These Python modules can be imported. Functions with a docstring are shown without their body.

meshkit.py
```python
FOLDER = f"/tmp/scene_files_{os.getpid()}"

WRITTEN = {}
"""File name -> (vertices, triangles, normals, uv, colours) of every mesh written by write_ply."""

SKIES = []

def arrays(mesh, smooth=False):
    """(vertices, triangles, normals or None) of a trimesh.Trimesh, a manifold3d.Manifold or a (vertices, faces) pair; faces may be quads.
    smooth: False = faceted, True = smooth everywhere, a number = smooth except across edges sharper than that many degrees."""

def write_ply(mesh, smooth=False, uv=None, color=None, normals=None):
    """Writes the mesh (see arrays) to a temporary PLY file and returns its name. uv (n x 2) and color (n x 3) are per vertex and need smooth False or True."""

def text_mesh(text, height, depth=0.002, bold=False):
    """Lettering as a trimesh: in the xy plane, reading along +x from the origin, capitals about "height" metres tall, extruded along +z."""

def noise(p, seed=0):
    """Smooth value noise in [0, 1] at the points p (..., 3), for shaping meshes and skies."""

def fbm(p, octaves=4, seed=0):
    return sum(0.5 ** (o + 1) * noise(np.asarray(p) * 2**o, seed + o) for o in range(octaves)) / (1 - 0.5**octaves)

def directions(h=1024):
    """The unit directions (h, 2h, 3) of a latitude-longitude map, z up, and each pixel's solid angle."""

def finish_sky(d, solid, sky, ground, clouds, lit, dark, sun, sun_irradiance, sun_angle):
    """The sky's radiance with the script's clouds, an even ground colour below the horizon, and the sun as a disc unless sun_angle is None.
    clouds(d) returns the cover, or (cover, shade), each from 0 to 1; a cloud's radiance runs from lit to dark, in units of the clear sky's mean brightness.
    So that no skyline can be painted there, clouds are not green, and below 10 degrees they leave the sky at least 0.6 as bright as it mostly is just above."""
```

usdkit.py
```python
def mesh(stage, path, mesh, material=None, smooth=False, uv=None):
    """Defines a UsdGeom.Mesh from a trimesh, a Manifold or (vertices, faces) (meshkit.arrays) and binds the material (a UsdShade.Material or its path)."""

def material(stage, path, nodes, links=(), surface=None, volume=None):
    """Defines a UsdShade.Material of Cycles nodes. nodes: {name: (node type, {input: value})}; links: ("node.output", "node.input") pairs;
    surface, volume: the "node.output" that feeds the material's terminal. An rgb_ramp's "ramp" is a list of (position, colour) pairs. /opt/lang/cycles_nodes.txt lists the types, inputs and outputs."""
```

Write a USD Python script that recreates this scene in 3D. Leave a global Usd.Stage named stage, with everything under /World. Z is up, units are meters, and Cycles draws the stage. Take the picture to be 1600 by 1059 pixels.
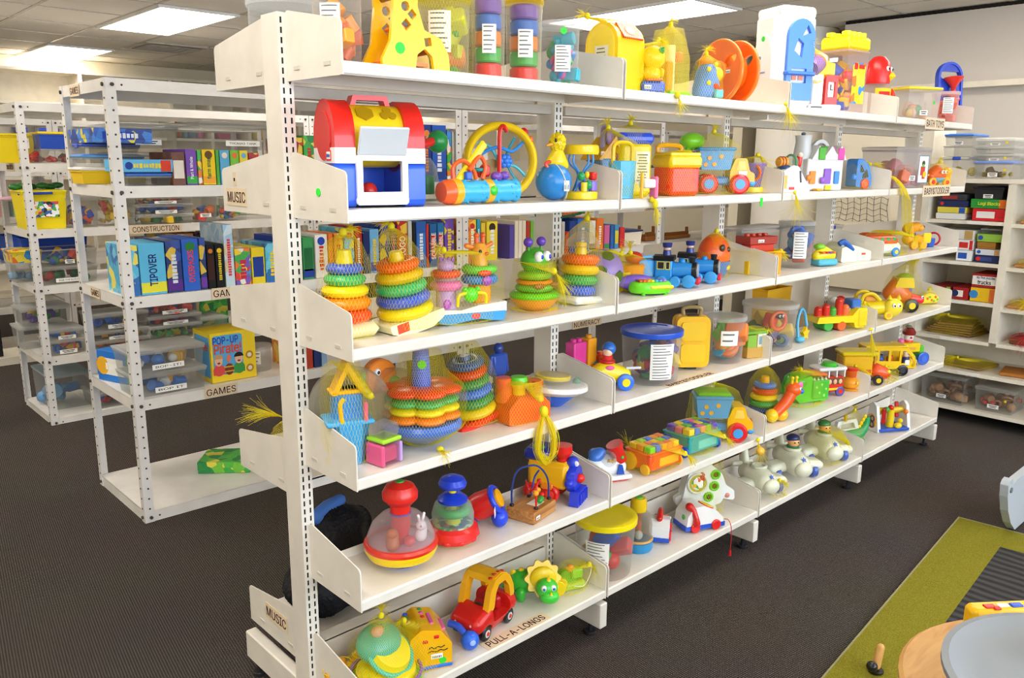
import math, random
import numpy as np, trimesh
from trimesh.creation import extrude_polygon, icosphere, cylinder, box as tbox, revolve
from shapely.geometry import Polygon, Point, box as sbox
from shapely import affinity
from pxr import Usd, UsdGeom, UsdLux, UsdShade, Gf, Sdf, Vt
import usdkit, meshkit

stage = Usd.Stage.CreateInMemory()
UsdGeom.SetStageUpAxis(stage, UsdGeom.Tokens.z); UsdGeom.SetStageMetersPerUnit(stage, 1.0)
UsdGeom.Xform.Define(stage, '/World'); UsdGeom.Scope.Define(stage, '/World/Looks')

# ------------------------------------------------------------------ camera
CAM = np.array([-0.937, -1.519, 1.478]); YAW, PITCH, ROLL = np.radians([46.929, 12.088, 0.389])
EXPOSURE = 0.28
cam = UsdGeom.Camera.Define(stage, '/World/camera')
cam.CreateHorizontalApertureAttr(36.0); cam.CreateFocalLengthAttr(36.0 * 1283.45 / 1600)
fw = np.array([np.cos(YAW) * np.cos(PITCH), np.sin(YAW) * np.cos(PITCH), -np.sin(PITCH)])
rt = np.cross(fw, [0, 0, 1]); rt /= np.linalg.norm(rt); up = np.cross(rt, fw)
r2 = np.cos(ROLL) * rt + np.sin(ROLL) * up; u2 = -np.sin(ROLL) * rt + np.cos(ROLL) * up
cam.AddTransformOp().Set(Gf.Matrix4d(*r2, 0, *u2, 0, *(-fw), 0, *CAM, 1))
cam.CreateExposureAttr(EXPOSURE)
# ------------------------------------------------------------------ light: ceiling panels (built below) and daylight through the south window
PANEL = 9.0                       # radiance of the ceiling panels
PANEL_COL = (1.0, 0.925, 0.82)
DAY = 6.5                         # daylight entering at the window wall behind the camera
day = UsdLux.RectLight.Define(stage, '/World/window_daylight')
day.CreateWidthAttr(7.0); day.CreateHeightAttr(1.5); day.CreateIntensityAttr(DAY); day.CreateColorAttr(Gf.Vec3f(0.74, 0.86, 1.0))
day.AddTranslateOp().Set(Gf.Vec3d(0.8, -4.95, 1.65)); day.AddRotateXYZOp().Set(Gf.Vec3f(90, 0, 0))   # shines towards +y
dome = UsdLux.DomeLight.Define(stage, '/World/sky'); dome.CreateIntensityAttr(0.25); dome.CreateColorAttr(Gf.Vec3f(0.8, 0.88, 1.0))

# ------------------------------------------------------------------ materials
def lin(h):
    c = [int(h[i:i + 2], 16) / 255 for i in (0, 2, 4)]
    return tuple(x / 12.92 if x <= .04045 else ((x + .055) / 1.055) ** 2.4 for x in c)
MATS = {}
def reg(name, nodes, links, surface):
    MATS[name] = usdkit.material(stage, '/World/Looks/' + name, nodes, links, surface=surface); return MATS[name]
def M(key):
    """'rrggbb' glossy plastic; 'm:rrggbb' matt card or cloth; 'c:rrggbb' clear coloured plastic; 'f:' frosted; or a registered name."""
    if key in MATS: return MATS[key]
    kind, h = key.split(':') if ':' in key else ('p', key)
    name = {'p': 'plastic', 'm': 'matt', 'c': 'clear', 'f': 'frosted', 's': 'steel'}[kind] + '_' + h
    if kind == 'p':
        n = {'p': ('principled_bsdf', {'base_color': lin(h), 'roughness': .28, 'specular_ior_level': .5})}
        m = usdkit.material(stage, '/World/Looks/' + name, n, [], surface='p.BSDF')
    elif kind == 's':
        n = {'tc': ('geometry', {}), 'n': ('noise_texture', {'scale': 9, 'detail': 6}), 'r': ('rgb_ramp', {'ramp': [(0.25, tuple(x * .88 for x in lin(h))), (.6, lin(h))]}),
             'p': ('principled_bsdf', {'roughness': .34})}
        m = usdkit.material(stage, '/World/Looks/' + name, n, [('tc.position', 'n.vector'), ('n.fac', 'r.fac'), ('r.color', 'p.base_color')], surface='p.BSDF')
    elif kind == 'm':
        n = {'p': ('principled_bsdf', {'base_color': lin(h), 'roughness': .6, 'specular_ior_level': .3})}
        m = usdkit.material(stage, '/World/Looks/' + name, n, [], surface='p.BSDF')
    else:
        lo, hi = ((.09, .5) if kind == 'c' else (.30, .65))
        n = {'t': ('transparent_bsdf', {'color': tuple(.55 + .45 * x for x in lin(h)) if kind == 'c' else (.97, .97, .97)}), 'tr': ('translucent_bsdf', {'color': lin(h)}), 'y': ('mix_closure', {'fac': .45}), 'p': ('principled_bsdf', {'base_color': lin(h), 'roughness': .12 if kind == 'c' else .3}),
             'lw': ('layer_weight', {'blend': .35}), 'mr': ('map_range', {'from_min': 0., 'from_max': 1., 'to_min': lo, 'to_max': hi, 'clamp': True}), 'x': ('mix_closure', {})}
        m = usdkit.material(stage, '/World/Looks/' + name, n, [('lw.facing', 'mr.value'), ('mr.result', 'x.fac'), ('t.BSDF', 'x.closure1'), ('p.BSDF', 'y.closure1'), ('tr.BSDF', 'y.closure2'), ('y.closure', 'x.closure2')], surface='x.closure')
    MATS[key] = m
    return m
def art(name, cols, scale=26., base=None):
    """printed box art: patches of the palette in object space."""
    k = len(cols)
    ramp = [((i + .001) / k, lin(c)) for i, c in enumerate(cols)]
    n = {'tc': ('texture_coordinate', {}), 'v': ('voronoi_texture', {'scale': float(scale), 'randomness': .9}), 's': ('separate_color', {}),
         'r': ('rgb_ramp', {'ramp': ramp, 'interpolate': False}), 'n': ('noise_texture', {'scale': 3.2 * scale, 'detail': 3}),
         'mx': ('mix', {'mix_type': 'overlay', 'fac': .35}), 'p': ('principled_bsdf', {'roughness': .32})}
    reg(name, n, [('tc.object', 'v.vector'), ('tc.object', 'n.vector'), ('v.color', 's.color'), ('s.r', 'r.fac'), ('r.color', 'mx.color1'), ('n.color', 'mx.color2'), ('mx.color', 'p.base_color')], 'p.BSDF')
reg('vcol', {'a': ('attribute', {'attribute': 'col'}), 'p': ('principled_bsdf', {'roughness': .35})}, [('a.color', 'p.base_color')], 'p.BSDF')
art('art_blue', ['2a5fc0', '2a6fd0', '3b86dc', '1f3f96', '2f75cf', 'e8d23c'])
art('art_teal', ['5cbfe0', '49b0d8', '3e9ed0', 'f0e060', '6fcbe6', '2b6fb8'])
art('art_red', ['b3211f', 'c92a26', 'd8442e', 'e8c23c', '8e1718', 'c92a26'])
art('art_navy', ['1c2f6e', '223a86', '17264f', '2a4ba0', 'd8b83c', '1c2f6e'])
art('art_yellow', ['f2d21e', 'eec812', 'f4dc40', 'e6782a', 'f2d21e', '3a8ed0'])
art('art_green', ['3fae4a', '58bf4c', '7ac943', '2a8f48', '3fae4a', 'e8dc50'])
art('art_multi', ['e23b30', 'f2cf2a', '3a8fe0', '45b04e', 'e87f2a', 'f0ece0', '7a55b8'], 34.)
art('art_pale', ['c9dde8', 'b5d2e6', 'e6ecee', '9fc4df', 'd9c9a6', 'c9dde8'])
art('art_black', ['15151a', '1d1d22', '101014', '2a2a30', '15151a', 'c8a030'])
art('art_brown', ['6b3b22', '5c321c', '74432a', '6b3b22'])
art('art_purple', ['6f4aa8', '7d56b6', '5d3a94', '6f4aa8', 'e8d23c'])
art('art_orange', ['ee8a22', 'f09a2e', 'e8761a', 'f6cf3a', 'ee8a22', 'd8442e'])
art('print_busy', ['ffffff', 'f2cf2a', '2a5fc0', 'e23b30', 'ffffff', '45b04e', '1a1a1a'], 60.)
STEEL, CREAM = 's:e9e2d6', 's:efe6d3'

# ------------------------------------------------------------------ shapes (each returns a trimesh, in the thing's own units)
def mv(m, x=0, y=0, z=0): m = m.copy(); m.apply_translation((x, y, z)); return m
def ro(m, ax, deg, at=(0, 0, 0)):
    m = m.copy(); m.apply_transform(trimesh.transformations.rotation_matrix(math.radians(deg), {'x': (1, 0, 0), 'y': (0, 1, 0), 'z': (0, 0, 1)}[ax], at)); return m
def sc(m, x=1, y=1, z=1): m = m.copy(); m.apply_scale((x, y, z)); return m
def B(w, d, h, x=0, y=0, z=0, r=0.):
    """box standing on z, centred on x, y; r bevels its edges"""
    if r <= 0: m = tbox((w, d, h))
    else:
        r = min(r, .49 * min(w, d, h)); k = r * .42
        p = []
        for sx in (-1, 1):
            for sy in (-1, 1):
                for sz in (-1, 1):
                    for a, b, c in ((0, r, r), (r, 0, r), (r, r, 0), (k, k, r), (k, r, k), (r, k, k)):
                        p.append((sx * (w / 2 - a), sy * (d / 2 - b), sz * (h / 2 - c)))
        m = trimesh.convex.convex_hull(np.array(p))
    m.apply_translation((x, y, z + h / 2)); return m
def C(r, h, x=0, y=0, z=0, ax='z', r2=None, n=24):
    """cylinder or frustum; upright from z, or centred on an x or y axis at height z"""
    r2 = r if r2 is None else r2
    e = min(.12 * min(r, r2, h) if min(r, r2) > 0 else 0, .5)
    pr = [(0, 0), (r - e, 0), (r, e), (r2, h - e), (max(r2 - e, 0), h), (0, h)]
    m = revolve(np.array(pr), sections=n)
    if ax == 'z': m.apply_translation((x, y, z)); return m
    m.apply_translation((0, 0, -h / 2)); m = ro(m, 'y' if ax == 'x' else 'x', 90); return mv(m, x, y, z)
def S(rx, ry=None, rz=None, x=0, y=0, z=0, n=2):
    """ellipsoid centred at x, y, z"""
    m = icosphere(n, 1.); m.apply_scale((rx, ry or rx, rz or ry or rx)); m.apply_translation((x, y, z)); return m
def L(pr, x=0, y=0, z=0, n=28, ax='z'):
    """turned profile of (r, z)"""
    m = revolve(np.array(pr, float), sections=n)
    if ax != 'z': m = ro(m, 'y' if ax == 'x' else 'x', 90)
    return mv(m, x, y, z)
def TO(R, r, x=0, y=0, z=0, fl=1., n=28, k=12, ax='z'):
    """ring lying flat, centred at z; fl flattens its section"""
    a = np.linspace(0, 2 * np.pi, k + 1)
    return L([(R + r * np.cos(t), fl * r * np.sin(t)) for t in a], x, y, z, n, ax)
def spl(pts, n=8):
    p = np.array(pts, float)
    if len(p) < 3: return p
    q = np.vstack([2 * p[0] - p[1], p, 2 * p[-1] - p[-2]]); out = []
    for i in range(1, len(q) - 2):
        for t in np.linspace(0, 1, n, endpoint=False):
            a, b, c, d = q[i - 1:i + 3]
            out.append(.5 * (2 * b + (c - a) * t + (2 * a - 5 * b + 4 * c - d) * t * t + (3 * b - a - 3 * c + d) * t ** 3))
    return np.array(out + [p[-1]])
def TU(pts, r, k=8, n=7, smooth=True, r2=None):
    """bent rod through the points"""
    p = spl(pts, n) if smooth else np.array(pts, float)
    t = np.gradient(p, axis=0); t /= np.linalg.norm(t, axis=1, keepdims=True) + 1e-9
    ref = np.array([0, 0, 1.]) if abs(t[0][2]) < .9 else np.array([1., 0, 0])
    u = np.cross(t[0], ref); u /= np.linalg.norm(u); V = []
    rr = np.linspace(r, r if r2 is None else r2, len(p))
    for i in range(len(p)):
        u = u - t[i] * (u @ t[i]); u /= np.linalg.norm(u) + 1e-9; w = np.cross(t[i], u)
        for j in range(k):
            a = 2 * np.pi * j / k; V.append(p[i] + rr[i] * (np.cos(a) * u + np.sin(a) * w))
    F = []
    for i in range(len(p) - 1):
        for j in range(k):
            a, b = i * k + j, i * k + (j + 1) % k; F += [(a, b, b + k), (a, b + k, a + k)]
    V += [p[0], p[-1]]; e = len(V)
    for j in range(k):
        F += [(e - 2, (j + 1) % k, j), (e - 1, (len(p) - 1) * k + j, (len(p) - 1) * k + (j + 1) % k)]
    return trimesh.Trimesh(V, F, process=False)
def EX(pts, t, x=0, y=0, z=0, holes=(), rd=0, face='y'):
    """outline in x,z (face 'y': looks towards -y) or y,z (face 'x') or x,y (face 'z'), t thick, centred on its thickness; rd rounds corners"""
    p = pts if hasattr(pts, 'buffer') else Polygon(pts)
    if rd: p = p.buffer(-rd).buffer(rd * 2, quad_segs=4).buffer(-rd, quad_segs=4)
    for h in holes: p = p.difference(h if hasattr(h, 'buffer') else Polygon(h))
    p = p if p.is_valid else p.buffer(0)
    m = cat([extrude_polygon(q, t, engine='earcut') for q in getattr(p, 'geoms', [p])])
    m.apply_translation((0, 0, -t / 2))
    if face == 'y': m = ro(m, 'x', 90)
    elif face == 'x': m = ro(ro(m, 'x', 90), 'z', -90)
    return mv(m, x, y, z)
def circ(x, y, r): return Point(x, y).buffer(r, quad_segs=6)
def H(*balls, n=1):
    """hull of balls (x, y, z, r)"""
    s = icosphere(n, 1.).vertices
    return trimesh.convex.convex_hull(np.vstack([s * b[3] + np.array(b[:3]) for b in balls]))
def TX(text, h, x=0, y=0, z=0, face='y', up=False, d=.1, bold=False, mid=True, w=None):
    """lettering h high, on a face that looks towards -y ('y'), -x ('x') or up ('z'); up: reads upwards; w: squeezed to this length"""
    m = meshkit.text_mesh(text, h, d, bold)
    if mid: c = m.bounds.mean(0); m.apply_translation((-c[0], -c[1], 0))
    if w: m.apply_scale((w / np.ptp(m.vertices[:, 0]), 1, 1))
    if up: m = ro(m, 'z', 90)
    if face in 'xy': m = ro(m, 'x', 90)
    if face == 'x': m = ro(m, 'z', -90)
    return mv(m, x, y, z)
def arcp(R, a0, a1, z0, z1, t=.06, x=0, y=0, R2=None, n=10):
    """curved sheet on a round wall, angles in degrees"""
    a = np.radians(np.linspace(a0, a1, n)); V, F = [], []
    R2 = R if R2 is None else R2
    for q in (0, t):
        for zz, r in ((z0, R), (z1, R2)):
            for k in a: V.append((x + (r + q) * np.cos(k), y + (r + q) * np.sin(k), zz))
    def quad(i, j, k, l): F.extend([(i, j, k), (i, k, l)])
    for i in range(n - 1):
        quad(2 * n + i, 2 * n + i + 1, 3 * n + i + 1, 3 * n + i); quad(i + 1, i, n + i, n + i + 1)
        quad(n + i, 3 * n + i, 3 * n + i + 1, n + i + 1); quad(2 * n + i, i, i + 1, 2 * n + i + 1)
    return trimesh.Trimesh(V, F, process=False)
def cat(ms): return ms[0] if len(ms) == 1 else trimesh.util.concatenate(list(ms))

# ------------------------------------------------------------------ things and parts
USED = {}
SPLIT = set('wing side_wall ear stud horn roof foot arm window paw post passenger red_peg green_bead amber_bead blue_seat side_panel ramp spine back_plate red_piece orange_spot wheel_set red_eye clip inside red_button light_spots key pink_key pompom gable door feeler purple_knob yellow_band teeth roof_dots balls star lime_window patch cheek'.split())
GROUPS = {'cantilever_shelf': 'white shelves of the tall shelving', 'shelving_upright': 'uprights of the tall shelving', 'base_rail': 'base rails of the tall shelving', 'net_bag': 'yellow net bags', 'net_tail': 'tied net tails hanging off the shelves', 'storage_box': 'clear storage boxes', 'toy_pieces': 'loose pieces in the tubs', 'puzzle_board': 'wooden puzzle boards on the right shelving', 'ring_stacker': 'ring stackers', 'spinning_toy': 'domed spinning tops', 'toy_aeroplane': 'cream toy aeroplanes', 'stacking_cup': 'stacking cups in the clear canisters', 'plastic_tub': 'round clear tubs', 'game_box': 'game boxes on the shelves', 'folded_costume': 'cloth bundles in the far pigeonholes', 'brick_cart': 'brick carts', 'toy_bus': 'toy buses', 'toy_train': 'blue toy engines', 'toy_truck': 'tipper trucks', 'wooden_toy': 'wooden toys on the dim shelf', 'angle_shelving': 'angle-steel shelving units'}
def numbered(parent, name):
    k = (parent, name); USED[k] = USED.get(k, -1) + 1
    return f'{parent}/{name}' + (f'_{USED[k]:03d}' if USED[k] else '')
def keys(prim, **kw):
    for k, v in kw.items():
        if v: prim.SetCustomDataByKey(k, v)
class T:
    """one thing: an Xform at its base; parts are given in units of s metres"""
    def __init__(self, name, label, cat_, pos=(0, 0, 0), rz=0, s=.01, group=None, kind=None, rx=0, ry=0):
        self.path = numbered('/World', name); self.s = s
        x = UsdGeom.Xform.Define(stage, self.path); self.prim = x.GetPrim()
        x.AddTranslateOp().Set(Gf.Vec3d(*map(float, pos)))
        if rx or ry or rz: x.AddRotateXYZOp().Set(Gf.Vec3f(rx, ry, rz))
        keys(self.prim, label=label, category=cat_, group=group or GROUPS.get(name), kind=kind)
    def p(self, name, mat, *meshes, parent=None, label=None, kind=None, smooth=35):
        if name in SPLIT and len(meshes) > 1:
            return [self.p(name, mat, m, parent=parent, label=label, kind=kind, smooth=smooth) for m in meshes][0]
        m = cat(meshes); path = numbered(parent or self.path, name)
        m = trimesh.Trimesh(m.vertices * self.s, m.faces, process=False)
        u = usdkit.mesh(stage, path, m, M(mat), smooth=smooth)
        keys(u.GetPrim(), label=label, kind=kind)
        return path
def one(name, label, cat_, mat, *meshes, pos=(0, 0, 0), kind=None, group=None, smooth=35, s=1.):
    """a thing (or stuff, or a piece of the setting) that is a single mesh"""
    path = numbered('/World', name); m = cat(meshes)
    m = trimesh.Trimesh(m.vertices * s, m.faces, process=False)
    u = usdkit.mesh(stage, path, m, M(mat), smooth=smooth)
    u.AddTranslateOp().Set(Gf.Vec3d(*map(float, pos)))
    keys(u.GetPrim(), label=label, category=cat_, kind=kind, group=group or GROUPS.get(name))
    return path
def pieces(label, pos, region, n, cols, size, seed, kind_='toy_pieces', round_=True, path=None):
    """loose coloured pieces in a tub: one object of stuff with a colour per piece. region (rx, ry, h) in cm"""
    g = random.Random(seed); V, F, K, k = [], [], [], 0
    rx, ry, h = region
    for i in range(n):
        while True:
            a, b = g.uniform(-1, 1), g.uniform(-1, 1)
            if not round_ or a * a + b * b < 1: break
        z = g.uniform(size * .5, max(h - size * .5, size * .6)); s = size * g.uniform(.6, 1.2); kind = g.choice('bcst')
        m = {'b': lambda: B(s, s * .8, s * 1.3, r=s * .12), 'c': lambda: C(s * .5, s, n=10), 's': lambda: icosphere(1, s * .55), 't': lambda: TO(s * .5, s * .2, n=12, k=6)}[kind]()
        m.apply_transform(trimesh.transformations.euler_matrix(g.uniform(0, 3), g.uniform(0, 3), g.uniform(0, 3)))
        m.apply_translation((a * (rx - size * .8), b * (ry - size * .8), z) - m.bounds.mean(0) * [0, 0, 0])
        m.vertices[:, 2] = np.maximum(m.vertices[:, 2], .15)
        V.append(m.vertices); F.append(m.faces + k); k += len(m.vertices); K += [lin(g.choice(cols))] * len(m.vertices)
    p = numbered('/World', kind_)
    u = usdkit.mesh(stage, p, trimesh.Trimesh(np.vstack(V) * .01, np.vstack(F), process=False), M('vcol'), smooth=True)
    UsdGeom.PrimvarsAPI(u).CreatePrimvar('col', Sdf.ValueTypeNames.Color3fArray, 'vertex').Set(Vt.Vec3fArray.FromNumpy(np.array(K, np.float32)))
    u.AddTranslateOp().Set(Gf.Vec3d(*map(float, pos))); keys(u.GetPrim(), label=label, category='toy pieces', kind='stuff')
# ------------------------------------------------------------------ net bags: real strands, two crossing families over the bag's rings
def ribbons(paths, normals, w):
    V, F, k = [], [], 0
    for p, nr in zip(paths, normals):
        t = np.gradient(p, axis=0); sd = np.cross(t, nr); sd /= np.linalg.norm(sd, axis=1, keepdims=True) + 1e-9
        n = len(p); V.append(p - sd * w / 2); V.append(p + sd * w / 2)
        i = np.arange(n - 1) + k
        F.append(np.c_[i, i + 1, i + 1 + n]); F.append(np.c_[i, i + 1 + n, i + n]); k += 2 * n
    return trimesh.Trimesh(np.vstack(V), np.vstack(F), process=False)
def tuft(at, d, ln, seed, n=64, spread=.4):
    g = np.random.default_rng(seed); P, N = [], []
    d = np.array(d, float); d /= np.linalg.norm(d)
    for i in range(n):
        q = d + g.normal(0, spread, 3); q /= np.linalg.norm(q); l = ln * g.uniform(.6, 1.1)
        s = np.linspace(0, 1, 5)[:, None]
        P.append(np.array(at) + s * l * (d * (1 - s) + q * s) + np.c_[np.zeros(5), np.zeros(5), -.25 * l * s[:, 0] ** 2]); N.append(np.tile(g.normal(0, 1, 3), (5, 1)))
    return ribbons(P, N, .085)
def net(label, pos, prof, tail=(.2, -.2, 1), tl=5, seed=1, rz=0, mat='f:e6d72a', gap=.55, sw=.05, s=.01, name='net_bag', spread=.45, twist=1.1):
    """prof: rings (z, rx, ry, cx, cy) in cm from the bottom of the bag to its tied neck"""
    pr = np.array([(q + (0,) * (5 - len(q))) if len(q) < 5 else q for q in prof], float)
    ln = np.r_[0, np.cumsum(np.linalg.norm(np.diff(np.c_[pr[:, 0], pr[:, 1]], axis=0), axis=1))]
    tt = np.linspace(0, ln[-1], 17); rg = np.c_[[np.interp(tt, ln, pr[:, i]) for i in range(5)]].T
    peri = 2 * np.pi * max((pr[:, 1] + pr[:, 2]) / 2); n = int(np.clip(peri / gap / 1.4, 16, 90)); P, N = [], []
    g = np.random.default_rng(seed); wob = g.normal(0, .05, (17, 8))
    for sgn in (-1, 1):
        for i in range(n):
            th = 2 * np.pi * (i + .25 * sgn) / n + sgn * twist * tt / ln[-1] * 1.6
            w_ = 1 + .6 * np.array([np.interp((t_ % (2 * np.pi)) / (2 * np.pi) * 8, range(9), np.r_[wob[j], wob[j, 0]]) for j, t_ in enumerate(th)])
            c, s_ = np.cos(th), np.sin(th); q = (np.abs(c) ** 2.6 + np.abs(s_) ** 2.6) ** (-1 / 2.6) * w_
            P.append(np.c_[rg[:, 3] + rg[:, 1] * c * q, rg[:, 4] + rg[:, 2] * s_ * q, rg[:, 0]]); N.append(np.c_[c, s_, .2 + 0 * c])
    t = T(name, label, 'net bag', pos, rz, s=s)
    t.p('netting', 'net' if mat == 'f:e6d72a' else mat, ribbons(P, N, sw), smooth=False)
    k = rg[-1]
    t.p('knot', 'm:e0cf1c' if mat == 'f:e6d72a' else mat, S(.8, .8, 1., k[3], k[4], k[0] + .4, n=1))
    if tl: t.p('tied_tail', 'net' if mat == 'f:e6d72a' else mat, tuft((k[3], k[4], k[0] + .8), tail, tl, seed, spread=spread), smooth=False)
    return t
reg('net', {'d': ('principled_bsdf', {'base_color': lin('f4e41a'), 'roughness': .45}), 't': ('translucent_bsdf', {'color': lin('f6e62a')}), 'x': ('mix_closure', {'fac': .5})},
    [('d.BSDF', 'x.closure1'), ('t.BSDF', 'x.closure2')], 'x.closure')
reg('red_net', {'d': ('principled_bsdf', {'base_color': lin('d01f2c'), 'roughness': .45})}, [], 'd.BSDF')

# ------------------------------------------------------------------ tubs and boxes
def lines_arc(t, R, a0, a1, z0, z1, n, parent, R2=None):
    ms = []; g = random.Random(int(z1 * 100) + n)
    for i in range(n):
        z = z1 - (i + .7) * (z1 - z0) / (n + .4); h = (z1 - z0) / (n + .4) * .26
        ms.append(arcp(R + .07, a0 + (a1 - a0) * .1, a0 + (a1 - a0) * g.uniform(.6, .92), z, z + h, .03, n=5))
    t.p('text_lines', 'm:77756f', *ms, parent=parent)
def tub(label, pos, R, h, lid, body='c:e6e6e2', ang=None, rt_=1.06, lidh=1.6, lab=True, dot=False, name='plastic_tub', contents=None, lz=(.3, .8), cat_='tub', nlines=8, lidmat=None):
    """round lidded tub, walls with thickness"""
    t = T(name, label, cat_, pos); a = 225 if ang is None else ang
    Rt = R * rt_
    t.p('tub_wall', body, L([(0, 0), (R * .96, 0), (R, .4), (Rt, h - lidh * .6)], n=36))
    if lid:
        t.p('lid', lid, L([(0, h - .35), (Rt * .8, h - .35), (Rt * .86, h), (Rt + .35, h - .1), (Rt + .45, h - .5), (Rt + .4, h - lidh), (Rt + .12, h - lidh), (Rt + .1, h - .6), (0, h - .6)], n=36))
    if lab:
        r_ = lambda f: R + (Rt - R) * f
        q = t.p('paper_label', 'm:f4f2ec', arcp(r_(lz[0]) + .05, a - 24, a + 24, h * lz[0], h * lz[1], .05, R2=r_(lz[1]) + .05))
        lines_arc(t, r_(lz[1]) + .04, a - 24, a + 24, h * lz[0], h * lz[1], nlines, q)
    if dot: t.p('green_sticker', 'm:43e04a', ro(C(.9, .08, ax='x', x=-Rt - .1, z=h * .83), 'z', a - 180))
    if contents: pieces(contents[0], (pos[0], pos[1], pos[2] + .004), (R * .94, R * .94, h * contents[2]), contents[3], contents[1], contents[4] if len(contents) > 4 else R * .42, int(pos[0] * 1000) + 7)
    return t
def crate(label, pos, w, d, h, lid=None, body='c:dfe0dc', rz=0, name='storage_box', cat_='storage box', contents=None, tag='f', clips=None, taper=.94, lidh=1.2, tagw=None, dot=None, tagtext=None):
    """rectangular lidded box with thin walls, w x d x h cm"""
    t = T(name, label, cat_, pos, rz)
    def ring(s, z, inset=0): return [(-w / 2 * s + inset, -d / 2 * s + inset, z), (w / 2 * s - inset, -d / 2 * s + inset, z), (w / 2 * s - inset, d / 2 * s - inset, z), (-w / 2 * s + inset, d / 2 * s - inset, z)]
    hb = h - (lidh if lid else 0)
    V = ring(taper, .03) + ring(1, hb); F = [(0, 2, 1), (0, 3, 2)]
    for a in range(1):
        for i in range(4):
            j = (i + 1) % 4; p, q, r_, s_ = a * 4 + i, a * 4 + j, a * 4 + 4 + j, a * 4 + 4 + i
            F += [(p, q, r_), (p, r_, s_)]
    t.p('box_wall', body, trimesh.Trimesh(V, F, process=False), smooth=False)
    t.p('rim', body.replace('c:', 'f:'), cat([B(w + .6, .5, .7, 0, s * d / 2, hb - .7, .15) for s in (-1, 1)] + [B(.5, d + .6, .7, s * w / 2, 0, hb - .7, .15) for s in (-1, 1)]))
    if lid: t.p('lid', lid, cat([B(w + 1.2, d + 1.2, lidh, 0, 0, hb, .35), B(w - 2, d - 2, .3, 0, 0, hb + lidh - .05, .1)]))
    if clips: 
        for s in (-1, 1): t.p('clip', clips, B(w * .3, .5, 1.8, 0, s * (d / 2 + .75), hb - .7, .2))
    if tag:
        tw = tagw or w * .42; th = min(2.2, h * .34); z = hb * .26
        m = B(tw, .12, th, 0, -d / 2 - .08, z - th / 2)
        q = t.p('paper_tag', 'm:f2f0ea', m)
        if tagtext: t.p('tag_text', 'm:30302e', TX(tagtext, th * .42, 0, -d / 2 - .14, z, d=.04, w=tw * .8), parent=q)
        else: t.p('text_lines', 'm:4a4a4a', B(tw * .7, .05, th * .18, 0, -d / 2 - .16, z + th * .1), B(tw * .55, .05, th * .18, 0, -d / 2 - .16, z - th * .28), parent=q)
    if dot: t.p('round_sticker', dot, C(.7, .1, ax='y', x=w * .3, y=-d / 2 - .1, z=hb * .6))
    if contents: 
        c, s_ = math.cos(math.radians(rz)), math.sin(math.radians(rz))
        pieces(contents[0], (pos[0], pos[1], pos[2] + .004), (w / 2 * taper * .97, d / 2 * taper * .97, hb * contents[2]), contents[3], contents[1], contents[4] if len(contents) > 4 else min(w, d) * .2, int(pos[0] * 1000 + pos[2] * 77) + 3, round_=False)
    return t
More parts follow.
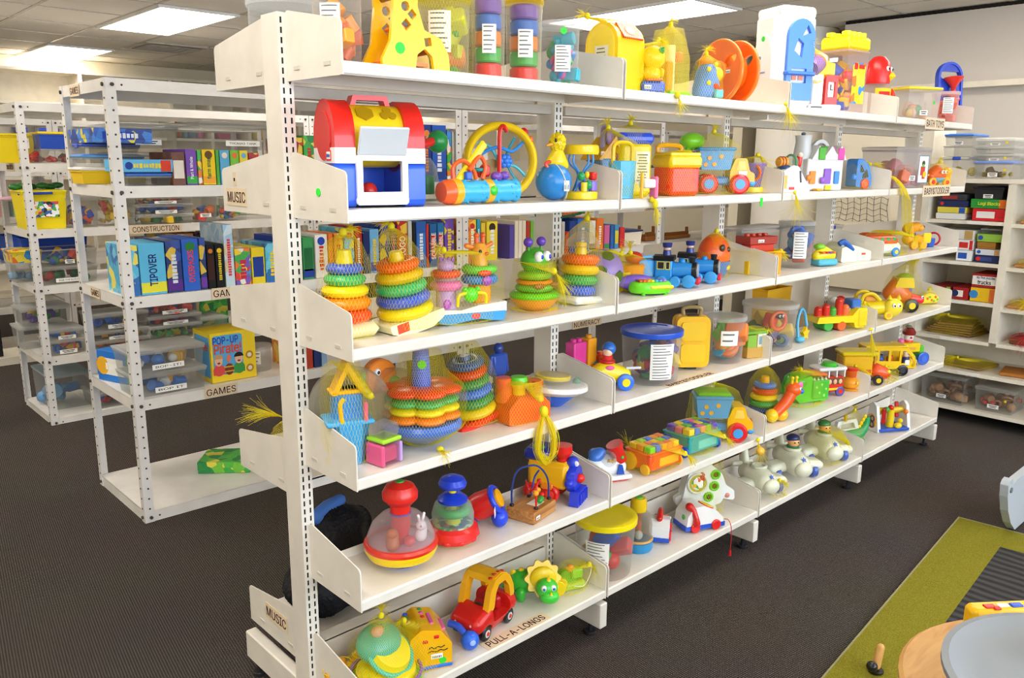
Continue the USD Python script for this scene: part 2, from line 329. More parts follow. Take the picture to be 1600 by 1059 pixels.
def game(label, pos, w, d, h, mat, title=None, tcol='m:f4f2ec', rz=0, up=False, band=None, logo=None, stripe=None, name='game_box', cat_='game box', face='y', th=None, group=None, rx=0, ry=0, lidline=True):
    """printed cardboard box with a lid seam; title on the face that looks to the front"""
    t = T(name, label, cat_, pos, rz, group=group, rx=rx, ry=ry)
    if h > 1.8 * w or not lidline: t.p('carton', mat, B(w, d, h, r=.12))
    else: t.p('carton', mat, B(w - .25, d - .25, h * .5, r=.08)); t.p('carton_lid', mat, B(w, d, h * .72, z=h * .28, r=.1))
    y = -d / 2 - .03
    if band: t.p('printed_band', band, B(w * .8, .06, h * (.55 if up else .5), 0, y, h * .2) if up else B(w * .55, .06, h * .55, -w * .1, y, h * .22))
    if stripe: t.p('printed_stripe', stripe, B(w * .98, .06, h * .2, 0, y, h * .04) if up else B(w * .2, .06, h * .9, w * .36, y, h * .05))
    if logo: t.p('printed_emblem', logo, C(min(w, h) * .3, .08, ax='y', x=0 if up else -w * .36, y=y, z=h * (.85 if up else .5), n=16))
    if title == '~':
        g = random.Random(label); L_ = h * .6 if up else w * .55; hh = min((w if up else h) * .4, 3.2); ms = []; a = -L_ / 2
        while a < L_ / 2 - hh * .3:
            q = hh * g.uniform(.35, .6); hz = hh * g.uniform(.7, 1); ms.append(B(hz, .05, q, 0, y - .03, h * .48 + a) if up else B(q, .05, hz, a + q / 2, y - .03, h * .5 - hz / 2)); a += q + hh * g.uniform(.1, .22)
        t.p('title_print', tcol, *ms)
    elif title:
        L_ = h * .62 if up else w * .6
        hh = th or min((w if up else h) * .55, L_ / (.62 * len(title)))
        t.p('title_print', tcol, TX(title, hh, 0, y - .03, h * .48, up=up, d=.05, bold=True, w=min(L_, hh * .8 * len(title))))
    return t
def wheel(t, x, y, z, R, w, tyre, hub=None, ax='y', s=-1, name='wheel'):
    q = t.p(name, tyre, mv(ro(L([(0, -w / 2), (R * .8, -w / 2), (R, -w * .3), (R, w * .3), (R * .8, w / 2), (0, w / 2)], n=20), 'x' if ax == 'y' else 'y', 90), x, y, z))
    if hub: t.p('hub', hub, C(R * .5, .3, ax=ax, x=x if ax == 'y' else x + s * w / 2, y=y + s * w / 2 if ax == 'y' else y, z=z, n=14), parent=q)
    return q
def eyes(t, spots, r, mat='111111', white=None):
    for (x, y, z, dx, dy) in spots:
        if white:
            q = t.p('eye', white, S(r, r, r * 1.15, x, y, z, n=1)); t.p('pupil', mat, S(r * .55, r * .55, r * .6, x + dx * r * .6, y + dy * r * .6, z, n=1), parent=q)
        else: t.p('eye', mat, S(r, r * .6, r * 1.3, x, y, z, n=1))
def barcode(t, x, y, z, w=2.2, h=1.1, face='y', parent=None):
    if face == 'y':
        q = t.p('barcode_sticker', 'm:f6f6f2', B(w, .08, h, x, y, z), parent=parent)
        t.p('barcode', 'm:222222', *[B(w * .06, .04, h * .45, x - w * .35 + w * .14 * i, y - .05, z + h * .15) for i in range(6)], parent=q) if not parent else None
    else:
        q = t.p('barcode_sticker', 'm:f6f6f2', B(.08, w, h, x, y, z), parent=parent)
        t.p('barcode', 'm:222222', *[B(.04, w * .06, h * .45, x - .05, y - w * .35 + w * .14 * i, z + h * .15) for i in range(6)], parent=q) if not parent else None
# ------------------------------------------------------------------ the room
def strips(x0, x1, y0, y1, z0, z1): return B(x1 - x0, y1 - y0, z1 - z0, (x0 + x1) / 2, (y0 + y1) / 2, z0)
RX0, RX1, RY0, RY1, CZ = -4.2, 5.62, -5.0, 8.95, 2.58
reg('carpet', {'g': ('geometry', {}), 'mp': ('mapping', {'rotation': (0, 0, math.radians(8))}), 'w': ('wave_texture', {'wave_type': 'bands', 'bands_direction': 'y', 'scale': 46., 'distortion': 1.6, 'detail': 2, 'detail_scale': 3.}),
    'w2': ('wave_texture', {'wave_type': 'bands', 'bands_direction': 'x', 'scale': 40., 'distortion': 2.5, 'detail': 2, 'detail_scale': 3.}), 'mm': ('math', {'math_type': 'multiply'}),
    'n': ('noise_texture', {'scale': 260., 'detail': 3}), 'n2': ('noise_texture', {'scale': 2.2, 'detail': 3}), 'a': ('mix', {'mix_type': 'mix', 'fac': .45}), 'r': ('rgb_ramp', {'ramp': [(.12, lin('2c2725')), (.5, lin('514a45')), (.85, lin('8b8177'))]}),
    'b': ('bump', {'strength': .6, 'distance': .002}), 'ov': ('mix', {'mix_type': 'multiply', 'fac': .25}), 'p': ('principled_bsdf', {'roughness': .95, 'specular_ior_level': .1})},
    [('g.position', 'mp.vector'), ('mp.vector', 'w.vector'), ('mp.vector', 'w2.vector'), ('w.fac', 'mm.value1'), ('w2.fac', 'mm.value2'), ('g.position', 'n.vector'), ('g.position', 'n2.vector'), ('mm.value', 'a.color1'), ('n.fac', 'a.color2'), ('a.color', 'r.fac'), ('r.color', 'ov.color1'), ('n2.color', 'ov.color2'), ('ov.color', 'p.base_color'), ('a.color', 'b.height'), ('b.normal', 'p.normal')], 'p.BSDF')
def wallmat(name, h, s=1.2):
    reg(name, {'g': ('geometry', {}), 'n': ('noise_texture', {'scale': s, 'detail': 4}), 'r': ('rgb_ramp', {'ramp': [(.2, tuple(x * .93 for x in lin(h))), (.7, lin(h))]}), 'p': ('principled_bsdf', {'roughness': .7, 'specular_ior_level': .25})},
        [('g.position', 'n.vector'), ('n.fac', 'r.fac'), ('r.color', 'p.base_color')], 'p.BSDF')
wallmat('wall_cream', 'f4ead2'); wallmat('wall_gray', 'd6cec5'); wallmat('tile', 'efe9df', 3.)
def struct(name, label, mat, *m, smooth=False): return one(name, label, None, mat, *m, kind='structure', smooth=smooth)
struct('floor', 'dark grey-brown ribbed carpet floor', 'carpet', strips(RX0 - .1, 9, RY0 - .1, RY1 + .1, -.1, 0))
struct('wall_north', 'cream far wall behind the shelving', 'wall_cream', strips(RX0, 9, RY1, RY1 + .12, 0, CZ))
struct('wall_west', 'cream wall on the left of the room', 'wall_cream', strips(RX0 - .12, RX0, RY0, RY1, 0, CZ))
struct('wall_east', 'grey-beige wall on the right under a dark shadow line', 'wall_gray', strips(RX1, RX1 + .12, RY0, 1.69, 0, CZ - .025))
struct('wall_return', 'cream return of the right wall', 'wall_cream', strips(RX1 + .12, 9, 1.6, 1.69, 0, CZ))
struct('wall_far_east', 'cream wall at the end of the far room', 'wall_cream', strips(9, 9.12, 1.6, RY1, 0, CZ))
struct('wall_partition', 'cream partition wall behind the column', 'wall_cream', strips(5.95, 9, 2.75, 2.85, 0, CZ))
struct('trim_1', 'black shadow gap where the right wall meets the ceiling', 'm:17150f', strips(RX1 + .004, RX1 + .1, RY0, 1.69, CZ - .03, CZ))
struct('trim_2', 'cream picture ledge along the right wall', CREAM, strips(RX1 - .1, RX1, RY0, 1.66, 2.02, 2.06))
# window wall behind the camera
struct('wall_south', 'cream window wall behind the camera', 'wall_cream', *[strips(a, b, RY0 - .12, RY0, c, d) for a, b, c, d in ((RX0, RX1, 0, .85), (RX0, RX1, 2.42, CZ), (RX0, -2.8, .85, 2.42), (4.4, RX1, .85, 2.42))])
wn = T('window_1', 'wide window behind the camera', None, (0, 0, 0), s=1., kind='structure')
wn.p('window_frame', 's:e8e8e6', *[strips(x - .03, x + .03, RY0 - .1, RY0 - .02, .85, 2.42) for x in (-2.77, -.4, 2., 4.37)], strips(-2.8, 4.4, RY0 - .1, RY0 - .02, .85, .91), strips(-2.8, 4.4, RY0 - .1, RY0 - .02, 2.36, 2.42))
col_ = one('trim_3', 'round white structural column behind the tall shelving', None, 'm:efe9de', L([(0, 0), (.31, 0), (.31, CZ), (0, CZ)], 5.87, 2.2, 0, 40), kind='structure')
pb = T('pinboard', 'cream pinboard on the grey right wall behind the far shelves', 'pinboard', (RX1 - .03, 1.36, 1.25), s=1.); pb.p('board', 'wall_cream', strips(0, .03, -.33, .33, -.75, .6), smooth=False); pb.p('pin_strip', CREAM, strips(-.006, .0, -.33, .33, .56, .6), smooth=False)
# ceiling: lay-in tiles on a grid, light panels and an air vent in their own cells
LX, LY = (-3.15, -.68, 1.79, 4.26), (-3.77, -.91, 1.95, 4.81, 7.67)
PANELS = [(x, y) for x in LX for y in LY] + [(6.7, 4.81), (6.7, 7.67)]
PANELS.remove((4.26, 4.81)); PANELS.remove((4.26, 7.67)); PANELS.remove((-.68, 7.67)); PANELS.remove((-3.15, 7.67))
TW = .62
ce = T('ceiling', 'suspended ceiling of pale grey lay-in tiles', None, (0, 0, 0), s=1., kind='structure')
ce.p('ceiling_slab', 'tile', strips(RX0, 9.1, RY0, RY1, CZ + .06, CZ + .16), smooth=False)
GX = [1.79 - TW / 2 + TW * i for i in range(-9, 13)]; GY = [1.95 + .715 * j for j in range(-10, 11)]
bars = [strips(x - .012, x + .012, RY0, RY1, CZ, CZ + .012) for x in GX] + [strips(RX0, 9, y - .012, y + .012, CZ, CZ + .0115) for y in GY]
def hit(x0, x1, y0, y1): return any(px + .3 > x0 + .02 and px - .3 < x1 - .02 and py + 1.4 > y0 + .02 and py < y1 - .02 for px, py in PANELS)
big = []
for i in range(len(GX) - 1):
    for j in range(0, len(GY) - 1):
        if hit(GX[i], GX[i + 1], GY[j], GY[j + 1]): continue
        m = strips(GX[i] + .013, GX[i + 1] - .013, GY[j] + .013, GY[j + 1] - .013, CZ + .004, CZ + .02)
        if GX[i] > .5 and GY[j] > .6 and GX[i] < 5.6: ce.p('ceiling_tile', 'tile', m, smooth=False)
        else: big.append(m)
ce.p('ceiling_tile_field', 'tile', *big, smooth=False, kind='stuff')
ce.p('ceiling_grid', 's:c9c2b8', *bars, smooth=False)
reg('panel_glow', {'e': ('emission', {'color': PANEL_COL, 'strength': PANEL})}, [], 'e.emission')
for i, (x, y) in enumerate(PANELS):
    lab = {(1.79, 4.81): 'recessed ceiling light panel at upper left above the games shelves', (1.79, 7.67): 'far ceiling light panel glowing against the back wall', (4.26, 1.95): 'long ceiling light panel above the middle of the tall shelving'}.get((x, y), f'ceiling light panel out of view, {["first", "second", "third", "fourth", "fifth"][LX.index(x) if x in LX else 4]} column, {["first", "second", "third", "fourth", "fifth"][LY.index(y)]} row from the window')
    t = T('ceiling_light', lab, 'ceiling light', (x, y, CZ), s=1., group=None if 'out of view' not in lab else 'ceiling lights outside the view')
    t.p('light_frame', 's:f2f0ea', strips(-.31, -.285, 0.008, 1.422, -.016, .03), strips(.285, .31, 0.008, 1.422, -.016, .03), strips(-.285, .285, 0.008, .03, -.016, .03), strips(-.285, .285, 1.40, 1.422, -.016, .03), smooth=False)
    t.p('diffuser', 'panel_glow', strips(-.285, .285, .03, 1.40, -.013, -.009), smooth=False)
v = T('air_vent', 'square slatted air vent set in the ceiling tiles', 'air vent', (2.41, 7.13, CZ), s=1.)
v.p('vent_frame', 's:b9b1a4', strips(-.3, .3, -.3, -.26, -.012, .01), strips(-.3, .3, .26, .3, -.012, .01), strips(-.3, -.26, -.26, .26, -.012, .01), strips(.26, .3, -.26, .26, -.012, .01), smooth=False)
for i in range(8): v.p('slat', 's:c4bcb0', ro(strips(-.26, .26, -.02, .02, -.003, .003), 'x', 35).apply_translation((0, -.22 + .063 * i, -.008)), smooth=False)
v.p('vent_back', 'm:2a2620', strips(-.26, .26, -.26, .26, .004, .008), smooth=False)

# ------------------------------------------------------------------ main double-sided shelving: front at y = 0
Z0, DZ = .138, .303
ZS = [Z0 + DZ * k + .028 for k in range(6)]       # deck tops
UY0, UY1, BACK = .232, .306, .606
FRONT = [['white steel bottom shelf deck holding the red cozy car', 'white steel deck under the round dome spinning tops', 'white steel deck under the flower-shaped ring stack', 'white steel deck under the three leaning ring stackers', 'white steel deck under the red roofed toy house', 'top white steel deck under the yellow giraffe'],
 ['white steel bottom deck under the yellow-lidded tub', 'white steel deck under the orange and teal brick carts', 'white steel deck under the bucket with blue lid', 'white steel deck under the two blue trains', 'white steel deck under the red and yellow bucket', 'top white steel deck under the orange spool'],
 ['white steel bottom deck under the cream aeroplanes', 'white steel deck under the green dinosaur basket', 'white steel deck under the yellow ride-on tray', 'white steel deck under the white toy telephone', 'white steel deck under the grey doll house', 'top white steel deck under the yellow-lidded block jar'],
 ['white steel bottom deck under the triangular activity toy', 'white steel deck under the yellow toy bus', 'white steel deck under the red tractor', 'white steel deck under the orange dog', 'white steel deck under the big clear tub at the right end', 'top white steel deck under the blue sand paddle']]
def cheek(t, x, y0, y1):
    fl = y0 > y1
    p = Polygon([(y0, -.001), (y1, .004), (y1, .152), (y0, .108)]).buffer(-.014).buffer(.014, quad_segs=5)
    p = p.union(sbox(min(y0, y1), 0, max(y0, y1), .012))
    q = t.p('end_bracket', STEEL, cheekmesh(p, x))
    for f in (.25, .8): t.p('pressed_tab', 's:d6cfc2', B(.006, .026, .008, x, y0 + (y1 - y0) * f, .022), parent=q)
    return q
def cheekmesh(p, x):
    m = extrude_polygon(p, .003, engine='earcut'); m.apply_translation((0, 0, -.0015))
    v_ = m.vertices.copy(); m.vertices = np.c_[v_[:, 2], v_[:, 0], v_[:, 1]]; return mv(m, x, 0, 0)
def sign(t, text, h, x, y, z, face, w=None, holder=True, label=None, parent=None):
    n = len(text); ww = w or h * .78 * n
    m = {'y': B(ww * 1.12, .0012, h * 1.7, x, y, z - h * .85), 'x': B(.0012, ww * 1.12, h * 1.7, x, y, z - h * .85), 'z': B(ww * 1.12, h * 1.7, .0008, x, y, z)}[face]
    q = t.p('shelf_sign', 'm:e4cfae', m, label=label)
    o = .0008
    t.p('lettering', 'm:3a1626', TX(text, h, x - (o if face == 'x' else 0), y - (o if face == 'y' else 0), z + (.001 if face == 'z' else 0), face=face, d=.0006, w=ww), parent=q)
SHELF = {}
for b in range(4):
    for k in range(6):
        t = T('cantilever_shelf', FRONT[b][k], 'shelf', (.9 * b, 0, Z0 + DZ * k), s=1.); SHELF[b, k] = t
        x0, x1 = .008, .892
        pl = [(0, .004), (.004, 0), (.006, 0), (.006, .022), (UY0 - .016, .022), (UY0 - .016, -.002), (UY0 - .012, -.002), (UY0 - .012, .05 if k == 1 else .03), (UY0 - .014, .05 if k == 1 else .03), (UY0 - .018, .028), (.004, .028), (0, .024)]
        pl = Polygon(pl).buffer(0); m = extrude_polygon(pl, x1 - x0, engine='earcut'); v_ = m.vertices.copy(); m.vertices = np.c_[v_[:, 2] + x0, v_[:, 0], v_[:, 1]]; m.fix_normals()
        t.p('deck', STEEL, m, smooth=False)
        cheek(t, .006, 0, UY0); cheek(t, .894, 0, UY0)
BL = ['white shelf on the back of the end upright, ', 'white shelf on the back of the second bay, ', 'white shelf on the back of the third bay, ', 'white shelf on the back of the fourth bay, ']
for b in range(4):
    for n_, zb in (('topmost', 1.653), ('second from the top', 1.35), ('third from the top', 1.041), ('fourth from the top', .639), ('lowest', .161)):
        if b and n_ == 'lowest': continue
        t = T('cantilever_shelf', BL[b] + n_, 'shelf', (.9 * b, 0, zb), s=1.); SHELF[b, 'b' + n_] = t
        t.p('deck', STEEL, strips(.008, .892, UY1 + .012, BACK, .024, .028), strips(.008, .892, BACK - .004, BACK, 0, .025), strips(.008, .892, UY1 + .012, UY1 + .016, 0, .03), smooth=False)
        cheek(t, .006, BACK, UY1); cheek(t, .894, BACK, UY1)
for i in range(5):
    dx = .003 if i == 0 else -.017
    t = T('shelving_upright', ['slotted white steel end upright nearest the camera', 'slotted upright between the tap house and the yellow racing car', 'slotted upright behind the truck and the clear bucket', 'slotted upright behind the doll house', 'slotted upright at the far right end of the tall shelving'][i], 'upright', (.9 * i + dx, 0, 0), s=1.)
    q = t.p('post', STEEL, strips(-.017, .017, UY0, UY1, .03, 1.80), smooth=False)
    for sx in (-.008, .008): t.p('slot_row', 'm:23211f', *[strips(sx - .002, sx + .002, UY0 - .0006, UY0 + .002, z, z + .013) for z in np.arange(.1, 1.78, .0215)], parent=q, smooth=False)
    t.p('foot', STEEL, B(.034, UY0 + .005, .085, 0, UY0 / 2 - .0025, .042, .004))
    t.p('foot', STEEL, B(.034, BACK - UY1 + .01, .085, 0, (BACK + UY1) / 2, .042, .004))
    for y in (.05, BACK - .04): t.p('leveller', '26262a', C(.02, .012, 0, y, 0), C(.006, .04, 0, y, .008))
for b in range(4):
    t = T('base_rail', ['white steel base rail behind the cozy car', 'white steel base rail behind the toy telephones', 'white steel base rail behind the cream planes', 'white steel base rail behind the activity triangle'][b], 'base rail', (.9 * b, 0, 0), s=1.)
    t.p('kick_panel', STEEL, strips(.025, .875, UY0 + .01, UY0 + .02, .12, .235), strips(.025, .875, UY0 + .015, UY1 - .01, .225, .235), smooth=False)
    t.p('crossbar', 's:b9b0a2', strips(.025, .875, UY0 + .012, UY1 - .012, 1.62, 1.645), smooth=False)
sign(SHELF[0, 'bsecond from the top'], 'MUSIC', .026, .0035, .525, .038, 'x', w=.1)
SHELF[0, 'bsecond from the top'].p('sticker', 'm:e4cfae', B(.0012, .018, .034, .0035, .53, .066)); SHELF[0, 'bsecond from the top'].p('sticker_dot', 'm:3a2420', B(.0012, .006, .008, .0025, .53, .078))
sign(SHELF[0, 'blowest'], 'MUSIC', .027, .0035, .44, .075, 'x', w=.112)
SHELF[0, 4].p('green_sticker', 'm:35e83e', C(.009, .0015, ax='x', x=.0035, y=.115, z=.062), label='green round dot sticker')
sign(SHELF[0, 0], 'PULL-A-LONGS', .024, .53, .024, .0285, 'z', w=.22)
sign(SHELF[1, 2], 'BABY&TODDLER', .02, .42, .02, .0285, 'z', w=.25)
sign(SHELF[3, 4], 'BABY&TODDLER', .03, .53, -.0012, .013, 'y', w=.30)
sign(SHELF[3, 5], 'BATH TOYS', .03, .42, -.0012, .013, 'y', w=.2)
SHELF[1, 4].p('green_sticker', 'm:35e83e', B(.014, .002, .03, .76, -.001, -.014), label='green sticker hanging off the edge')
SHELF[1, 3].p('paper_strip', 'm:d8cfc4', B(.2, .016, .0008, .3, .02, .0285))
# ------------------------------------------------------------------ bolted angle-steel shelving behind
def angle_unit(label, x0, y0, bays, depth, H, decks, bl=1.715, holes=True):
    t = T('angle_shelving', label, 'shelving unit', (x0, y0, 0), s=1.); a, th = .038, .003
    hol = []
    for b in range(bays):
        X0, X1 = b * (bl + .004), b * (bl + .004) + bl
        for px, sx in ((X0, 1), (X1, -1)):
            for py, sy in ((0, 1), (depth, -1)):
                if b and px == X0 and False: continue
                t.p('angle_post', 's:e6e2de', strips(min(px, px + sx * a), max(px, px + sx * a), min(py, py + sy * th), max(py, py + sy * th), 0, H), strips(min(px, px + sx * th), max(px, px + sx * th), min(py + sy * th, py + sy * a), max(py + sy * th, py + sy * a), 0, H), smooth=False)
                if holes:
                    for z in np.arange(.06, H - .03, .0445):
                        hol.append(C(.0042, .002, ax='y', x=px + sx * .022, y=py - sy * .0004, z=z, n=7)); hol.append(C(.0042, .002, ax='x', x=px - sx * .0004, y=py + sy * .022, z=z, n=7))
        for z in decks:
            t.p('deck', 's:ece7e0', strips(X0 + .004, X1 - .004, .004, depth - .004, z - .003, z), strips(X0 + .004, X1 - .004, .0032, .006, z - .045, z), strips(X0 + .004, X1 - .004, depth - .006, depth - .0032, z - .045, z), strips(X0 + .0032, X0 + .006, .004, depth - .004, z - .045, z), strips(X1 - .006, X1 - .0032, .004, depth - .004, z - .045, z), smooth=False)
            for px, sx in ((X0, 1), (X1, -1)):
                hol.append(C(.0075, .008, ax='y', x=px + sx * .024, y=-.003, z=z - .024, n=6)); hol.append(C(.004, .003, ax='y', x=px + sx * .06, y=.0028, z=z - .024, n=7))
                if b == 0 and sx == 1: hol.append(C(.0075, .008, ax='x', x=px - .003, y=.024, z=z - .024, n=6)); hol.append(C(.0075, .008, ax='x', x=px - .003, y=depth - .024, z=z - .024, n=6))
    t.p('bolts_and_holes', 'm:4e463e', *hol, kind='stuff', smooth=False)
    return t
G = angle_unit('white angle-steel games shelving unit nearest the tall shelving', .125, 1.841, 2, .586, 1.78, (1.78, 1.381, .949, .527, .045))
U2 = angle_unit('white angle-steel construction shelving unit in the second row', .2, 3.523, 2, .586, 1.775, (1.775, 1.459, 1.103, .795, .39, .035))
U3 = angle_unit('white angle-steel shelving unit in the third row at far left', .92 - 1.719, 5.66, 2, .55, 1.78, (1.78, 1.40, 1.05, .70, .36, .04), holes=False)
U4 = angle_unit('cream shelving with pigeonholes and long toys beyond the trains', 4.1, 3.523, 2, .55, 1.80, (1.80, 1.415, 1.07, .72, .36, .04), bl=1.73, holes=False)
U5 = angle_unit('cream shelving end bay near the round column', 7.6, 3.6, 1, .5, 1.85, (1.85, 1.45, 1.03, .6, .1), bl=1.3, holes=False)
sign(G, 'GAMES', .026, .0, .38, 1.752, 'x', w=.11); 
sign(G, 'GAMES', .028, .36, -.0006, .508, 'y', w=.13); sign(G, 'GAMES', .028, .42, -.0006, .93, 'y', w=.13); sign(G, 'GAMES', .026, 0, .37, .928, 'x', w=.10)
sign(U2, 'CONSTRUCTION', .03, .67, -.0006, 1.082, 'y', w=.27); sign(U2, 'CONSTRUCTION', .024, 0, .26, 1.437, 'x', w=.15)
sign(G, 'NUMERACY', .03, 2.72, -.0006, .505, 'y', w=.24); sign(U4, 'IMAGES', .03, 1.55, -.0006, 1.05, 'y', w=.2); sign(U5, 'ACTIV', .036, .1, -.0006, 1.01, 'y', w=.2)
# back wall storage
bs = T('wall_shelving', 'tall cream shelving along the far wall with open pigeonholes', 'shelving', (0, 8.5, 0), s=1.)
for z in (2.42, 2.08, 1.74, 1.3, .9, .5, .06): bs.p('shelf_board', CREAM, strips(-1.2, 6.6, 0, .42, z - .03, z), smooth=False)
for x in (-1.2, .1, 1.98, 2.95, 3.42, 3.9, 4.6, 5.3, 6.0, 6.6): bs.p('divider', CREAM, strips(x - .02, x + .02, 0.004, .42, 0, 2.41), smooth=False)
bs.p('back_panel', CREAM, strips(-1.2, 6.6, .40, .42, 0, 2.4), smooth=False)
for i, (x, w, h, z, m, l) in enumerate([(3.02, .06, .2, 1.742, 'm:e8742a', 'orange'), (3.1, .05, .2, 1.742, 'm:2aa0b0', 'teal'), (3.17, .09, .2, 1.742, 'm:1f6f9c', 'dark blue'), (3.28, .07, .2, 1.742, 'm:c0357f', 'magenta'), (3.52, .26, .2, 1.742, 'm:cf2f7d', 'bright pink'), (3.98, .5, .17, 1.742, 'm:f2d024', 'yellow')]):
    one('folded_costume', f'{l} folded cloth bundle in the far wall pigeonholes', 'cloth bundle', m, B(w, .3, h, x + w / 2, 8.72, z, .03))
one('storage_bin', 'green plastic bin in a far pigeonhole above the games shelves', 'bin', '2f8a3c', B(.34, .3, .12, 2.55, 8.72, 1.742, .04))
one('storage_bin', 'royal blue plastic bin far behind the second shelving row', 'bin', '2346b4', B(.4, .3, .12, 1.55, 8.72, 1.742, .04))
# low black display cabinet at the left edge
bd = T('display_board', 'black display stand with pink poster at the far left edge', 'display stand', (.33, 5.35, 0), s=1.)
bd.p('panel', 'm:17171a', strips(-.45, .02, 0, .04, .06, .62), smooth=False); bd.p('poster', 'm:e8b8b4', strips(-.3, -.06, -.004, 0, .16, .42), smooth=False); bd.p('notice', 'm:efe6d2', strips(-.2, -.07, -.004, 0, .5, .56), smooth=False)
bd.p('base', CREAM, strips(-.7, .4, -.06, .3, 0, .055), smooth=False)

# ------------------------------------------------------------------ boxes and tubs on the games unit (front at y = 1.841)
def row(items, zdeck, y, dp=24, where=''):
    """spines standing side by side: (x0, x1, height cm, material, desc, title, title colour, extras)"""
    for i, it in enumerate(items):
        x0, x1, h, m, desc, ti, tc = it[:7]; ex = it[7] if len(it) > 7 else {}
        game(f'{desc} {where}'.strip(), ((x0 + x1) / 2, y + dp / 200 + ex.pop('dy', 0), zdeck + .001), (x1 - x0) * 100 - .15, dp, h, m, ti, tc, up=ex.pop('up', True), lidline=False, **ex)
GY0 = 1.862
row([(.15, .195, 20, 'art_teal', 'worn light blue box with yellow splash, leftmost of the games row', None, 0),
     (.198, .30, 20.5, 'm:5cb8e0', 'pale blue box lettered up its side, second in the games row', 'TIPOVER', 'm:1b2a6a', dict(stripe='m:e8e03a')),
     (.303, .366, 21, 'art_navy', 'royal blue box with tall letters beside the pale blue box', '~', 'm:d8dce8', dict(stripe='m:5a2a8a')),
     (.369, .438, 21.4, 'm:2f62c4', 'blue box with red bubbly title in the games row', 'OVERPACKS', 'm:e83a2a', dict(logo='m:2a7a3a', band='m:2f62c4')),
     (.441, .468, 21.5, 'art_navy', 'thin shiny blue box with orange specks', None, 0, dict(stripe='m:6a3aa0')),
     (.471, .505, 18.6, 'm:141417', 'black games box with red oval emblem', None, 0, dict(logo='m:d8781f', band='m:3a1a14')),
     (.508, .545, 18.6, 'm:101013', 'black games box with yellow emblem and coloured title', '~', 'm:d8c020', dict(logo='m:f0c81e')),
     (.548, .59, 26.5, 'art_pale', 'tall pale blue box standing out above the games row', '~', 'm:d83a5a', {}),
     (.593, .665, 16, 'art_multi', 'pink and green picture box beside the tall pale box', '~', 'm:c82a4a', {}),
     (.668, .73, 16, 'm:f0d428', 'yellow box with a blue panel', None, 0, dict(band='m:1f3f96')),
     (.733, .80, 17.5, 'art_teal', 'teal and yellow box at the end behind the upright', '~', 'm:f2cf2a', {})], .949, GY0, where='')
row([(.80, .855, 20, 'm:24409c', 'navy box with yellow lettering standing', '~', 'm:f2cf2a', dict(logo='m:f2b02a')), (.862, .91, 19, 'm:58b4dc', 'light blue box with pink lettering standing', '~', 'm:e85a7a', dict(stripe='m:2346b4')), (.917, .972, 19, 'm:3f9a58', 'mid green box standing', None, 0, dict(stripe='m:24409c', band='m:1f6a3a')),
     (.98, 1.045, 20, 'm:ece6e0', 'white box with red and blue patterns standing', '~', 'm:d83030', dict(logo='m:2346b4')), (1.05, 1.075, 20, 'm:e8742a', 'narrow orange box standing', None, 0), (1.08, 1.13, 20, 'art_orange', 'yellow-orange box standing', '~', 'm:c83a1a'),
     (1.136, 1.19, 22, 'art_teal', 'turquoise box with a round picture standing', None, 0, dict(logo='m:e8643a')), (1.194, 1.235, 22.5, 'm:b82a24', 'tall dark red box standing', '~', 'm:f4f0e0'),
     (1.24, 1.275, 20, 'm:1b2c66', 'slim midnight blue box standing', None, 0), (1.278, 1.33, 21, 'm:6aaede', 'sky blue box with white top standing', '~', 'm:f2cf2a', dict(stripe='m:24409c')), (1.335, 1.395, 23, 'art_navy', 'dark navy box with speckled stars standing', None, 0), (1.40, 1.435, 22.5, 'm:232a6a', 'navy box with pink title standing', '~', 'm:e0407a'),
     (1.44, 1.5, 24, 'art_red', 'busy red box with a big oval title standing', 'LOGO', 'm:f4f0e6', dict(band='m:c81f2a')), (1.505, 1.53, 24, 'm:c8c6be', 'thin grey box standing', None, 0), (1.535, 1.552, 23, 'm:1d1d22', 'thin black box standing', None, 0),
     (1.556, 1.618, 23.5, 'm:2a5cae', 'blue box with a quill picture standing', '~', 'm:e8ecf4', dict(band='m:3c78c8')), (1.62, 1.636, 22, 'm:c8322a', 'narrow red and white box standing', None, 0),
     (1.642, 1.688, 22, 'm:1f5f9a', 'teal blue box with a red title standing', 'SCRABBLE', 'm:f6efe6', dict(band='m:c82a24')), (1.692, 1.735, 22.3, 'm:2670a8', 'brighter teal box with a red title standing', 'SCRABBLE', 'm:f6efe6', dict(band='m:c82a24')),
     (1.738, 1.802, 24, 'art_purple', 'purple box with golden title standing', '~', 'm:f0c830', dict(stripe='m:e8b82a'))], .949, GY0, where='in the row behind the ring stackers')
row([(1.90, 1.955, 23, 'art_orange', 'yellow-orange box with cartoon title just past the perforated post', '~', 'm:f4f4e0', dict(logo='m:d8302a')), (1.96, 1.985, 23, 'm:2f9ac0', 'thin teal box just past the perforated post', '~', 'm:f0f0e8'), (1.99, 2.02, 21, 'm:e8c83c', 'mustard box past the perforated post', None, 0), (2.03, 2.11, 21.5, 'm:f4d83a', 'clear yellow box with white and black pictures', '~', 'm:f6f6f0', dict(logo='m:3a2a1a')),
     (2.2, 2.235, 19, 'm:5a4aa0', 'slim violet booklet box behind the caterpillar stacker', None, 0), (2.24, 2.268, 21, 'm:e8dcc4', 'cream book spine next to the violet booklet', None, 0), (2.27, 2.298, 21, 'm:eadfca', 'second cream book spine behind the caterpillar stacker', None, 0), (2.30, 2.328, 21, 'm:e6d8be', 'third cream book spine with red dots', None, 0), (2.332, 2.36, 20.5, 'm:b83a2a', 'red brown book spine behind the caterpillar stacker', None, 0), (2.364, 2.39, 20.5, 'm:7ab83c', 'lime green book spine behind the caterpillar stacker', None, 0)], .949, GY0)
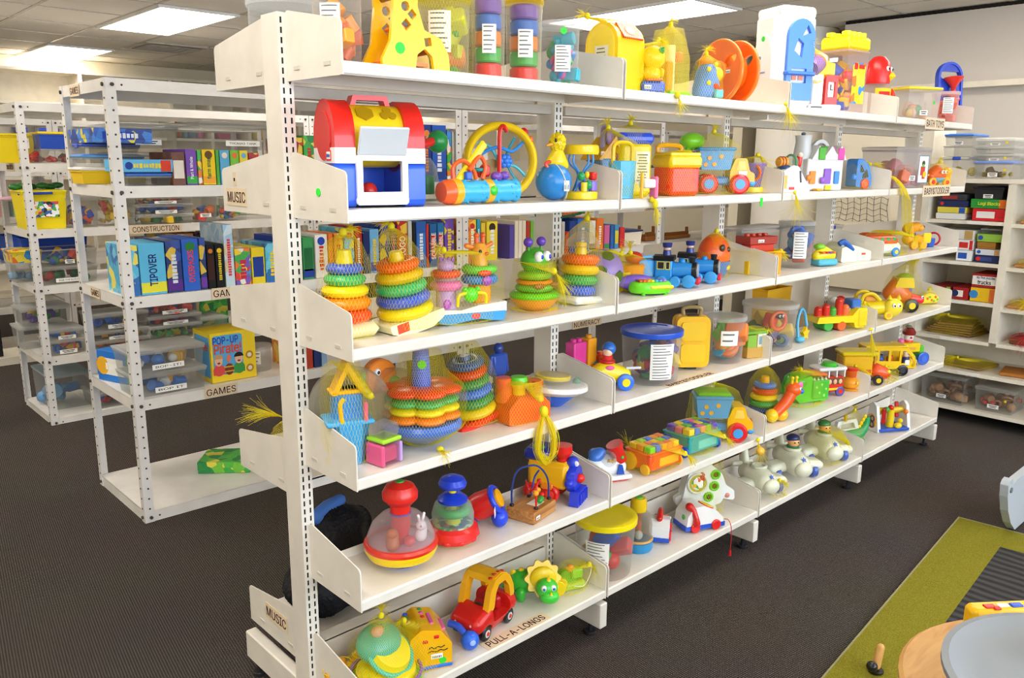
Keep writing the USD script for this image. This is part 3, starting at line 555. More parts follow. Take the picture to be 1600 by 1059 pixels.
row([(2.575, 2.62, 21, 'm:eef2ee', 'white book with green figures at the start of the numeracy row', None, 0, dict(logo='m:3a9a4a')), (2.625, 2.65, 19, 'm:c8c2b6', 'grey folder in the numeracy row', None, 0), (2.655, 2.685, 13, 'm:c8362a', 'short red box in the numeracy row', None, 0), (2.69, 2.75, 19, 'm:26408c', 'navy box under the dark green box', None, 0),
     (2.76, 2.86, 20, 'm:2f6ac0', 'wide blue box with white lettering in the numeracy row', '~', 'm:e8eef8'), (2.87, 2.925, 18.5, 'm:f0eee6', 'white and black file in the numeracy row', None, 0, dict(stripe='m:1a1a1a')), (2.935, 3.0, 19.5, 'm:ee7a2a', 'bright orange book in the numeracy row', '~', 'm:f6f0e6'),
     (3.01, 3.06, 15, 'm:d86aa0', 'pink book in the numeracy row', None, 0, dict(stripe='m:3f9a58')), (3.07, 3.1, 14.5, 'm:3a6ab8', 'steel blue slim book in the numeracy row', None, 0), (3.11, 3.15, 15, 'm:4a9ad0', 'light blue book with yellow panel in the numeracy row', None, 0, dict(band='m:f0d83a')), (3.16, 3.21, 13, 'm:d8343a', 'crimson book at the right end of the numeracy row', None, 0)], .949, GY0)
game('dark green box lying slanted on top of the numeracy books', (2.72, 1.97, 1.165), 26, 18, 5, 'm:1f5a3c', '~', 'm:e8642a', ry=-6, logo='m:f2f0e0')
t = T('tool_basket', 'black wire basket of rulers standing behind the numeracy books', 'basket', (2.98, 2.2, .95)); t.p('bin', 'm:1c1c1f', B(14, 12, 20, r=1)); t.p('handle', 'm:1c1c1f', TU([(-5, 0, 19), (-4, 0, 24), (4, 0, 24), (5, 0, 19)], .5))
crate('cream tub with navy lid at the far end of the games unit', (3.35, 2.0, .95), 22, 16, 10, 'm:2a3560', 'm:e6dcc8', tag='f')
# upper games deck
row([(.356, .41, 13, 'art_brown', 'dark brown box with a white strip', None, 0, dict(band='m:e8e0d4')), (.413, .458, 14.2, 'm:7c54b4', 'purple and green box lettered up the side', 'Part & Whole', 'm:f2f0f4', dict(stripe='m:3fae4a')), (.461, .478, 14, 'art_multi', 'thin green and yellow picture box', None, 0), (.481, .536, 14.2, 'm:f2cf26', 'yellow farm box with a cow picture', 'farm snap', 'm:2a6a3a', dict(logo='m:6a4a2a', stripe='m:f0a83a')),
     (.539, .553, 14, 'm:58b04a', 'narrow leaf green box', None, 0), (.556, .598, 14, 'm:62b4e2', 'pastel blue box with a fish', None, 0, dict(logo='m:f0e8d8')), (.601, .64, 14, 'm:82c44a', 'grass green box with an orange picture', None, 0, dict(logo='m:e8783a')), (.643, .68, 14, 'm:f0da48', 'lemon box with a blue picture', None, 0, dict(logo='m:6ab0e0')), (.683, .73, 13, 'art_red', 'red picture box', None, 0)], 1.381, GY0, where='on the upper games deck')
crate('grey clear tub under the light blue puzzle box', (.27, 1.95, 1.382), 17, 15, 4.8, '3a78d8', tag=None)
game('light blue puzzle box lying on the blue-lidded tub', (.258, 1.95, 1.434), 19.5, 20, 4.8, 'm:66b8ea', '~', 'm:f0d83a', logo='m:24409c', stripe='m:d8442e')
crate('yellow sorting box with white lid and red trim at the end of the games deck', (.24, 2.26, 1.382), 16, 26, 6.6, 'f2eee6', 'm:f2c81e', rz=90, tag=None)
crate('clear tub with light blue lid stacked on the yellow box', (.24, 2.26, 1.45), 15, 24, 5, '5a9ae0', rz=90, tag=None); crate('smaller clear tub with dark blue clips above it', (.24, 2.26, 1.503), 13, 22, 4.2, '2f52b8', rz=90, clips='4a5ac8', tag=None)
game('long blue jigsaw box on top of the clear tubs', (.24, 2.2, 1.547), 22, 34, 5.6, 'art_blue', '~', 'm:eef2f8', rz=0, band='m:2346b4')
crate('empty clear tub behind the light blue puzzle box', (.33, 2.25, 1.382), 18, 22, 13, 'f:dcdcd8', tag=None); crate('wide shallow clear tub stacked above the game spines', (.34, 2.2, 1.53), 25, 30, 9.5, 'f:e6e4de', tag='f')
crate('big clear train-track tub with a paper tag on the upper games deck', (.66, 2.05, 1.525), 36, 38, 11, 'f:e6e4de', tagtext='THOMAS TANK', tagw=15)
row([(.884, .94, 20, 'art_red', 'red and black picture box', None, 0), (.945, 1.0, 21, 'art_green', 'green board game box with red print', '~', 'm:c83a2a'), (1.602, 1.66, 28, 'm:24408c', 'tall navy box with orange number circles', '~', 'm:ee8a3a', dict(logo='m:ee8a3a')), (1.665, 1.755, 28, 'm:2a5cc0', 'tall royal blue box with white print', '~', 'm:eef0f8', dict(stripe='m:24408c')), (1.76, 1.79, 26, 'art_multi', 'narrow spotted book', None, 0), (1.795, 1.825, 25, 'm:e8e4dc', 'slim white file', None, 0),
     (1.91, 1.95, 17, 'm:e8e6e0', 'white folder with navy edge', None, 0, dict(stripe='m:2a3a6a')), (1.955, 2.0, 16, 'm:dedcd6', 'pale grey folder', None, 0), (2.005, 2.04, 16, 'm:e4e2da', 'off-white folder', None, 0)], 1.381, GY0, where='behind the red roofed toy house')
# lower games deck
crate('clear tub with paper tag on the lower games deck, bottom of two', (.285, 1.965, .529), 30, 19, 9.6, 'f:e2e2de', tagtext='BOP IT', tagw=13, contents=('blue and white game parts inside the lower clear games tub', ['3a7ad0', 'e8e8e8', 'e8a848', 'd8d8d8'], .7, 8, 5)); 
crate('clear tub with paper tag stacked on the other games tub', (.28, 1.965, .626), 30.5, 19.5, 9.8, 'f:e6e6e2', tagtext='BOP-IT!', tagw=13, contents=('white and blue handles inside the upper clear games tub', ['e8e8e8', '3a7ad0', 'f0b848', 'dcdcdc'], .7, 8, 5))
t = game('big yellow picture game box with red and blue title and two cheering children', (.575, 1.985, .529), 20.5, 18, 22, 'm:efd02a', lidline=False)
y = -9.03
q = t.p('printed_panel', 'm:5aa8de', EX(sbox(-9.3, 3.2, 4.2, 20.8), .06, y=y - .03, rd=1.2))
t.p('title_print', 'm:2a4ab0', TX('POP-UP', 3., -3.4, y - .06, 18.6, bold=True, w=11.5)); t.p('title_print', 'm:e04a22', TX('Pirate!', 4.2, -2.6, y - .07, 14.9, bold=True, w=12.5))
for sx, hc, sh in ((-7., 'c89a6a', 'e0504a'), (2.2, '2a1a14', '3f9a4a')):
    t.p('printed_child', 'm:' + sh, EX(circ(sx, 5.4, 2.6).union(sbox(sx - 2.6, 3.4, sx + 2.6, 5.4)), .06, y=y - .07)); t.p('printed_face', 'm:e8b896', EX(affinity.scale(circ(sx, 9.6, 2.1), .85, 1.1), .06, y=y - .1)); t.p('printed_hair', 'm:' + hc, EX(circ(sx, 10.3, 2.2).intersection(sbox(sx - 3, 10.5, sx + 3, 13)), .06, y=y - .13)); t.p('printed_mouth', 'm:8a2a2a', EX(affinity.scale(circ(sx, 8.6, .7), 1, .6), .05, y=y - .13))
t.p('printed_barrel', 'm:7a3a1e', EX(affinity.scale(circ(-2.4, 5.4, 2.6), .8, 1), .06, y=y - .1)); t.p('printed_hoop', 'm:d8a83a', EX(sbox(-4.6, 4.2, -.2, 4.8).union(sbox(-4.6, 6.2, -.2, 6.8)), .05, y=y - .14)); t.p('printed_figure', 'm:e8785a', EX(affinity.scale(circ(-2.4, 10.2, 1.6), .6, 1.1), .05, y=y - .1))
for z in (4.5, 10.5): t.p('printed_emblem', 'm:b8862a', EX(circ(7.2, z, 1.8), .05, y=y - .02)); t.p('printed_emblem', 'm:e8e0c8', EX(circ(7.2, z, 1.), .05, y=y - .05))
t.p('printed_side', 'm:5aa8de', B(.06, 15, 18, -10.28, 0, 2)); t.p('printed_side_title', 'm:e04a22', TX('Pirate', 3, -10.33, 0, 15.5, face='x', bold=True, w=12))
tub('grey plastic pot with a paper label behind the pirate game', (.745, 2.0, .529), 5, 12, 'f:cfcfca', 'f:d0d0cc', nlines=3)
game('blue and red biscuit-style game box at the end of the lower games deck', (.22, 2.2, .529), 26, 10, 13.5, 'm:2a78d0', '~', 'm:f4f4ee', rz=-72, logo='m:f0b428', stripe='m:3fae4a', band='m:f0eee8', up=False, lidline=False)
game('green and blue puzzle box lying on the empty bottom games deck', (.62, 2.13, .047), 19, 24, 5.5, 'art_green', None, rz=52, logo='m:15151a')
row([(.86, .905, 16, 'art_orange', 'orange and red spotted box', None, 0), (.91, .945, 15.5, 'm:b8402a', 'brick red box', None, 0), (.95, .985, 15, 'm:26366e', 'navy blue box', None, 0, dict(logo='m:e8e4dc')), (.99, 1.02, 15, 'm:8aa8c8', 'grey-blue box', None, 0)], .527, GY0, where='low behind the left blue basket')
for i, (x, w, m, l) in enumerate([(1.42, 14, 'm:1a1f30', 'black flat box with white print'), (1.62, 16, 'm:20242e', 'charcoal flat box'), (2.0, 15, 'm:8ac84a', 'lime flat box'), (2.2, 10, 'm:eeeae0', 'white flat box'), (2.34, 11, 'm:23305e', 'navy flat box')]):
    game(f'{l} low behind the ring stacker on the red base', (x + .03, 2.0, .529), w, 20, 5, m, None, logo='m:e8e4dc')
for i, (x, m, l) in enumerate([(2.62, 'm:3fae4a', 'green'), (2.69, 'm:7a55b8', 'violet'), (2.76, 'm:d84a8a', 'pink'), (2.83, 'm:e23b30', 'red'), (2.9, 'm:58b04a', 'lime')]):
    one('counting_block', f'{l} counting block above the NUMERACY sign', 'block', m, B(.06, .06, .05, x, 1.9, .5282, .006))
for i, (x, w, h, l) in enumerate([(5.28, .3, .05, 'flat brown wooden toy tray'), (5.52, .1, .1, 'brown wooden toy chair'), (5.72, .16, .09, 'low brown wooden toy bed'), (6.15, .5, .07, 'brown wooden toy fort base')]):
    t = T('wooden_toy', f'{l} on the dim shelf beyond the trains', 'wooden toy', (x, 3.72, .722), s=1.); t.p('board', 'm:9a5f2c', B(w, .3, h * .5, r=.01)); t.p('rail', 'm:84501f', B(w * .9, .02, h, 0, -.13, 0, .006)); t.p('upright', 'm:84501f', B(.02, .03, h * 1.6, w * .42, -.12, 0, .004))
one('book_pile', 'blue and red flat book pile under the IMAGES shelf rail', 'books', 'm:3a4a9a', B(.5, .3, .05, 6.3, 3.75, 1.417, .004)); one('booklet', 'blue pamphlet stack above the ACTIV sign', 'pamphlets', 'm:24408c', B(.3, .25, .1, 7.85, 3.8, 1.032, .004))

# ------------------------------------------------------------------ second row (front at y = 3.523)
UYF = 3.55
t = crate('tall yellow bin with green lid knob at the left end of the second row', (.215, 3.75, 1.46), 13, 20, 15.5, 'e8cf1a', 'm:f0d416', rz=90, tag='f', taper=.8)
tub('tall clear beaker half full of red pieces', (.285, 3.66, 1.46), 4, 17.5, None, 'c:e6e6e4', lz=(.45, .75), contents=('red pieces in the bottom of the tall clear beaker', ['d83a30', 'e8783a', 'c8342a'], .3, 14, 2.4))
crate('clear tub under the blue tray on the second row', (.40, 3.68, 1.46), 18, 24, 7.5, None, tag=None, contents=('red and wood pieces in the clear tub under the blue tray', ['d83a30', 'c8a878', 'e05a50'], .35, 12, 3))
crate('royal blue tray with yellow lid stacked on a clear tub', (.40, 3.68, 1.536), 19, 25, 9, 'f0d21a', '2350c0', tag=None)
t = crate('big bright yellow bucket of plastic animals with a picture label', (.305, 3.7, 1.104), 22, 24, 21, 'eedb10', 'm:f2da12', tag=None, taper=.88); t.p('picture_label', 'print_busy', B(13.5, .12, 8.5, 0, -11.6, 6.5)); t.p('carry_handle', '2a4ab0', TU([(-11, -6, 19), (-6, -13, 19.4), (4, -13, 19.6)], .7))
one('toy_foliage', 'pile of dark green plastic toy leaves on top of the yellow bucket', 'toy leaves', '2a7a34', *[S(.035, .03, .018, .2 + .045 * i, 3.72 + .03 * (i % 3), 1.33 + .006 * (i % 2), n=1) for i in range(6)])
crate('pink-lidded clear tub at the left end of the second row', (.235, 4.0, 1.104), 16, 14, 16, 'e8b8d0', rz=90, tag=None)
P5 = ['3a6fd0', 'e8742a', 'f0cf2a', '45a84e', 'e23b30']
crate('clear tub of blue and orange balls beside the yellow bucket', (.49, 3.68, 1.104), 16, 22, 17, 'f:d8d6d0', tag=None, contents=('blue and orange plastic pieces in the clear tub beside the yellow bucket', ['2a4ab0', '2a4ab0', 'e85a2a', 'f0b02a'], .75, 34, 4))
crate('clear tub of yellow and pink beads behind the near steel post', (.685, 3.68, 1.104), 18, 22, 17, 'f:d8d6d0', tag=None, contents=('yellow and pink beads in the clear tub behind the near post', ['f0c820', 'e85a8a', 'f0d84a', 'e8483a'], .85, 40, 3.4))
for i, (z, h, cs, l) in enumerate([(1.104, 5.9, ['e8c02a', 'e8c02a', '3a8a4a'], 'lowest flat clear tub of yellow pieces under the CONSTRUCTION deck stack'), (1.164, 5.9, ['3a6fd0', 'd84a3a', '3a6fd0'], 'middle flat clear tub of blue and red bricks in the stack'), (1.224, 4.8, ['e8a82a', 'd84a3a', 'e8a82a'], 'top flat clear tub of orange pieces in the stack')]):
    crate(l, (.955, 3.7, z), 32, 26, h, 'f:e8e8e4', tag='f' if i else None, tagw=13, contents=('pieces inside the ' + l.split(' in the')[0].split(' under')[0], cs, .8, 22, 4))
crate('large clear tub of rainbow rings right of the flat tub stack', (1.2, 3.7, 1.104), 15, 24, 16, None, tag='f', tagw=7, contents=('rainbow curved pieces in the large clear tub', P5, .5, 16, 4.5)); crate('clear tub of mixed bricks near the MUSIC bracket', (1.38, 3.7, 1.104), 19, 24, 15, None, tag=None, contents=('mixed bricks in the clear tub near the bracket', P5, .6, 22, 4))
# CONSTRUCTION deck (.795)
crate('clear tub with yellow lid at the left end of the third deck', (.225, 3.86, .796), 22, 14, 11, None, rz=90, tag=None, contents=('grey-blue bricks in the end tub', ['7a9ab8', '8aa8c0'], .5, 9, 4)); crate('yellow flower patterned tray on the end tub', (.225, 3.86, .907), 23, 15, 7, 'art_yellow', 'art_yellow', rz=90, tag=None)
crate('clear tub of green bricks with a two-line paper tag', (.385, 3.67, .796), 29, 24, 9.8, 'f:dcdcd8', tagtext='BOB THE BUILDER', tagw=15, contents=('dark green bricks in the tagged clear tub', ['2f7a44', '2f7a44', 'b83a2a', '2f7a44'], .85, 28, 4))
crate('clear tub of yellow and red blocks stacked on the green brick tub', (.39, 3.67, .896), 29.5, 24.5, 9.5, None, tag='f', tagw=5, contents=('yellow red and green blocks in the stacked tub', ['f0c02a', 'd83a2a', '3a8a4a', '2a5ab0'], .6, 24, 4))
crate('bright blue open tray behind the block tubs', (.42, 4.0, .93), 36, 14, 10, None, 'm:2350c0', tag=None)
game('red and yellow board box above the blue tray', (.46, 4.0, 1.035), 22, 14, 4, 'art_red', None, band='m:f0cf2a')
row([(.82, .9, 22, 'art_purple', 'purple boxed kit', None, 0), (.905, 1.02, 24, 'art_yellow', 'yellow flowered boxed kit', None, 0), (1.03, 1.12, 24, 'm:e8a06a', 'peach coloured boxed kit', None, 0), (1.13, 1.22, 23, 'm:2a2430', 'dark boxed kit with a maroon edge', None, 0, dict(stripe='m:7a1f2a')), (1.23, 1.38, 24, 'm:c8b08a', 'tan boxed kit', None, 0)], .796, UYF + .05, where='under the CONSTRUCTION sign')
# .39 deck: stacks
def stack(x, y, z, items, w, d):
    for l, h, cs, tagged in items:
        crate(l, (x, y, z), w, d, h - .15, 'f:e4e4e0', tag='f' if tagged else None, tagw=w * .48, contents=('pieces inside the ' + l, cs, .75, 18, min(4, h * .6))); z += h / 100
stack(.335, 3.66, .391, [('lowest tub of green pieces in the left stack, fourth deck', 9, ['3a8a4a', '3a6fd0', 'e0b83a', 'd85a6a'], 1), ('thin tub of small figures in the left stack of the fourth deck', 6, ['e8b83a', '3a6fd0', 'd83a3a'], 1)], 19, 22)
crate('clear tub of railway pieces on top at the left of the fourth deck', (.3, 3.9, .541), 26, 20, 10, 'f:e0e0dc', tag=None, contents=('purple and green railway pieces', ['5a3a8a', '3a8a4a', 'e0b83a'], .7, 14, 4))
crate('long clear tub lying deep at the left end of the fourth deck', (.3, 3.95, .391), 27, 22, 13, 'f:e4e4e0', tag=None)
stack(.635, 3.68, .391, [('lowest thin tub in the middle stack of the fourth deck', 5, ['e8a83a', 'd85a3a'], 1), ('second thin tub in the middle stack of the fourth deck', 5.6, ['3a6fd0', 'e8a83a'], 1), ('taller tub of green and blue bricks on the middle stack', 10, ['3a8a4a', '3a6fd0', 'e0b83a'], 1)], 31, 24)
stack(.955, 3.68, .391, [('tub of green sticks at the base of the right stack', 9.5, ['3a9a4a', 'e8d03a', '2f7a44'], 0), ('thin tub in the middle of the right stack', 6, ['c83a3a', '8a5a9a'], 1), ('tub of salmon red letters on the right stack', 9, ['e8584a', 'e8584a', '3a6fd0'], 1)], 32, 24)
crate('clear tub with a slanted tag beside the green stick tub', (1.2, 3.66, .391), 17, 20, 11, 'f:dcdcd8', tag='f'); game('yellow and navy boxed kit in front of a picture on the fourth deck', (1.17, 3.9, .391), 9, 16, 23, 'art_navy', None, stripe='m:f0cf2a', lidline=False); game('green landscape picture box on the fourth deck', (1.33, 3.92, .391), 20, 10, 22, 'art_green', None, lidline=False)
# bottom deck
crate('large clear lidded crate with a blue cloth inside on the left of the bottom deck', (.36, 3.88, .036), 38, 22, 21, 'f:cfdfe6', rz=90, tag=None, contents=('folded blue cloth in the left crate', ['6a9ac8', '7aa8d0'], .6, 8, 8))
crate('clear tub with car picture label, upper of two on the bottom deck', (.62, 3.68, .132), 34, 26, 10, 'f:e0e0dc', tag=None, contents=('toy cars in the upper tub', ['e8742a', '1a1a1a', 'f0c82a', 'd83a2a'], .7, 20, 5))
crate('clear tub of blue and green blocks, lower of two on the bottom deck', (.62, 3.68, .036), 34, 26, 9.5, 'f:e0e0dc', tag=None, contents=('blue red and green blocks in the lower tub', ['2a4ac0', '2f8a5a', 'd83a2a', '2a4ac0'], .8, 22, 6))
# third row, seen in the gaps
row([(-.35, -.2, 26, 'm:2a4ab0', 'blue upright case', None, 0), (.3, .55, 14, 'm:c83a2a', 'red carry case', None, 0), (.6, .72, 12, 'm:7ab8a0', 'pale green watering can box', None, 0)], 1.051, 5.7, where='on the third row at far left')
crate('blue crate at the far left edge on the third row', (.68, 5.9, .701), 30, 30, 20, None, 'm:2a5ac8', tag=None)
# ------------------------------------------------------------------ low cream shelving along the right side, front at x = 4.15
rs = T('low_shelving', 'low cream wooden shelving along the right side of the room', 'shelving', (4.15, 0, 0), s=1.)
for z, y0 in ((.09, -1.9), (.31, -1.9)): rs.p('shelf_board', CREAM, strips(0, .42, y0, .40, z - .022, z), smooth=False)
for z in (.498, .72, .943, 1.176): rs.p('shelf_board', CREAM, strips(.003, .42, -.035, .40, z - .02, z), smooth=False)
for z in (.498, .70, .93, 1.17): rs.p('shelf_board', CREAM, strips(.003, .42, -1.9, -.075, z - .02, z), smooth=False)
rs.p('top_board', CREAM, strips(-.008, .44, -1.9, .42, 1.385, 1.41), smooth=False)
for y in (.39, -.055, -.7): rs.p('divider', CREAM, strips(0, .42, y - .02, y + .02, .498 if y < .3 else 0, 1.385), smooth=False)
rs.p('back_panel', CREAM, strips(.42, .435, -1.9, .41, 0, 1.39), smooth=False); rs.p('end_post', CREAM, strips(.1, .44, .42, .5, 0, 1.9), smooth=False)
for z, y in ((1.166, .1), (.933, .17), (.71, .16), (.488, .17), (.30, .05)): rs.p('shelf_strip', 'm:f2eee4', B(.002, .11, .016, -.002, y, z - .008))
def rbox(label, y0, y1, z0, z1, mat, **k): return game(label, (4.17 + .13, (y0 + y1) / 2, z0), (y1 - y0) * 100, 24, (z1 - z0) * 100, mat, rz=-90, **k)
def rtub(label, y0, y1, z0, z1, lid, **k): return crate(label, (4.17 + .13, (y0 + y1) / 2, z0), (y1 - y0) * 100 - 1.2, 24, (z1 - z0) * 100, lid, rz=-90, tagw=5, **k)
Yd = 'm:f0d81e'
rtub('clear tub with blue clips on top of the right shelving, lowest of the left pile', .175, .335, 1.411, 1.53, 'f:e6e6e2', clips='2a52c0', contents=('yellow flat pieces in the clipped tub', ['e8c83a', 'f0d85a'], .5, 9, 4)); rtub('clear tub in the middle of the left pile on the right shelving', .175, .34, 1.532, 1.59, None, tag=None); rtub('small blue-lidded tub at the top of the left pile', .18, .335, 1.592, 1.655, '3a7ad8')
rtub('blue-lidded clear tub at the base of the right pile', -.04, .165, 1.411, 1.505, '7a9ae8', dot=Yd, contents=('brown and yellow pieces in the blue-lidded tub', ['c8a070', 'e8d02a', '9a7a5a'], .5, 12, 3.5)); rtub('clear tub second up in the right pile', -.035, .165, 1.507, 1.547, 'f:e6e6e2', dot=Yd); rtub('clear tub third up in the right pile', -.035, .168, 1.549, 1.588, 'f:e6e6e2', tag=None); rtub('clear tub at the top of the right pile', -.035, .168, 1.59, 1.63, 'f:e6e6e2', dot=Yd)
rtub('grey clear tub at the right edge on top of the right shelving', -.3, -.06, 1.411, 1.54, 'f:dcdcda', tag=None)
rbox('red puzzle box with white tag on the top right shelf', -.03, .14, 1.178, 1.245, 'm:d8242c', band='m:f0ece8'); rbox('green box with yellow lettering stacked on the red box', -.035, .155, 1.247, 1.298, 'm:2f9a3c', title='Logi Blocks', tcol='m:f2e83a', stripe='m:e8742a'); rtub('black tub on the green lettered box', -.01, .15, 1.30, 1.365, 'm:222226', body='m:2a2a2e')
rbox('white box at the base of the left pile on the top right shelf', .18, .335, 1.178, 1.212, 'm:e6e6e2'); rbox('yellow and blue box in that pile', .175, .33, 1.214, 1.247, 'm:e8d850', stripe='m:2a5ab8'); rbox('red and navy box in that pile', .17, .33, 1.249, 1.283, 'm:24305e', logo='m:d8302a'); rbox('dark flat box topping that pile', .18, .33, 1.285, 1.32, 'm:3a3a3e', band='m:a83a3a')
rbox('blue and white puzzle box standing low on the second right shelf', .115, .2, .945, 1.005, 'm:eef0f2', band='m:2a5ab8'); rbox('red and white puzzle box above the blue and white one', .115, .2, 1.007, 1.065, 'm:f0eeee', stripe='m:d8302a', band='m:d8302a'); rbox('long red and white box across the top of the second right shelf', .115, .335, 1.067, 1.12, 'm:e8e4dc', logo='m:c8342a', stripe='m:c8a060')
rbox('red and navy box at the base of the right pile on the second shelf', -.03, .1, .945, .985, 'm:24305e', logo='m:e02a2a', band='m:3a4a8a'); rbox('white and blue box second in the right pile on the second shelf', -.028, .1, .987, 1.02, 'm:dfe4ea', logo='m:2a5ab8', stripe='m:c89a6a'); rbox('brown box third in the right pile on the second shelf', 0, .095, 1.022, 1.06, 'm:a8742e'); rbox('blue and lime box fourth in the right pile on the second shelf', -.03, .1, 1.062, 1.105, 'm:9ac84a', logo='m:2a52b0'); rtub('clear lid pile on the lime box', -.02, .09, 1.107, 1.135, None, tag=None)
rbox('dark red puzzle box left on the third right shelf', .205, .31, .722, .79, 'm:8a1a1e', stripe='m:7ac83a'); rbox('red puzzle box with black train picture', .11, .195, .722, .79, 'm:a82024', band='m:f2ece4', logo='m:24305e'); rbox('yellow puzzle box under the trucks box', -.03, .1, .722, .80, 'm:eec01e', logo='m:3a8ad0', stripe='m:e8783a')
t = rbox('dark red and white trucks puzzle box', -.032, .1, .802, .88, 'm:a82a26'); t.p('printed_band', 'm:f2efe8', B(12.6, .06, 5, 0, -12.05, 1.6)); t.p('title_print', 'm:2a3a80', TX('my first puzzles', 1.3, .6, -12.1, 5.6, bold=True, d=.05, w=9.6)); t.p('title_print', 'm:15151a', TX('trucks', 2.2, 0, -12.1, 3.1, bold=True, d=.05, w=7))
for i, (y, z, w, l, n) in enumerate([(.2, .5, .27, 'netted pile of wooden inset puzzles on the fourth right shelf', 5), (.12, .312, .26, 'netted wooden puzzle board on the fifth right shelf', 1)]):
    for j in range(n): one('puzzle_board', f'brown wooden puzzle board, {["lowest", "second", "third", "fourth", "topmost"][j]} in the netted pile on the fourth right shelf' if n > 1 else 'single brown wooden puzzle board inside the net on the fifth right shelf', 'puzzle', 'm:8a6a34', ro(B(w - .02 * j, .24, .012, 0, 0, 0, .003), 'z', 90 + 5 * j - 8), pos=(4.34, y, z + .003 + .0135 * j))
    net('yellow net wrapped around the ' + ('pile of puzzle boards' if n > 1 else 'single puzzle board'), (4.34, y, z + .002), [(.05, 4, 4), (.1, 13.5, 15), (1 + 1.35 * n, 13.5, 15), (2 + 1.5 * n, 9, 9), (3.6 + 1.5 * n, 1, 1, -11, 2)], tail=(-1, .6, .15), tl=9, seed=31 + i, spread=.3)
one('puzzle_board', 'bare orange-brown wooden board at the right edge', 'puzzle', 'm:b0702c', ro(B(.2, .3, .02, r=.004), 'z', 8), pos=(4.32, -.23, .312))
crate('clear lidded tub of wooden pieces on the right bottom shelf, left', (4.31, .19, .092), 24, 26, 17, 'f:d8d6d0', rz=-90, tagw=5.5, contents=('brown wooden pieces in the left bottom tub', ['a87850', '8a5f3e', 'b88a60'], .7, 30, 4.5)); crate('clear lidded tub of wooden pieces on the right bottom shelf, right', (4.31, -.09, .092), 20, 24, 14, 'f:d8d6d0', rz=-90, tagw=6, contents=('brown and red wooden pieces in the right bottom tub', ['a87850', 'c83a30', 'b88a60'], .7, 24, 4), dot='m:f0d81e')
for i, (y, z, w, m, l) in enumerate([(-.2, 1.172, 7, 'net', 'yellow net bundle on the top cell at the right edge'), (-.2, .932, 9, 'net', 'yellow net bundle over wooden puzzles at the right edge'), (-.19, .702, 10, 'net', 'yellow net hanging off the middle cell at the right edge')]):
    one('puzzle_board', 'wooden puzzle board inside the ' + l, 'puzzle', 'm:c88a4a', B(.22, .2, .014, r=.003), pos=(4.31, y, z))
    net(l, (4.31, y, z), [(.02, 5, 5), (.1, 12, 11), (2.4, 12, 11), (4, 7, 7), (4.6, 1, 1, -10, 0)], tail=(-1, .1, -.2), tl=10, seed=60 + i, spread=.5)
one('puzzle_board', 'dark wooden board inside the red net at the right edge', 'puzzle', 'm:6a4a2a', B(.2, .16, .03, r=.004), pos=(4.31, -.2, .50))
net('red net bag hanging over the cell at the right edge', (4.31, -.2, .5), [(.02, 4, 4), (.1, 12, 9.5), (3.4, 12, 9.5), (5, 6, 6), (6, 1, 1, -11, 0)], tail=(-1, -.05, -.7), tl=11, seed=70, mat='red_net', spread=.5)
# ------------------------------------------------------------------ right foreground: rug, stool, tray
rug = T('rug', 'lime green rug with a black ribbed middle at lower right', 'rug', (0, 0, 0), s=1.)
rp = [(2.708, -.429), (1.0, -.592), (.85, -2.3), (2.86, -2.3)]; ri = [(2.528, -.645), (1.6, -.722), (1.47, -2.15), (2.70, -2.15)]
reg('rug_green', {'g': ('geometry', {}), 'n': ('noise_texture', {'scale': 300., 'detail': 2}), 'r': ('rgb_ramp', {'ramp': [(.3, lin('6a6418')), (.7, lin('8d862c'))]}), 'b': ('bump', {'strength': .5, 'distance': .002}), 'p': ('principled_bsdf', {'roughness': .95, 'specular_ior_level': .1})}, [('g.position', 'n.vector'), ('n.fac', 'r.fac'), ('r.color', 'p.base_color'), ('n.fac', 'b.height'), ('b.normal', 'p.normal')], 'p.BSDF')
reg('rug_black', {'g': ('geometry', {}), 'w': ('wave_texture', {'bands_direction': 'x', 'scale': 7., 'distortion': 1.2, 'detail': 3, 'detail_scale': 1.2}), 'r': ('rgb_ramp', {'ramp': [(.2, lin('1c1b1c')), (.8, lin('3c3a3a'))]}), 'b': ('bump', {'strength': .8, 'distance': .004}), 'p': ('principled_bsdf', {'roughness': .9})}, [('g.position', 'w.vector'), ('w.fac', 'r.fac'), ('r.color', 'p.base_color'), ('w.fac', 'b.height'), ('b.normal', 'p.normal')], 'p.BSDF')
def slab(poly, z0, z1): m = extrude_polygon(poly, z1 - z0, engine='earcut'); return mv(m, 0, 0, z0)
rug.p('border', 'rug_green', slab(Polygon(rp).difference(Polygon(ri)), .001, .009), smooth=False); rug.p('ribbed_middle', 'rug_black', slab(Polygon(ri), .001, .008), smooth=False)
rug.p('edge_binding', 'm:8f8a62', slab(Polygon(rp).difference(Polygon(rp).buffer(-.006)), .0012, .0102), smooth=False)
reg('pale_wood', {'tc': ('texture_coordinate', {}), 'mp': ('mapping', {'scale': (2., 14., 2.)}), 'n': ('noise_texture', {'scale': 3., 'detail': 5, 'distortion': .8}), 'r': ('rgb_ramp', {'ramp': [(.3, lin('c98f4a')), (.7, lin('e2b36c'))]}), 'p': ('principled_bsdf', {'roughness': .45})}, [('tc.object', 'mp.vector'), ('mp.vector', 'n.vector'), ('n.fac', 'r.fac'), ('r.color', 'p.base_color')], 'p.BSDF')

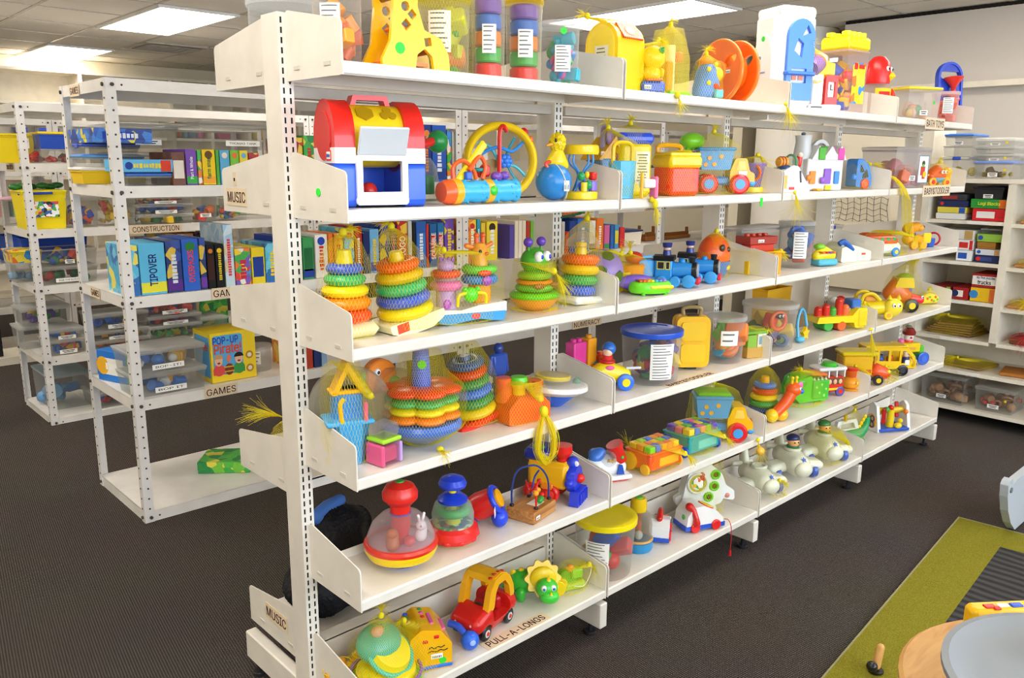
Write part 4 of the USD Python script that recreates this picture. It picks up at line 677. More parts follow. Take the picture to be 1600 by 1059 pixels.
st = T('stool', 'round pale wooden stool at the lower right corner', 'stool', (.846, -1.24, 0), s=1.)
st.p('seat', 'pale_wood', L([(0, .425), (.305, .425), (.32, .43), (.32, .443), (.312, .45), (0, .45)], n=48))
for a in (45, 135, 225, 315): st.p('leg', 'pale_wood', TU([(.2 * math.cos(math.radians(a)), .2 * math.sin(math.radians(a)), .427), (.25 * math.cos(math.radians(a)), .25 * math.sin(math.radians(a)), .001)], .018, smooth=False))
tr = T('play_base', 'round grey plastic tray with raised rim on the wooden stool', 'toy tray', (.748, -1.289, .4505), s=1.)
tr.p('rim', 'm:8c9196', L([(0, .002), (.225, .0), (.243, .03), (.252, .085), (.263, .093), (.263, .104), (.25, .106), (.238, .098), (.226, .09), (.2, .084), (0, .084)], n=56))
tr.p('socket', 'm:7e8388', L([(.0, .084), (.075, .084), (.06, .095), (.052, .135), (.045, .14), (.038, .135), (.038, .1), (0, .1)], .105, .035, 0, 28))
for a in range(150, 260, 22): tr.p('rib', 'm:7e8388', TU([(.232 * math.cos(math.radians(a)), .232 * math.sin(math.radians(a)), .01), (.254 * math.cos(math.radians(a)), .254 * math.sin(math.radians(a)), .08)], .006, smooth=False))
one('toy_ball', 'green plastic ball resting in the socket of the grey tray', 'ball', '35b34a', S(.046, x=.853, y=-1.254, z=.61, n=3))
kp = T('toy_keyboard', 'bright yellow toy panel with red, white and blue shapes behind the grey tray', 'toy', (1.0, -1.052, .4508), -38, rx=0)
kp.p('body', 'f2bf10', B(16, 5, 7.5, r=1.2)); kp.p('red_button', 'd8281e', B(2.6, 1.6, .5, -3.6, -.6, 7.3, .2), B(1.6, 1.2, .5, -2.4, -1.4, 7.3, .2)); kp.p('white_button', 'f0ece0', B(2.6, 1.4, .5, -.4, -.4, 7.3, .2)); kp.p('blue_button', '2a55c8', B(2.8, 1.6, .6, 2.6, -.6, 7.3, .25))
gs = T('plastic_slide_side', 'light grey curved plastic panel standing at the right edge by the rug', 'toy panel', (2.61, -.62, .0105), 0, s=1.)
gs.p('panel', 'm:aeb4ba', EX(Polygon([(-.045, .24), (-.03, .255), (-.0, .26), (.02, .225), (.075, .238), (.4, .24), (.4, 0), (.13, 0), (.06, .05), (.0, .12), (-.035, .19)]), .03, rd=.006)); gs.p('screw', 'm:70757a', C(.011, .006, ax='y', x=-.005, y=-.017, z=.212))
pg = T('wooden_peg', 'pale wooden stick with a black knob standing on the rug below the stool', 'peg toy', (1.345, -.668, .0095), 0, s=1.)
pg.p('stick', 'pale_wood', H((0, 0, .02, .013), (.02, .0, .07, .012))); pg.p('knob', '1a1a1a', S(.016, x=-.03, y=0, z=.03)); pg.p('peg_base', '1a1a1a', C(.022, .008, 0, 0, 0))
# ------------------------------------------------------------------ the toys on the front of the main shelving (cm, seen from -y)
def A(k, x, y): return (x, y, ZS[k] + .0008)
R_, O_, Y_, G_, U_, P_, W_, N_ = 'e2231f', 'f2761c', 'f6cf12', '2fa84c', '2a5fd0', '7a4fb0', 'f2f0ea', '1a1a1c'
CY, LG, PK = '3fb4e6', '7fd02a', 'ee7aa8'
# ---- top deck
tub('big round clear tub with lid behind the top end bracket', (.12, .44, 1.683), 8.5, 18, 'f:e6eaee', 'c:e8ecee', lab=False)
tub('clear tub of orange pieces behind the yellow giraffe', A(5, .10, .17), 5.2, 19, 'f:e0e0e0', ang=222, contents=('orange pieces in the clear tub behind the giraffe', ['f0831e', 'f2a03a', 'e86a1a'], .7, 26, 3.4), lz=(.25, .7))
t = T('shape_sorter', 'yellow giraffe-shaped sorting toy with two cut-out side panels', 'shape sorter', A(5, .235, .11), -4)
gir = Polygon([(-8, 0), (-8.2, 2), (-6, 6), (-5, 14), (-5.5, 24), (-3, 27), (.5, 27), (2, 24), (1.2, 14), (3, 9), (7.5, 7.5), (9.6, 4), (10, 0), (5.6, 0), (5, 3.4), (3, 5), (1, 3.6), (.4, 0), (-3, 0)])
hol = [affinity.rotate(sbox(-2.8, 8.8, -.9, 10.7), 45), affinity.rotate(sbox(-2.6, 17, -.8, 18.8), 20), Point(-2, 13.6).buffer(1.1, quad_segs=2), affinity.rotate(sbox(3, 5.6, 4.8, 7.4), 10), affinity.rotate(sbox(-1.1, 11.2, .6, 12.9), 45)]
t.p('side_panel', 'f6c40c', EX(gir, 1., y=-4.2, holes=hol, rd=.6)); t.p('side_panel', 'f6c40c', EX(gir, 1., y=4.2, holes=hol, rd=.6))
t.p('ramp', O_, ro(B(6, 7.2, .6, 0, 0, 0), 'y', 26).apply_translation((0, 0, 8))); t.p('ramp', O_, B(11, 7.2, .7, -1, 0, 1.2)); t.p('peg_bar', '8a5a2a', C(.7, 8, ax='y', x=-3, z=16)); t.p('peg_bar', '8a5a2a', C(.7, 8, ax='y', x=5.5, z=4.8))
t.p('green_sticker', 'm:3be04a', C(1.25, .1, ax='y', x=-3.6, y=-4.76, z=4.6))
tub('clear tub of green and lilac blocks behind the giraffe', A(5, .40, .17), 6.3, 19, 'c:f0e860', ang=225, contents=('green lilac and orange blocks in the tub behind the giraffe', ['4aa84a', 'b8b0e0', 'e8783a', 'd8d83a', '4aa84a'], .9, 22, 5))
net('yellow net bag over the tub of green and lilac blocks', A(5, .40, .17), [(.2, 4, 4), (.4, 6.8, 6.8), (12, 7.4, 7.4), (20, 7, 7), (23, 3, 3), (24.5, .8, .8)], seed=2, tl=4)
for x, r, cs, l, lc in ((.515, 4.1, [R_, R_, '3fae4a', 'e86a2a', P_], 'tall narrow clear canister with a red clown face block', 'f:f0e8c8'), (.64, 4.6, ['2a5fd0', 'f0a83a', '45b04e', 'e23b30', '3fae4a'], 'tall clear canister of stacking cups with yellow lid', 'c:f2dc3a')):
    tub(l, A(5, x, .13), r, 21.5, lc, 'c:f0ecd6', ang=232, rt_=1.04, lz=(.3, .62), nlines=6)
    for i in range(5): one('stacking_cup', f'{["red", "green", "orange", "blue", "purple"][i]} stacking cup, {["bottom", "second", "middle", "fourth", "top"][i]} inside the ' + ('narrow canister' if r < 4.3 else 'yellow-lidded canister'), 'cup', ([R_, '3fae4a', 'e8862a', '3a6fd0', P_])[i], C(r * .82, 3.7, n=20), pos=(x, .13, ZS[5] + .006 + .039 * i), s=.01)
t = tub('clear square-shouldered tub with two paper labels and green dot', A(5, .765, .12), 5.1, 17, 'f:e8e8ea', ang=235, dot=True, lz=(.22, .62), contents=('pink green and blue pieces in the two-label tub', ['e85a9a', '3fae4a', '3a8fe0', '3fb4c8'], .85, 24, 4))
# B bay
t = T('drum_house', 'yellow arched drum-shaped activity house with red slot window', 'activity toy', A(5, 1.01, .13), 0)
arch = sbox(-6.2, 0, 6.2, 13).union(circ(0, 13.2, 6.2))
t.p('body', 'f6cf12', EX(arch, 12, face='x', rd=.4)); t.p('front_panel', 'f8d83a', EX(affinity.scale(arch, .8, .84), .5, x=-6.2, face='x', z=.8)); t.p('roof_window', 'd8431e', ro(B(9, 5.6, .6, r=.2), 'x', 52).apply_translation((.4, -4.6, 16.7))); t.p('window_pane', 'f0e0d8', ro(S(2.2, 1.6, .4), 'x', 52).apply_translation((.4, -5.1, 17.1))); t.p('paper_label', 'm:e8e4da', B(.1, 5, 4.6, -6.55, -.5, 8.2)); t.p('text_lines', 'm:55524c', *[B(.06, 4 - .4 * i, .3, -6.62, -.3, 8.8 + 1. * i) for i in range(4)])
net('yellow net tied around the drum house', A(5, 1.01, .13), [(.1, 5, 5), (.3, 7, 7.2), (14, 7.2, 7.2), (18, 6, 6), (20, 3.4, 3), (20.5, .9, .9, -9, 3)], tail=(-1, .2, .1), tl=4, seed=4)
t = T('chick_toy', 'yellow chick figure with green beak on a blue base', 'toy chick', A(5, 1.10, .065), -30)
t.p('base', U_, B(7.6, 6, 3.6, r=.8)); t.p('body', 'f8d020', S(3., 2.8, 2.8, 0, 0, 5.6)); t.p('head', 'f8d420', S(3.7, 3.5, 3.6, .4, 0, 10.2)); t.p('beak', '2fa84c', L([(0, 0), (1., 0), (0, 2.4)], n=12).apply_transform(trimesh.transformations.rotation_matrix(math.radians(70), (1, 0, 0))).apply_translation((2., -2.6, 12))); t.p('wing', 'f8d020', S(.8, 1.8, 1.5, 3.2, 0, 6)); t.p('wing', 'f8d020', S(.8, 1.8, 1.5, -3.2, 0, 6)); t.p('feet', O_, B(5, 2, .8, 0, -2.6, 3.5, .3)); barcode(t, -2, -3.1, 1.2)
net('yellow net around the chick figure with its tail hanging over the edge', A(5, 1.10, .065), [(.1, 3, 3), (.3, 5, 4.4), (6, 5, 4.6), (11, 4.8, 4.6), (14, 3, 3), (15, 1, 1, 3, 0)], tail=(.3, -.8, -.3), tl=4, seed=5)
tuf = T('net_tail', 'yellow net tail hanging over the top shelf edge below the chick', 'net tail', (1.14, -.008, 1.676)); tuf.p('strands', 'net', tuft((0, 0, 0), (.25, -.25, -1), 5, 9, 40, .3), smooth=False); tuf.p('knot', 'm:e0cf1c', S(1., .8, 1.1, 0, .2, .2))
t = T('rain_maker', 'clear slope-topped box toy with lime base and white tube', 'toy', A(5, 1.27, .12), 0)
pr = [(-4.5, 1.5), (4.5, 1.5), (4.5, 12), (.5, 20.5), (-3.5, 20.5), (-4.5, 17)]
t.p('case', 'c:f4ee90', EX(pr, 8, rd=.5)); t.p('base', LG, B(11, 9, 1.8, r=.6)); t.p('tube', W_, C(1.6, 14, -.5, 0, 1.8)); t.p('orange_insert', 'f0a050', B(3, 5, 9, -3, 0, 1.8, .5)); t.p('red_insert', 'e86a5a', B(2.6, 5, 3, 2.4, 0, 11, .6))
net('yellow net stretched over the clear slope-topped box', A(5, 1.27, .12), [(.1, 4, 4), (.3, 6.2, 5.4), (12, 5.8, 5), (18, 4.5, 4.4, -1.), (21.5, .9, .9, -1.)], tl=3, seed=6)
t = T('plush_bundle', 'blue and yellow soft baby toy with stars', 'soft toy', A(5, 1.44, .10), -20)
t.p('body', 'm:5a8fd8', H((-2, 0, 3, 3), (2, 0, 3, 3), (0, 0, 8.5, 3.6))); t.p('head', 'm:f2c83a', S(2.6, 2.4, 2.4, 2.6, -1, 8.4)); t.p('star', 'm:f0d23a', *[S(.8, .5, .8, x, -3.3, z, n=1) for x, z in ((-1.6, 9.6), (1, 11.2), (-1.4, 5.4))]); t.p('arm', 'm:d8362a', H((1.4, -2.6, 4.6, 1.1), (3.6, -2.6, 3, 1))); t.p('pocket', '4ab8c0', B(3.4, 1.6, 2.8, 2.8, -3, .8, .5)); t.p('hat', 'm:f08a3a', S(2.4, 2.2, 1.4, -.6, 0, 12.3))
net('yellow net bag holding the blue soft toy', A(5, 1.44, .10), [(.1, 3, 3), (.3, 5.4, 4.8), (7, 5.4, 4.8), (12, 4, 3.6), (14.2, .9, .9, -1)], tl=3.4, seed=7)
t = T('spool_toy', 'large orange twin-disc spool toy with cut-out spirals', 'spool toy', A(5, 1.60, .125), -12)
disc = circ(0, 10.3, 10.2)
for x in (-3.8, 3.8): t.p('disc', 'f4741a', EX(disc, 1.2, x=x, face='x', holes=[affinity.rotate(affinity.scale(circ(5, 13.5, 2.2), 1.4, .7), 30), affinity.rotate(affinity.scale(circ(-4.6, 8, 2.2), 1.5, .6), 40)])); t.p('disc_rim', 'f6812a', TO(10, .7, x, 0, 10.3, ax='x', n=36))
t.p('drum', 'f4741a', C(6.2, 7, ax='x', z=10.3)); t.p('hub', 'f8a03a', C(3.6, 10, ax='x', z=10.3)); t.p('green_sticker', 'm:35d845', C(1.1, .1, ax='x', x=-4.5, y=2.6, z=11)); barcode(t, -4.5, -4.4, 9.5, face='x')
# C bay
t = T('activity_house', 'tall white and blue activity house with an arched blue door', 'activity house', A(5, 1.95, .117), -20)
t.p('body', 'f6f4f2', B(19, 13, 33, r=2.2)); t.p('side_panel', 'f8f6f4', EX(affinity.scale(arch, .8, 1.55), .6, x=-9.6, face='x', z=1)); t.p('arched_door', '4a86e4', EX(sbox(-6, 0, 6, 22).union(circ(0, 22, 6)), 1.6, y=-7, x=1, z=2.6, holes=[Polygon([(-3.2, 17), (.4, 14.6), (1, 19.6), (-1.6, 21.4)]), Polygon([(0, 22), (4, 23.4), (2.4, 26)]), sbox(-4, 6, 3, 11)])); t.p('sill', '3a74d8', B(13, 3, 1.4, 1, -7.4, 11.2, .4)); t.p('lower_window', 'c8d4ea', B(7, .6, 5, .5, -6.6, 9)); t.p('window_prints', 'e8785a', B(2, .3, 3, -1, -7, 9.6), B(2, .3, 2, 2, -7, 9.6)); t.p('green_gauge', '3f9a4a', B(.6, 4, 9, 9.6, -2, 20, .2)); t.p('roof', 'f6f4f2', EX(sbox(-8, 0, 8, 4), 12, z=31, rd=1.5)); t.p('green_sticker', 'm:35d845', C(.9, .1, ax='x', x=-10, y=0, z=24)); t.p('door_text', 'm:8a9ab8', B(.08, 4, .5, -10, 0, 12), B(.08, 1.6, 1, -10, 1.5, 17))
t = T('rattle_torch', 'purple and white toy rattle leaning on the blue arched door', 'rattle', (2.0, .035, ZS[5] + .14), 0)
t.p('barrel', '8a5fb8', ro(L([(0, 0), (2.8, 0), (3.4, 1.6), (3.4, 4.6), (2.6, 5.4), (0, 5.4)]), 'y', 62)); t.p('cap', W_, ro(L([(0, 5.4), (2.6, 5.4), (3., 7), (2.2, 9), (0, 9)]), 'y', 62)); t.p('nose', 'f2d01e', S(1.4, 1.4, 1.4, 9, 0, 4.4)); t.p('foot', W_, B(4.6, 3, 3.4, 1., 0, -4.8, .8)); t.p('orange_ring', O_, ro(TO(2.8, .5, 0, 0, 5.6), 'y', 62))
net('yellow net around the purple and white rattle', (2.02, .035, ZS[5] + .09), [(0, 1.2, 1.2), (1, 4, 3.6), (5, 5.4, 4, 1.5), (9.6, 4.6, 3.6, 2.6), (12, 1, 1, -2)], tail=(-.6, 0, 1), tl=4, seed=8)
t = T('toy_kitchen', 'small white toy unit with red framed clock and yellow brick', 'toy', A(5, 2.16, .08), -25)
t.p('base', W_, B(15, 9, 2.2, r=.5)); t.p('cabinet', 'f0efee', B(5, 8, 11, -3.4, 0, 2.2, .5)); t.p('post', '3f72d8', B(3.4, 5, 12, -8, 1, 0, .5)); t.p('clock_frame', 'd8291e', EX(sbox(-2.8, 0, 2.8, 11), 2, x=3, y=-2.6, z=2, holes=[sbox(-1.6, 3, 1.6, 8.6)], rd=.4)); t.p('clock_face', 'f0e8dc', B(3.2, .6, 5.6, 3, -2.6, 5)); t.p('clock_hands', N_, B(.25, .3, 2, 3, -3, 7.6), B(1.2, .3, .25, 3.4, -3, 7.6)); t.p('yellow_brick', 'e8c81a', B(7.6, 5.6, 4.6, 1.4, .5, 13, .4), C(1, 1, 0, .5, 17.5), C(1, 1, 3, .5, 17.5)); t.p('text_strip', 'm:6a6a70', B(5, .06, .6, -4, -4.55, .8))
t = crate('tall clear block jar with studded yellow lid and printed bricks label', A(5, 2.43, .12), 15, 12.5, 24.5, None, 'c:ecd8d4', rz=-6, tag=None, taper=.92, name='block_jar', contents=('yellow red and blue building bricks in the studded jar', [Y_, R_, U_, 'e8962a', Y_], .8, 40, 4.4))
t.p('studded_lid', 'f0d010', B(16, 13.4, 5.6, 0, 0, 24.2, 1.2)); t.p('stud', 'f2d620', *[C(1.9, 1.9, x, y, 29.7, n=16) for x in (-5.4, -1.8, 1.8, 5.4) for y in (-3.4, 3.4)]); t.p('print_label', 'art_yellow', B(9, .1, 16, 1.5, -6.1, 4)); t.p('print_emblem', 'm:d8291e', B(2.4, .1, 2.4, -1, -6.2, 17.2), B(4, .1, 1.6, 3, -6.2, 17.6)); t.p('barcode_sticker', 'm:f2f0ea', B(.1, 3.6, 1.6, -7.4, 0, 20))
t = T('bird_jar', 'clear jar with a red bird-head lid and ladybird wing', 'toy jar', A(5, 2.75, .12), -20)
t.p('jar', 'c:ecdcd8', L([(0, 0), (5.4, 0), (5.8, .8), (5.8, 12.6), (4.6, 14.4), (4.4, 14.4), (5.5, 12.4), (5.5, 1), (0, .4)])); t.p('head_lid', 'e0201c', L([(0, 14), (5, 14), (5.3, 15.4), (5.2, 19.5), (4.4, 23), (2.4, 25.2), (0, 25.8)])); t.p('beak', 'f2cf1e', H((1.8, -4.8, 17, .5), (3.4, -4.6, 18.2, .6), (2.6, -4.4, 15.4, .4), (3.2, -6.2, 17, .4)))
eyes(t, [(.4, -4.5, 20, .3, -1), (4.2, -2.6, 20, .6, -1)], 1.1, N_, 'ffffff'); t.p('printed_band', 'm:f0c820', arcp(5.86, 220, 320, 6.5, 12)); t.p('band_text', 'm:c8281e', arcp(5.95, 235, 290, 9, 10.6, .05)); t.p('red_wing', 'd82a1e', S(1.2, 3.2, 5, 5.2, -2.6, 7.4)); t.p('wing_spots', N_, *[S(.5, .5, .6, 6.1, -3.4 + y, z, n=1) for y, z in ((0, 5), (1.2, 7), (.4, 9.4), (-.8, 7.6))]); t.p('paper_strip', 'm:eeeae0', arcp(6.0, 238, 290, 6.4, 8))
pieces('red and blue bricks in the bird-head jar', A(5, 2.75, .12), (5, 5, 6), 12, [R_, U_, R_], 3, 91)
# D bay
crate('clear tub with yellow lid showing rattles through its side', A(5, 3.16, .12), 18.5, 13, 15, 'eed420', 'f:e6e0dc', rz=-25, tag='f', tagw=4.5, dot='m:3fd04a', contents=('orange yellow and green rattles in the yellow-lidded tub', ['e8963a', 'f0c83a', '4aa87a', 'e8b8a0'], .6, 16, 4.4))
tub('small round clear tub of pinkish bath toys', A(5, 3.46, .09), 5.6, 15, 'f:f0dada', 'c:f0d0cc', ang=215, contents=('pink and coral bath toys in the small round tub', ['f08a7a', 'f0a090', 'e8603a'], .75, 14, 4.2))
t = T('sand_paddle', 'blue upright sand and water toy with red funnel and looped handle', 'sand toy', A(5, 3.66, .14), -28, rx=-6)
t.p('board', '2343b8', EX(sbox(-7, 0, 7, 24).union(circ(0, 24, 7)), 1.6, holes=[sbox(-4.2, 24.6, 4.2, 25).buffer(1.6)], rd=.5)); t.p('rim', '2a4cc8', EX(sbox(-7.4, 0, 7.4, 24).union(circ(0, 24, 7.4)), 2.6, holes=[sbox(-6.2, .6, 6.2, 24).union(circ(0, 24, 6.2))])); t.p('funnel', 'e2362a', L([(0, 16), (1, 16), (1.2, 18.5), (4.4, 22.5), (4.6, 23.2), (0, 23.2)], 0, -3.2)); t.p('wheel', 'd8302a', *[ro(B(8.6, 1.6, 1.2, 0, -2.6, -.6, .3), 'y', a).apply_translation((0, 0, 12.6)) for a in (0, 45, 90, 135)]); t.p('orange_star', 'f0962a', *[ro(B(5.4, 1.2, 1., 0, -2.2, -.5, .3), 'y', a).apply_translation((0, 0, 6)) for a in (0, 60, 120)]); t.p('tray', '2a4cc8', B(8, 5, 4, 1.5, -3, .2, 1.2))
# ---- second deck (4)
t = T('toy_mailbox', 'large red, white and blue shape-sorting house with carry handle', 'shape sorter', A(4, .145, .125), -14)
prof = sbox(-8, 6.4, 8, 15.4).union(affinity.scale(circ(0, 15.4, 8), 1, 1.))
t.p('end_wall_blue', '2a5fe0', EX(sbox(-8, 0, 8, 10), 4.6, x=-8.2, face='x', rd=1.6)); t.p('end_wall_blue', '2a5fe0', EX(sbox(-8, 0, 8, 10), 4.6, x=8.2, face='x', rd=1.6))
for x in (-8.2, 8.2): t.p('white_band', 'f4f2f0', EX(sbox(-8.1, 9.6, 8.1, 13), 4.7, x=x, face='x')); t.p('red_arch', 'e0251c', EX(sbox(-8, 13, 8, 15.4).union(circ(0, 15.6, 8)), 4.6, x=x, face='x'))
t.p('arch_inset', 'd8221a', EX(sbox(-5.4, 14, 5.4, 15.4).union(circ(0, 15.6, 5.4)), .3, x=-10.55, face='x')); t.p('back_wall', '2a5fe0', B(12, 1, 12, 0, 7, 0)); t.p('floor_panel', '2a5fe0', B(12, 14, 1, 0, 0, 1)); cc = revolve(np.array([(7., -6), (7., 6), (6.4, 6), (6.4, -6), (7., -6)]), sections=28)
t.p('yellow_roof', 'f4cf1a', ro(cc, 'y', 90).apply_translation((0, 0, 15.6))); t.p('shape_hole', 'b8920e', ro(EX(Polygon([(-1.9, -1), (0, -2.1), (1.9, -1), (1.9, 1), (0, 2.1), (-1.9, 1)]), .5), 'x', -44).apply_translation((-2.6, -5., 20.5)), ro(EX(circ(0, 1, 1).union(circ(-.9, -.6, 1)).union(circ(.9, -.6, 1)), .5), 'x', -44).apply_translation((2.8, -5., 20.5)))
t.p('handle', 'e0251c', EX(Polygon([(-5, 21.5), (-4, 24.6), (4, 24.6), (5, 21.5), (3.8, 21.5), (3.2, 23.5), (-3.2, 23.5), (-3.8, 21.5)]), 3.4, rd=.3)); t.p('door_frame', 'e8e8ea', EX(sbox(-6, 1.4, 6, 11.4), 1.2, y=-8.3, holes=[sbox(-4.6, 3.4, 4.6, 10.2)], rd=.5)); t.p('open_flap', 'd4d8dc', ro(B(11.4, .7, 6.6, 0, 0, 0, .3), 'x', 24).apply_translation((0, -8.4, 11.4))); t.p('door_sill', 'f0f0f0', B(12.4, 1.6, 2, 0, -8.5, .5, .6)); t.p('inside_ball', 'd8302a', S(2., x=-1, y=-2, z=3.4))
q = t.p('oval_badge', 'm:e03a2a', EX(sbox(-1.3, -.7, 1.3, .7).buffer(.45), .1, x=-10.6, y=-3.6, z=11.3, face='x')); t.p('badge_inner', 'm:f6f4f0', EX(sbox(-1.2, -.6, 1.2, .6).buffer(.2), .1, x=-10.66, y=-3.6, z=11.3, face='x'), parent=q); t.p('badge_text', 'm:2a4ab0', TX('little tikes', .8, -10.72, -3.6, 11.3, face='x', d=.03, w=2.3), parent=q)
t = T('baby_rattle', 'clear rattle with red neck, green knob and green end', 'rattle', A(4, .36, .19), 15)
t.p('shaker', 'c:e6ece0', L([(0, 0), (2.6, .4), (3.2, 4), (2.4, 9), (1, 11), (0, 11)], 0, 0, 0)); t.p('green_drum', '1f8a3f', C(1.9, 4.6, 0, 0, 2, n=16)); t.p('neck', 'd8261e', ro(C(1.1, 6, 0, 0, 0), 'y', 78).apply_translation((-2, 0, 14.2))); t.p('knob', '1f8f42', S(2.7, 2.7, 2.9, 4.6, 0, 15.2, n=3))
t = T('caterpillar_toy', 'knobbly cyan caterpillar baby toy with orange rings', 'baby toy', A(4, .43, .055), -2)
for x in (-5.6, 4.2): t.p('cyan_body', CY, L([(0, -4.4), (2.4, -4.3), (2.9, -3), (2.5, -1), (2.9, 1), (2.6, 3), (3., 4.2), (0, 4.6)], x + 2, 0, 3, 20, 'x'), *[S(.35, .35, .35, x + 2 + 3.4 * math.sin(i * 1.7), 2.75 * math.cos(i * 2.4), 3 + 2.7 * math.sin(i * 2.4), n=1) for i in range(14)])
t.p('orange_end', 'f0642a', L([(0, -2), (2.4, -1.6), (3, 0), (3, 1.4), (0, 1.4)], -11.2, 0, 3, 20, 'x')); t.p('yellow_band', 'f4b01e', C(3.1, 2.6, ax='x', x=-8.8, z=3)); t.p('yellow_band', 'f4b01e', C(3., 2.4, ax='x', x=1.2, z=3)); t.p('green_button', '3fc83a', S(1.2, .6, 1.2, 1.4, -2.9, 3.2)); t.p('purple_knob', P_, S(1.6, 1.4, 1.2, 5, .5, 6.6), S(1.5, 1.3, 1.1, 7.6, .5, 6.8))
for pts in ([(-9, 0, 6), (-9, 0, 9), (-6, 0, 10.4), (-3, 0, 8.2), (-2, 0, 6)], [(0, 0, 6), (1, 0, 9), (-1, 0, 11.4), (-5, -1, 8)]): t.p('orange_loop', 'f0642a', TU(pts, .55))
t.p('yellow_arch', 'eed81e', ro(B(2.2, 1.2, 13, 0, 0, 0, .5), 'y', 42).apply_translation((-7.5, .5, 5.2)), ro(B(2, 1.1, 7, 0, 0, 0, .5), 'y', 20).apply_translation((-4.4, .8, 5.2))); t.p('red_shape', 'd8281e', B(3, 1.6, 3, 2.4, 2, 6.4, .6)); t.p('blue_block', U_, B(2, 1.4, 2, -5, -.6, 5.8, .3)); t.p('teal_ring', '2a9a9a', TO(1.3, .5, .4, 2, 8.2))
t = T('wire_wheel', 'upright yellow hoop with blue wires, red hook and orange spots', 'bead wheel', A(4, .575, .15), -28)
t.p('hoop', 'f4cb14', TO(9.2, 1.15, 0, 0, 10.4, 1.6, 40, 12, 'y')); t.p('blue_wire', '3a8fe0', TU([(-8, 0, 9), (-5, -1, 12.4), (-1, -1.5, 14), (3, -1, 13), (6.4, 0, 15.4)], .45)); t.p('teal_wire', '3fb0c0', TU([(-6, 0, 15), (-3, -1, 14), (0, -1, 10), (4, -1, 9), (7.6, 0, 6)], .4)); t.p('teal_wire', '2a9ab0', TU([(4, 0, 16.6), (2, 1, 12), (3, 1, 8), (6, 0, 3.6)], .35)); t.p('red_hook', 'e0281e', TU([(-.6, -1.6, 3), (-.6, -1.8, 12), (-.5, -1.8, 18), (.4, -1.8, 19.4), (1.4, -1.8, 18)], .6)); t.p('red_frame', 'd8281e', TU([(-7, 0, 4), (-4, -.6, 1.8), (0, -.8, 2.6), (4, -.6, 1.6), (7, 0, 4.4)], .55)); t.p('blue_flower', '2a7ae0', *[S(.9, .7, .9, 1.2 + 1.1 * math.cos(a), -1.4, 10.4 + 1.1 * math.sin(a), n=1) for a in np.arange(0, 6.2, 1.05)], S(1, .8, 1, 1.2, -1.6, 10.4, n=1)); t.p('red_gear', 'd8281e', S(1.6, 1.2, 1.4, -5.4, -.6, 7.4)); t.p('orange_spot', O_, S(1.3, .9, 1.3, 4.2, -.8, 1.4), S(1, .8, 1, 8, -.8, 16)); t.p('cream_burst', 'm:b89a6a', EX(Point(-2, 7.6).buffer(3.4, quad_segs=3), .4, y=1)); t.p('red_bead', 'd8201c', S(1.2, 1.2, 1.2, 6.6, .4, 18)); t.p('foot', 'f4cb14', B(7, 5, .9, 0, 0, 0, .3))
t = T('bird_ball', 'blue ball toy with a yellow feathered bird sitting on top', 'toy', A(4, .715, .085), -20)
t.p('ball', '2a86d0', S(5, 5, 5, 0, 0, 5, n=3)); t.p('white_seam', 'e8e4d0', ro(TO(4.95, .4, 0, 0, 0, .5, 36), 'y', 72).apply_translation((1.2, 0, 5))); barcode(t, 1.5, -5.05, 2.6, 1.6, 2.8); g = np.random.default_rng(3); hd = S(2.3, 2.2, 2.6, 1, 0, 15.4, n=3); hd.vertices += g.normal(0, .16, hd.vertices.shape)
t.p('bird_body', 'eed21a', H((1, 0, 10.4, 2.2), (1, 0, 13, 1.6), (-2, 0, 10, .7), (3, 0, 9.4, 1.4))); t.p('bird_head', 'eed21a', hd); t.p('beak', 'e8a01e', H((-1.2, -.8, 15, .6), (-2.8, -1.2, 14.6, .3))); t.p('legs', 'e8503a', TU([(-1.6, -1, 10.4), (-3, -1.2, 9.8), (-2.4, -1.4, 8.6)], .5)); eyes(t, [(-.4, -1.9, 16, 0, 0)], .4)
t = T('carousel_toy', 'yellow topped bead carousel with blue looped wires', 'bead toy', A(4, .825, .085), 0)
t.p('base_disc', 'f4cf14', C(4.9, 2.2)); t.p('top_disc', 'f6d21a', L([(0, 12.4), (4.8, 12.4), (5, 13), (5, 14.6), (4.6, 15), (0, 15)], n=32))
for a in (10, 100, 190, 280): c, s = math.cos(math.radians(a)), math.sin(math.radians(a)); t.p('wire', '4a94e4', TU([(3.8 * c, 3.8 * s, 12.6), (3.8 * c, 3.8 * s, 10), (1.6 * c, 1.6 * s, 8), (1 * c, 1 * s, 6), (2.6 * c, 2.6 * s, 2)], .3))
t.p('red_bead', 'e0281e', B(2, 2, 2.2, 2.2, -2.6, 5.4, .4)); t.p('purple_bead', '8a6ad8', C(1.2, 2.8, 2.2, -2.6, 2.3, n=10)); t.p('green_bead', '1f9a5a', S(1.1, 1.1, 1.3, -2, -2, 6.4), S(1.1, 1.1, 1.3, .4, -2.6, 4)); t.p('yellow_bead', 'f0cf1a', C(.9, 2.6, -1.6, -2.8, 2.2), S(.7, .7, 1, 0, -2.4, 6.8)); t.p('blue_bead', U_, S(1, 1, 1.4, -.8, -1.2, 3.6))
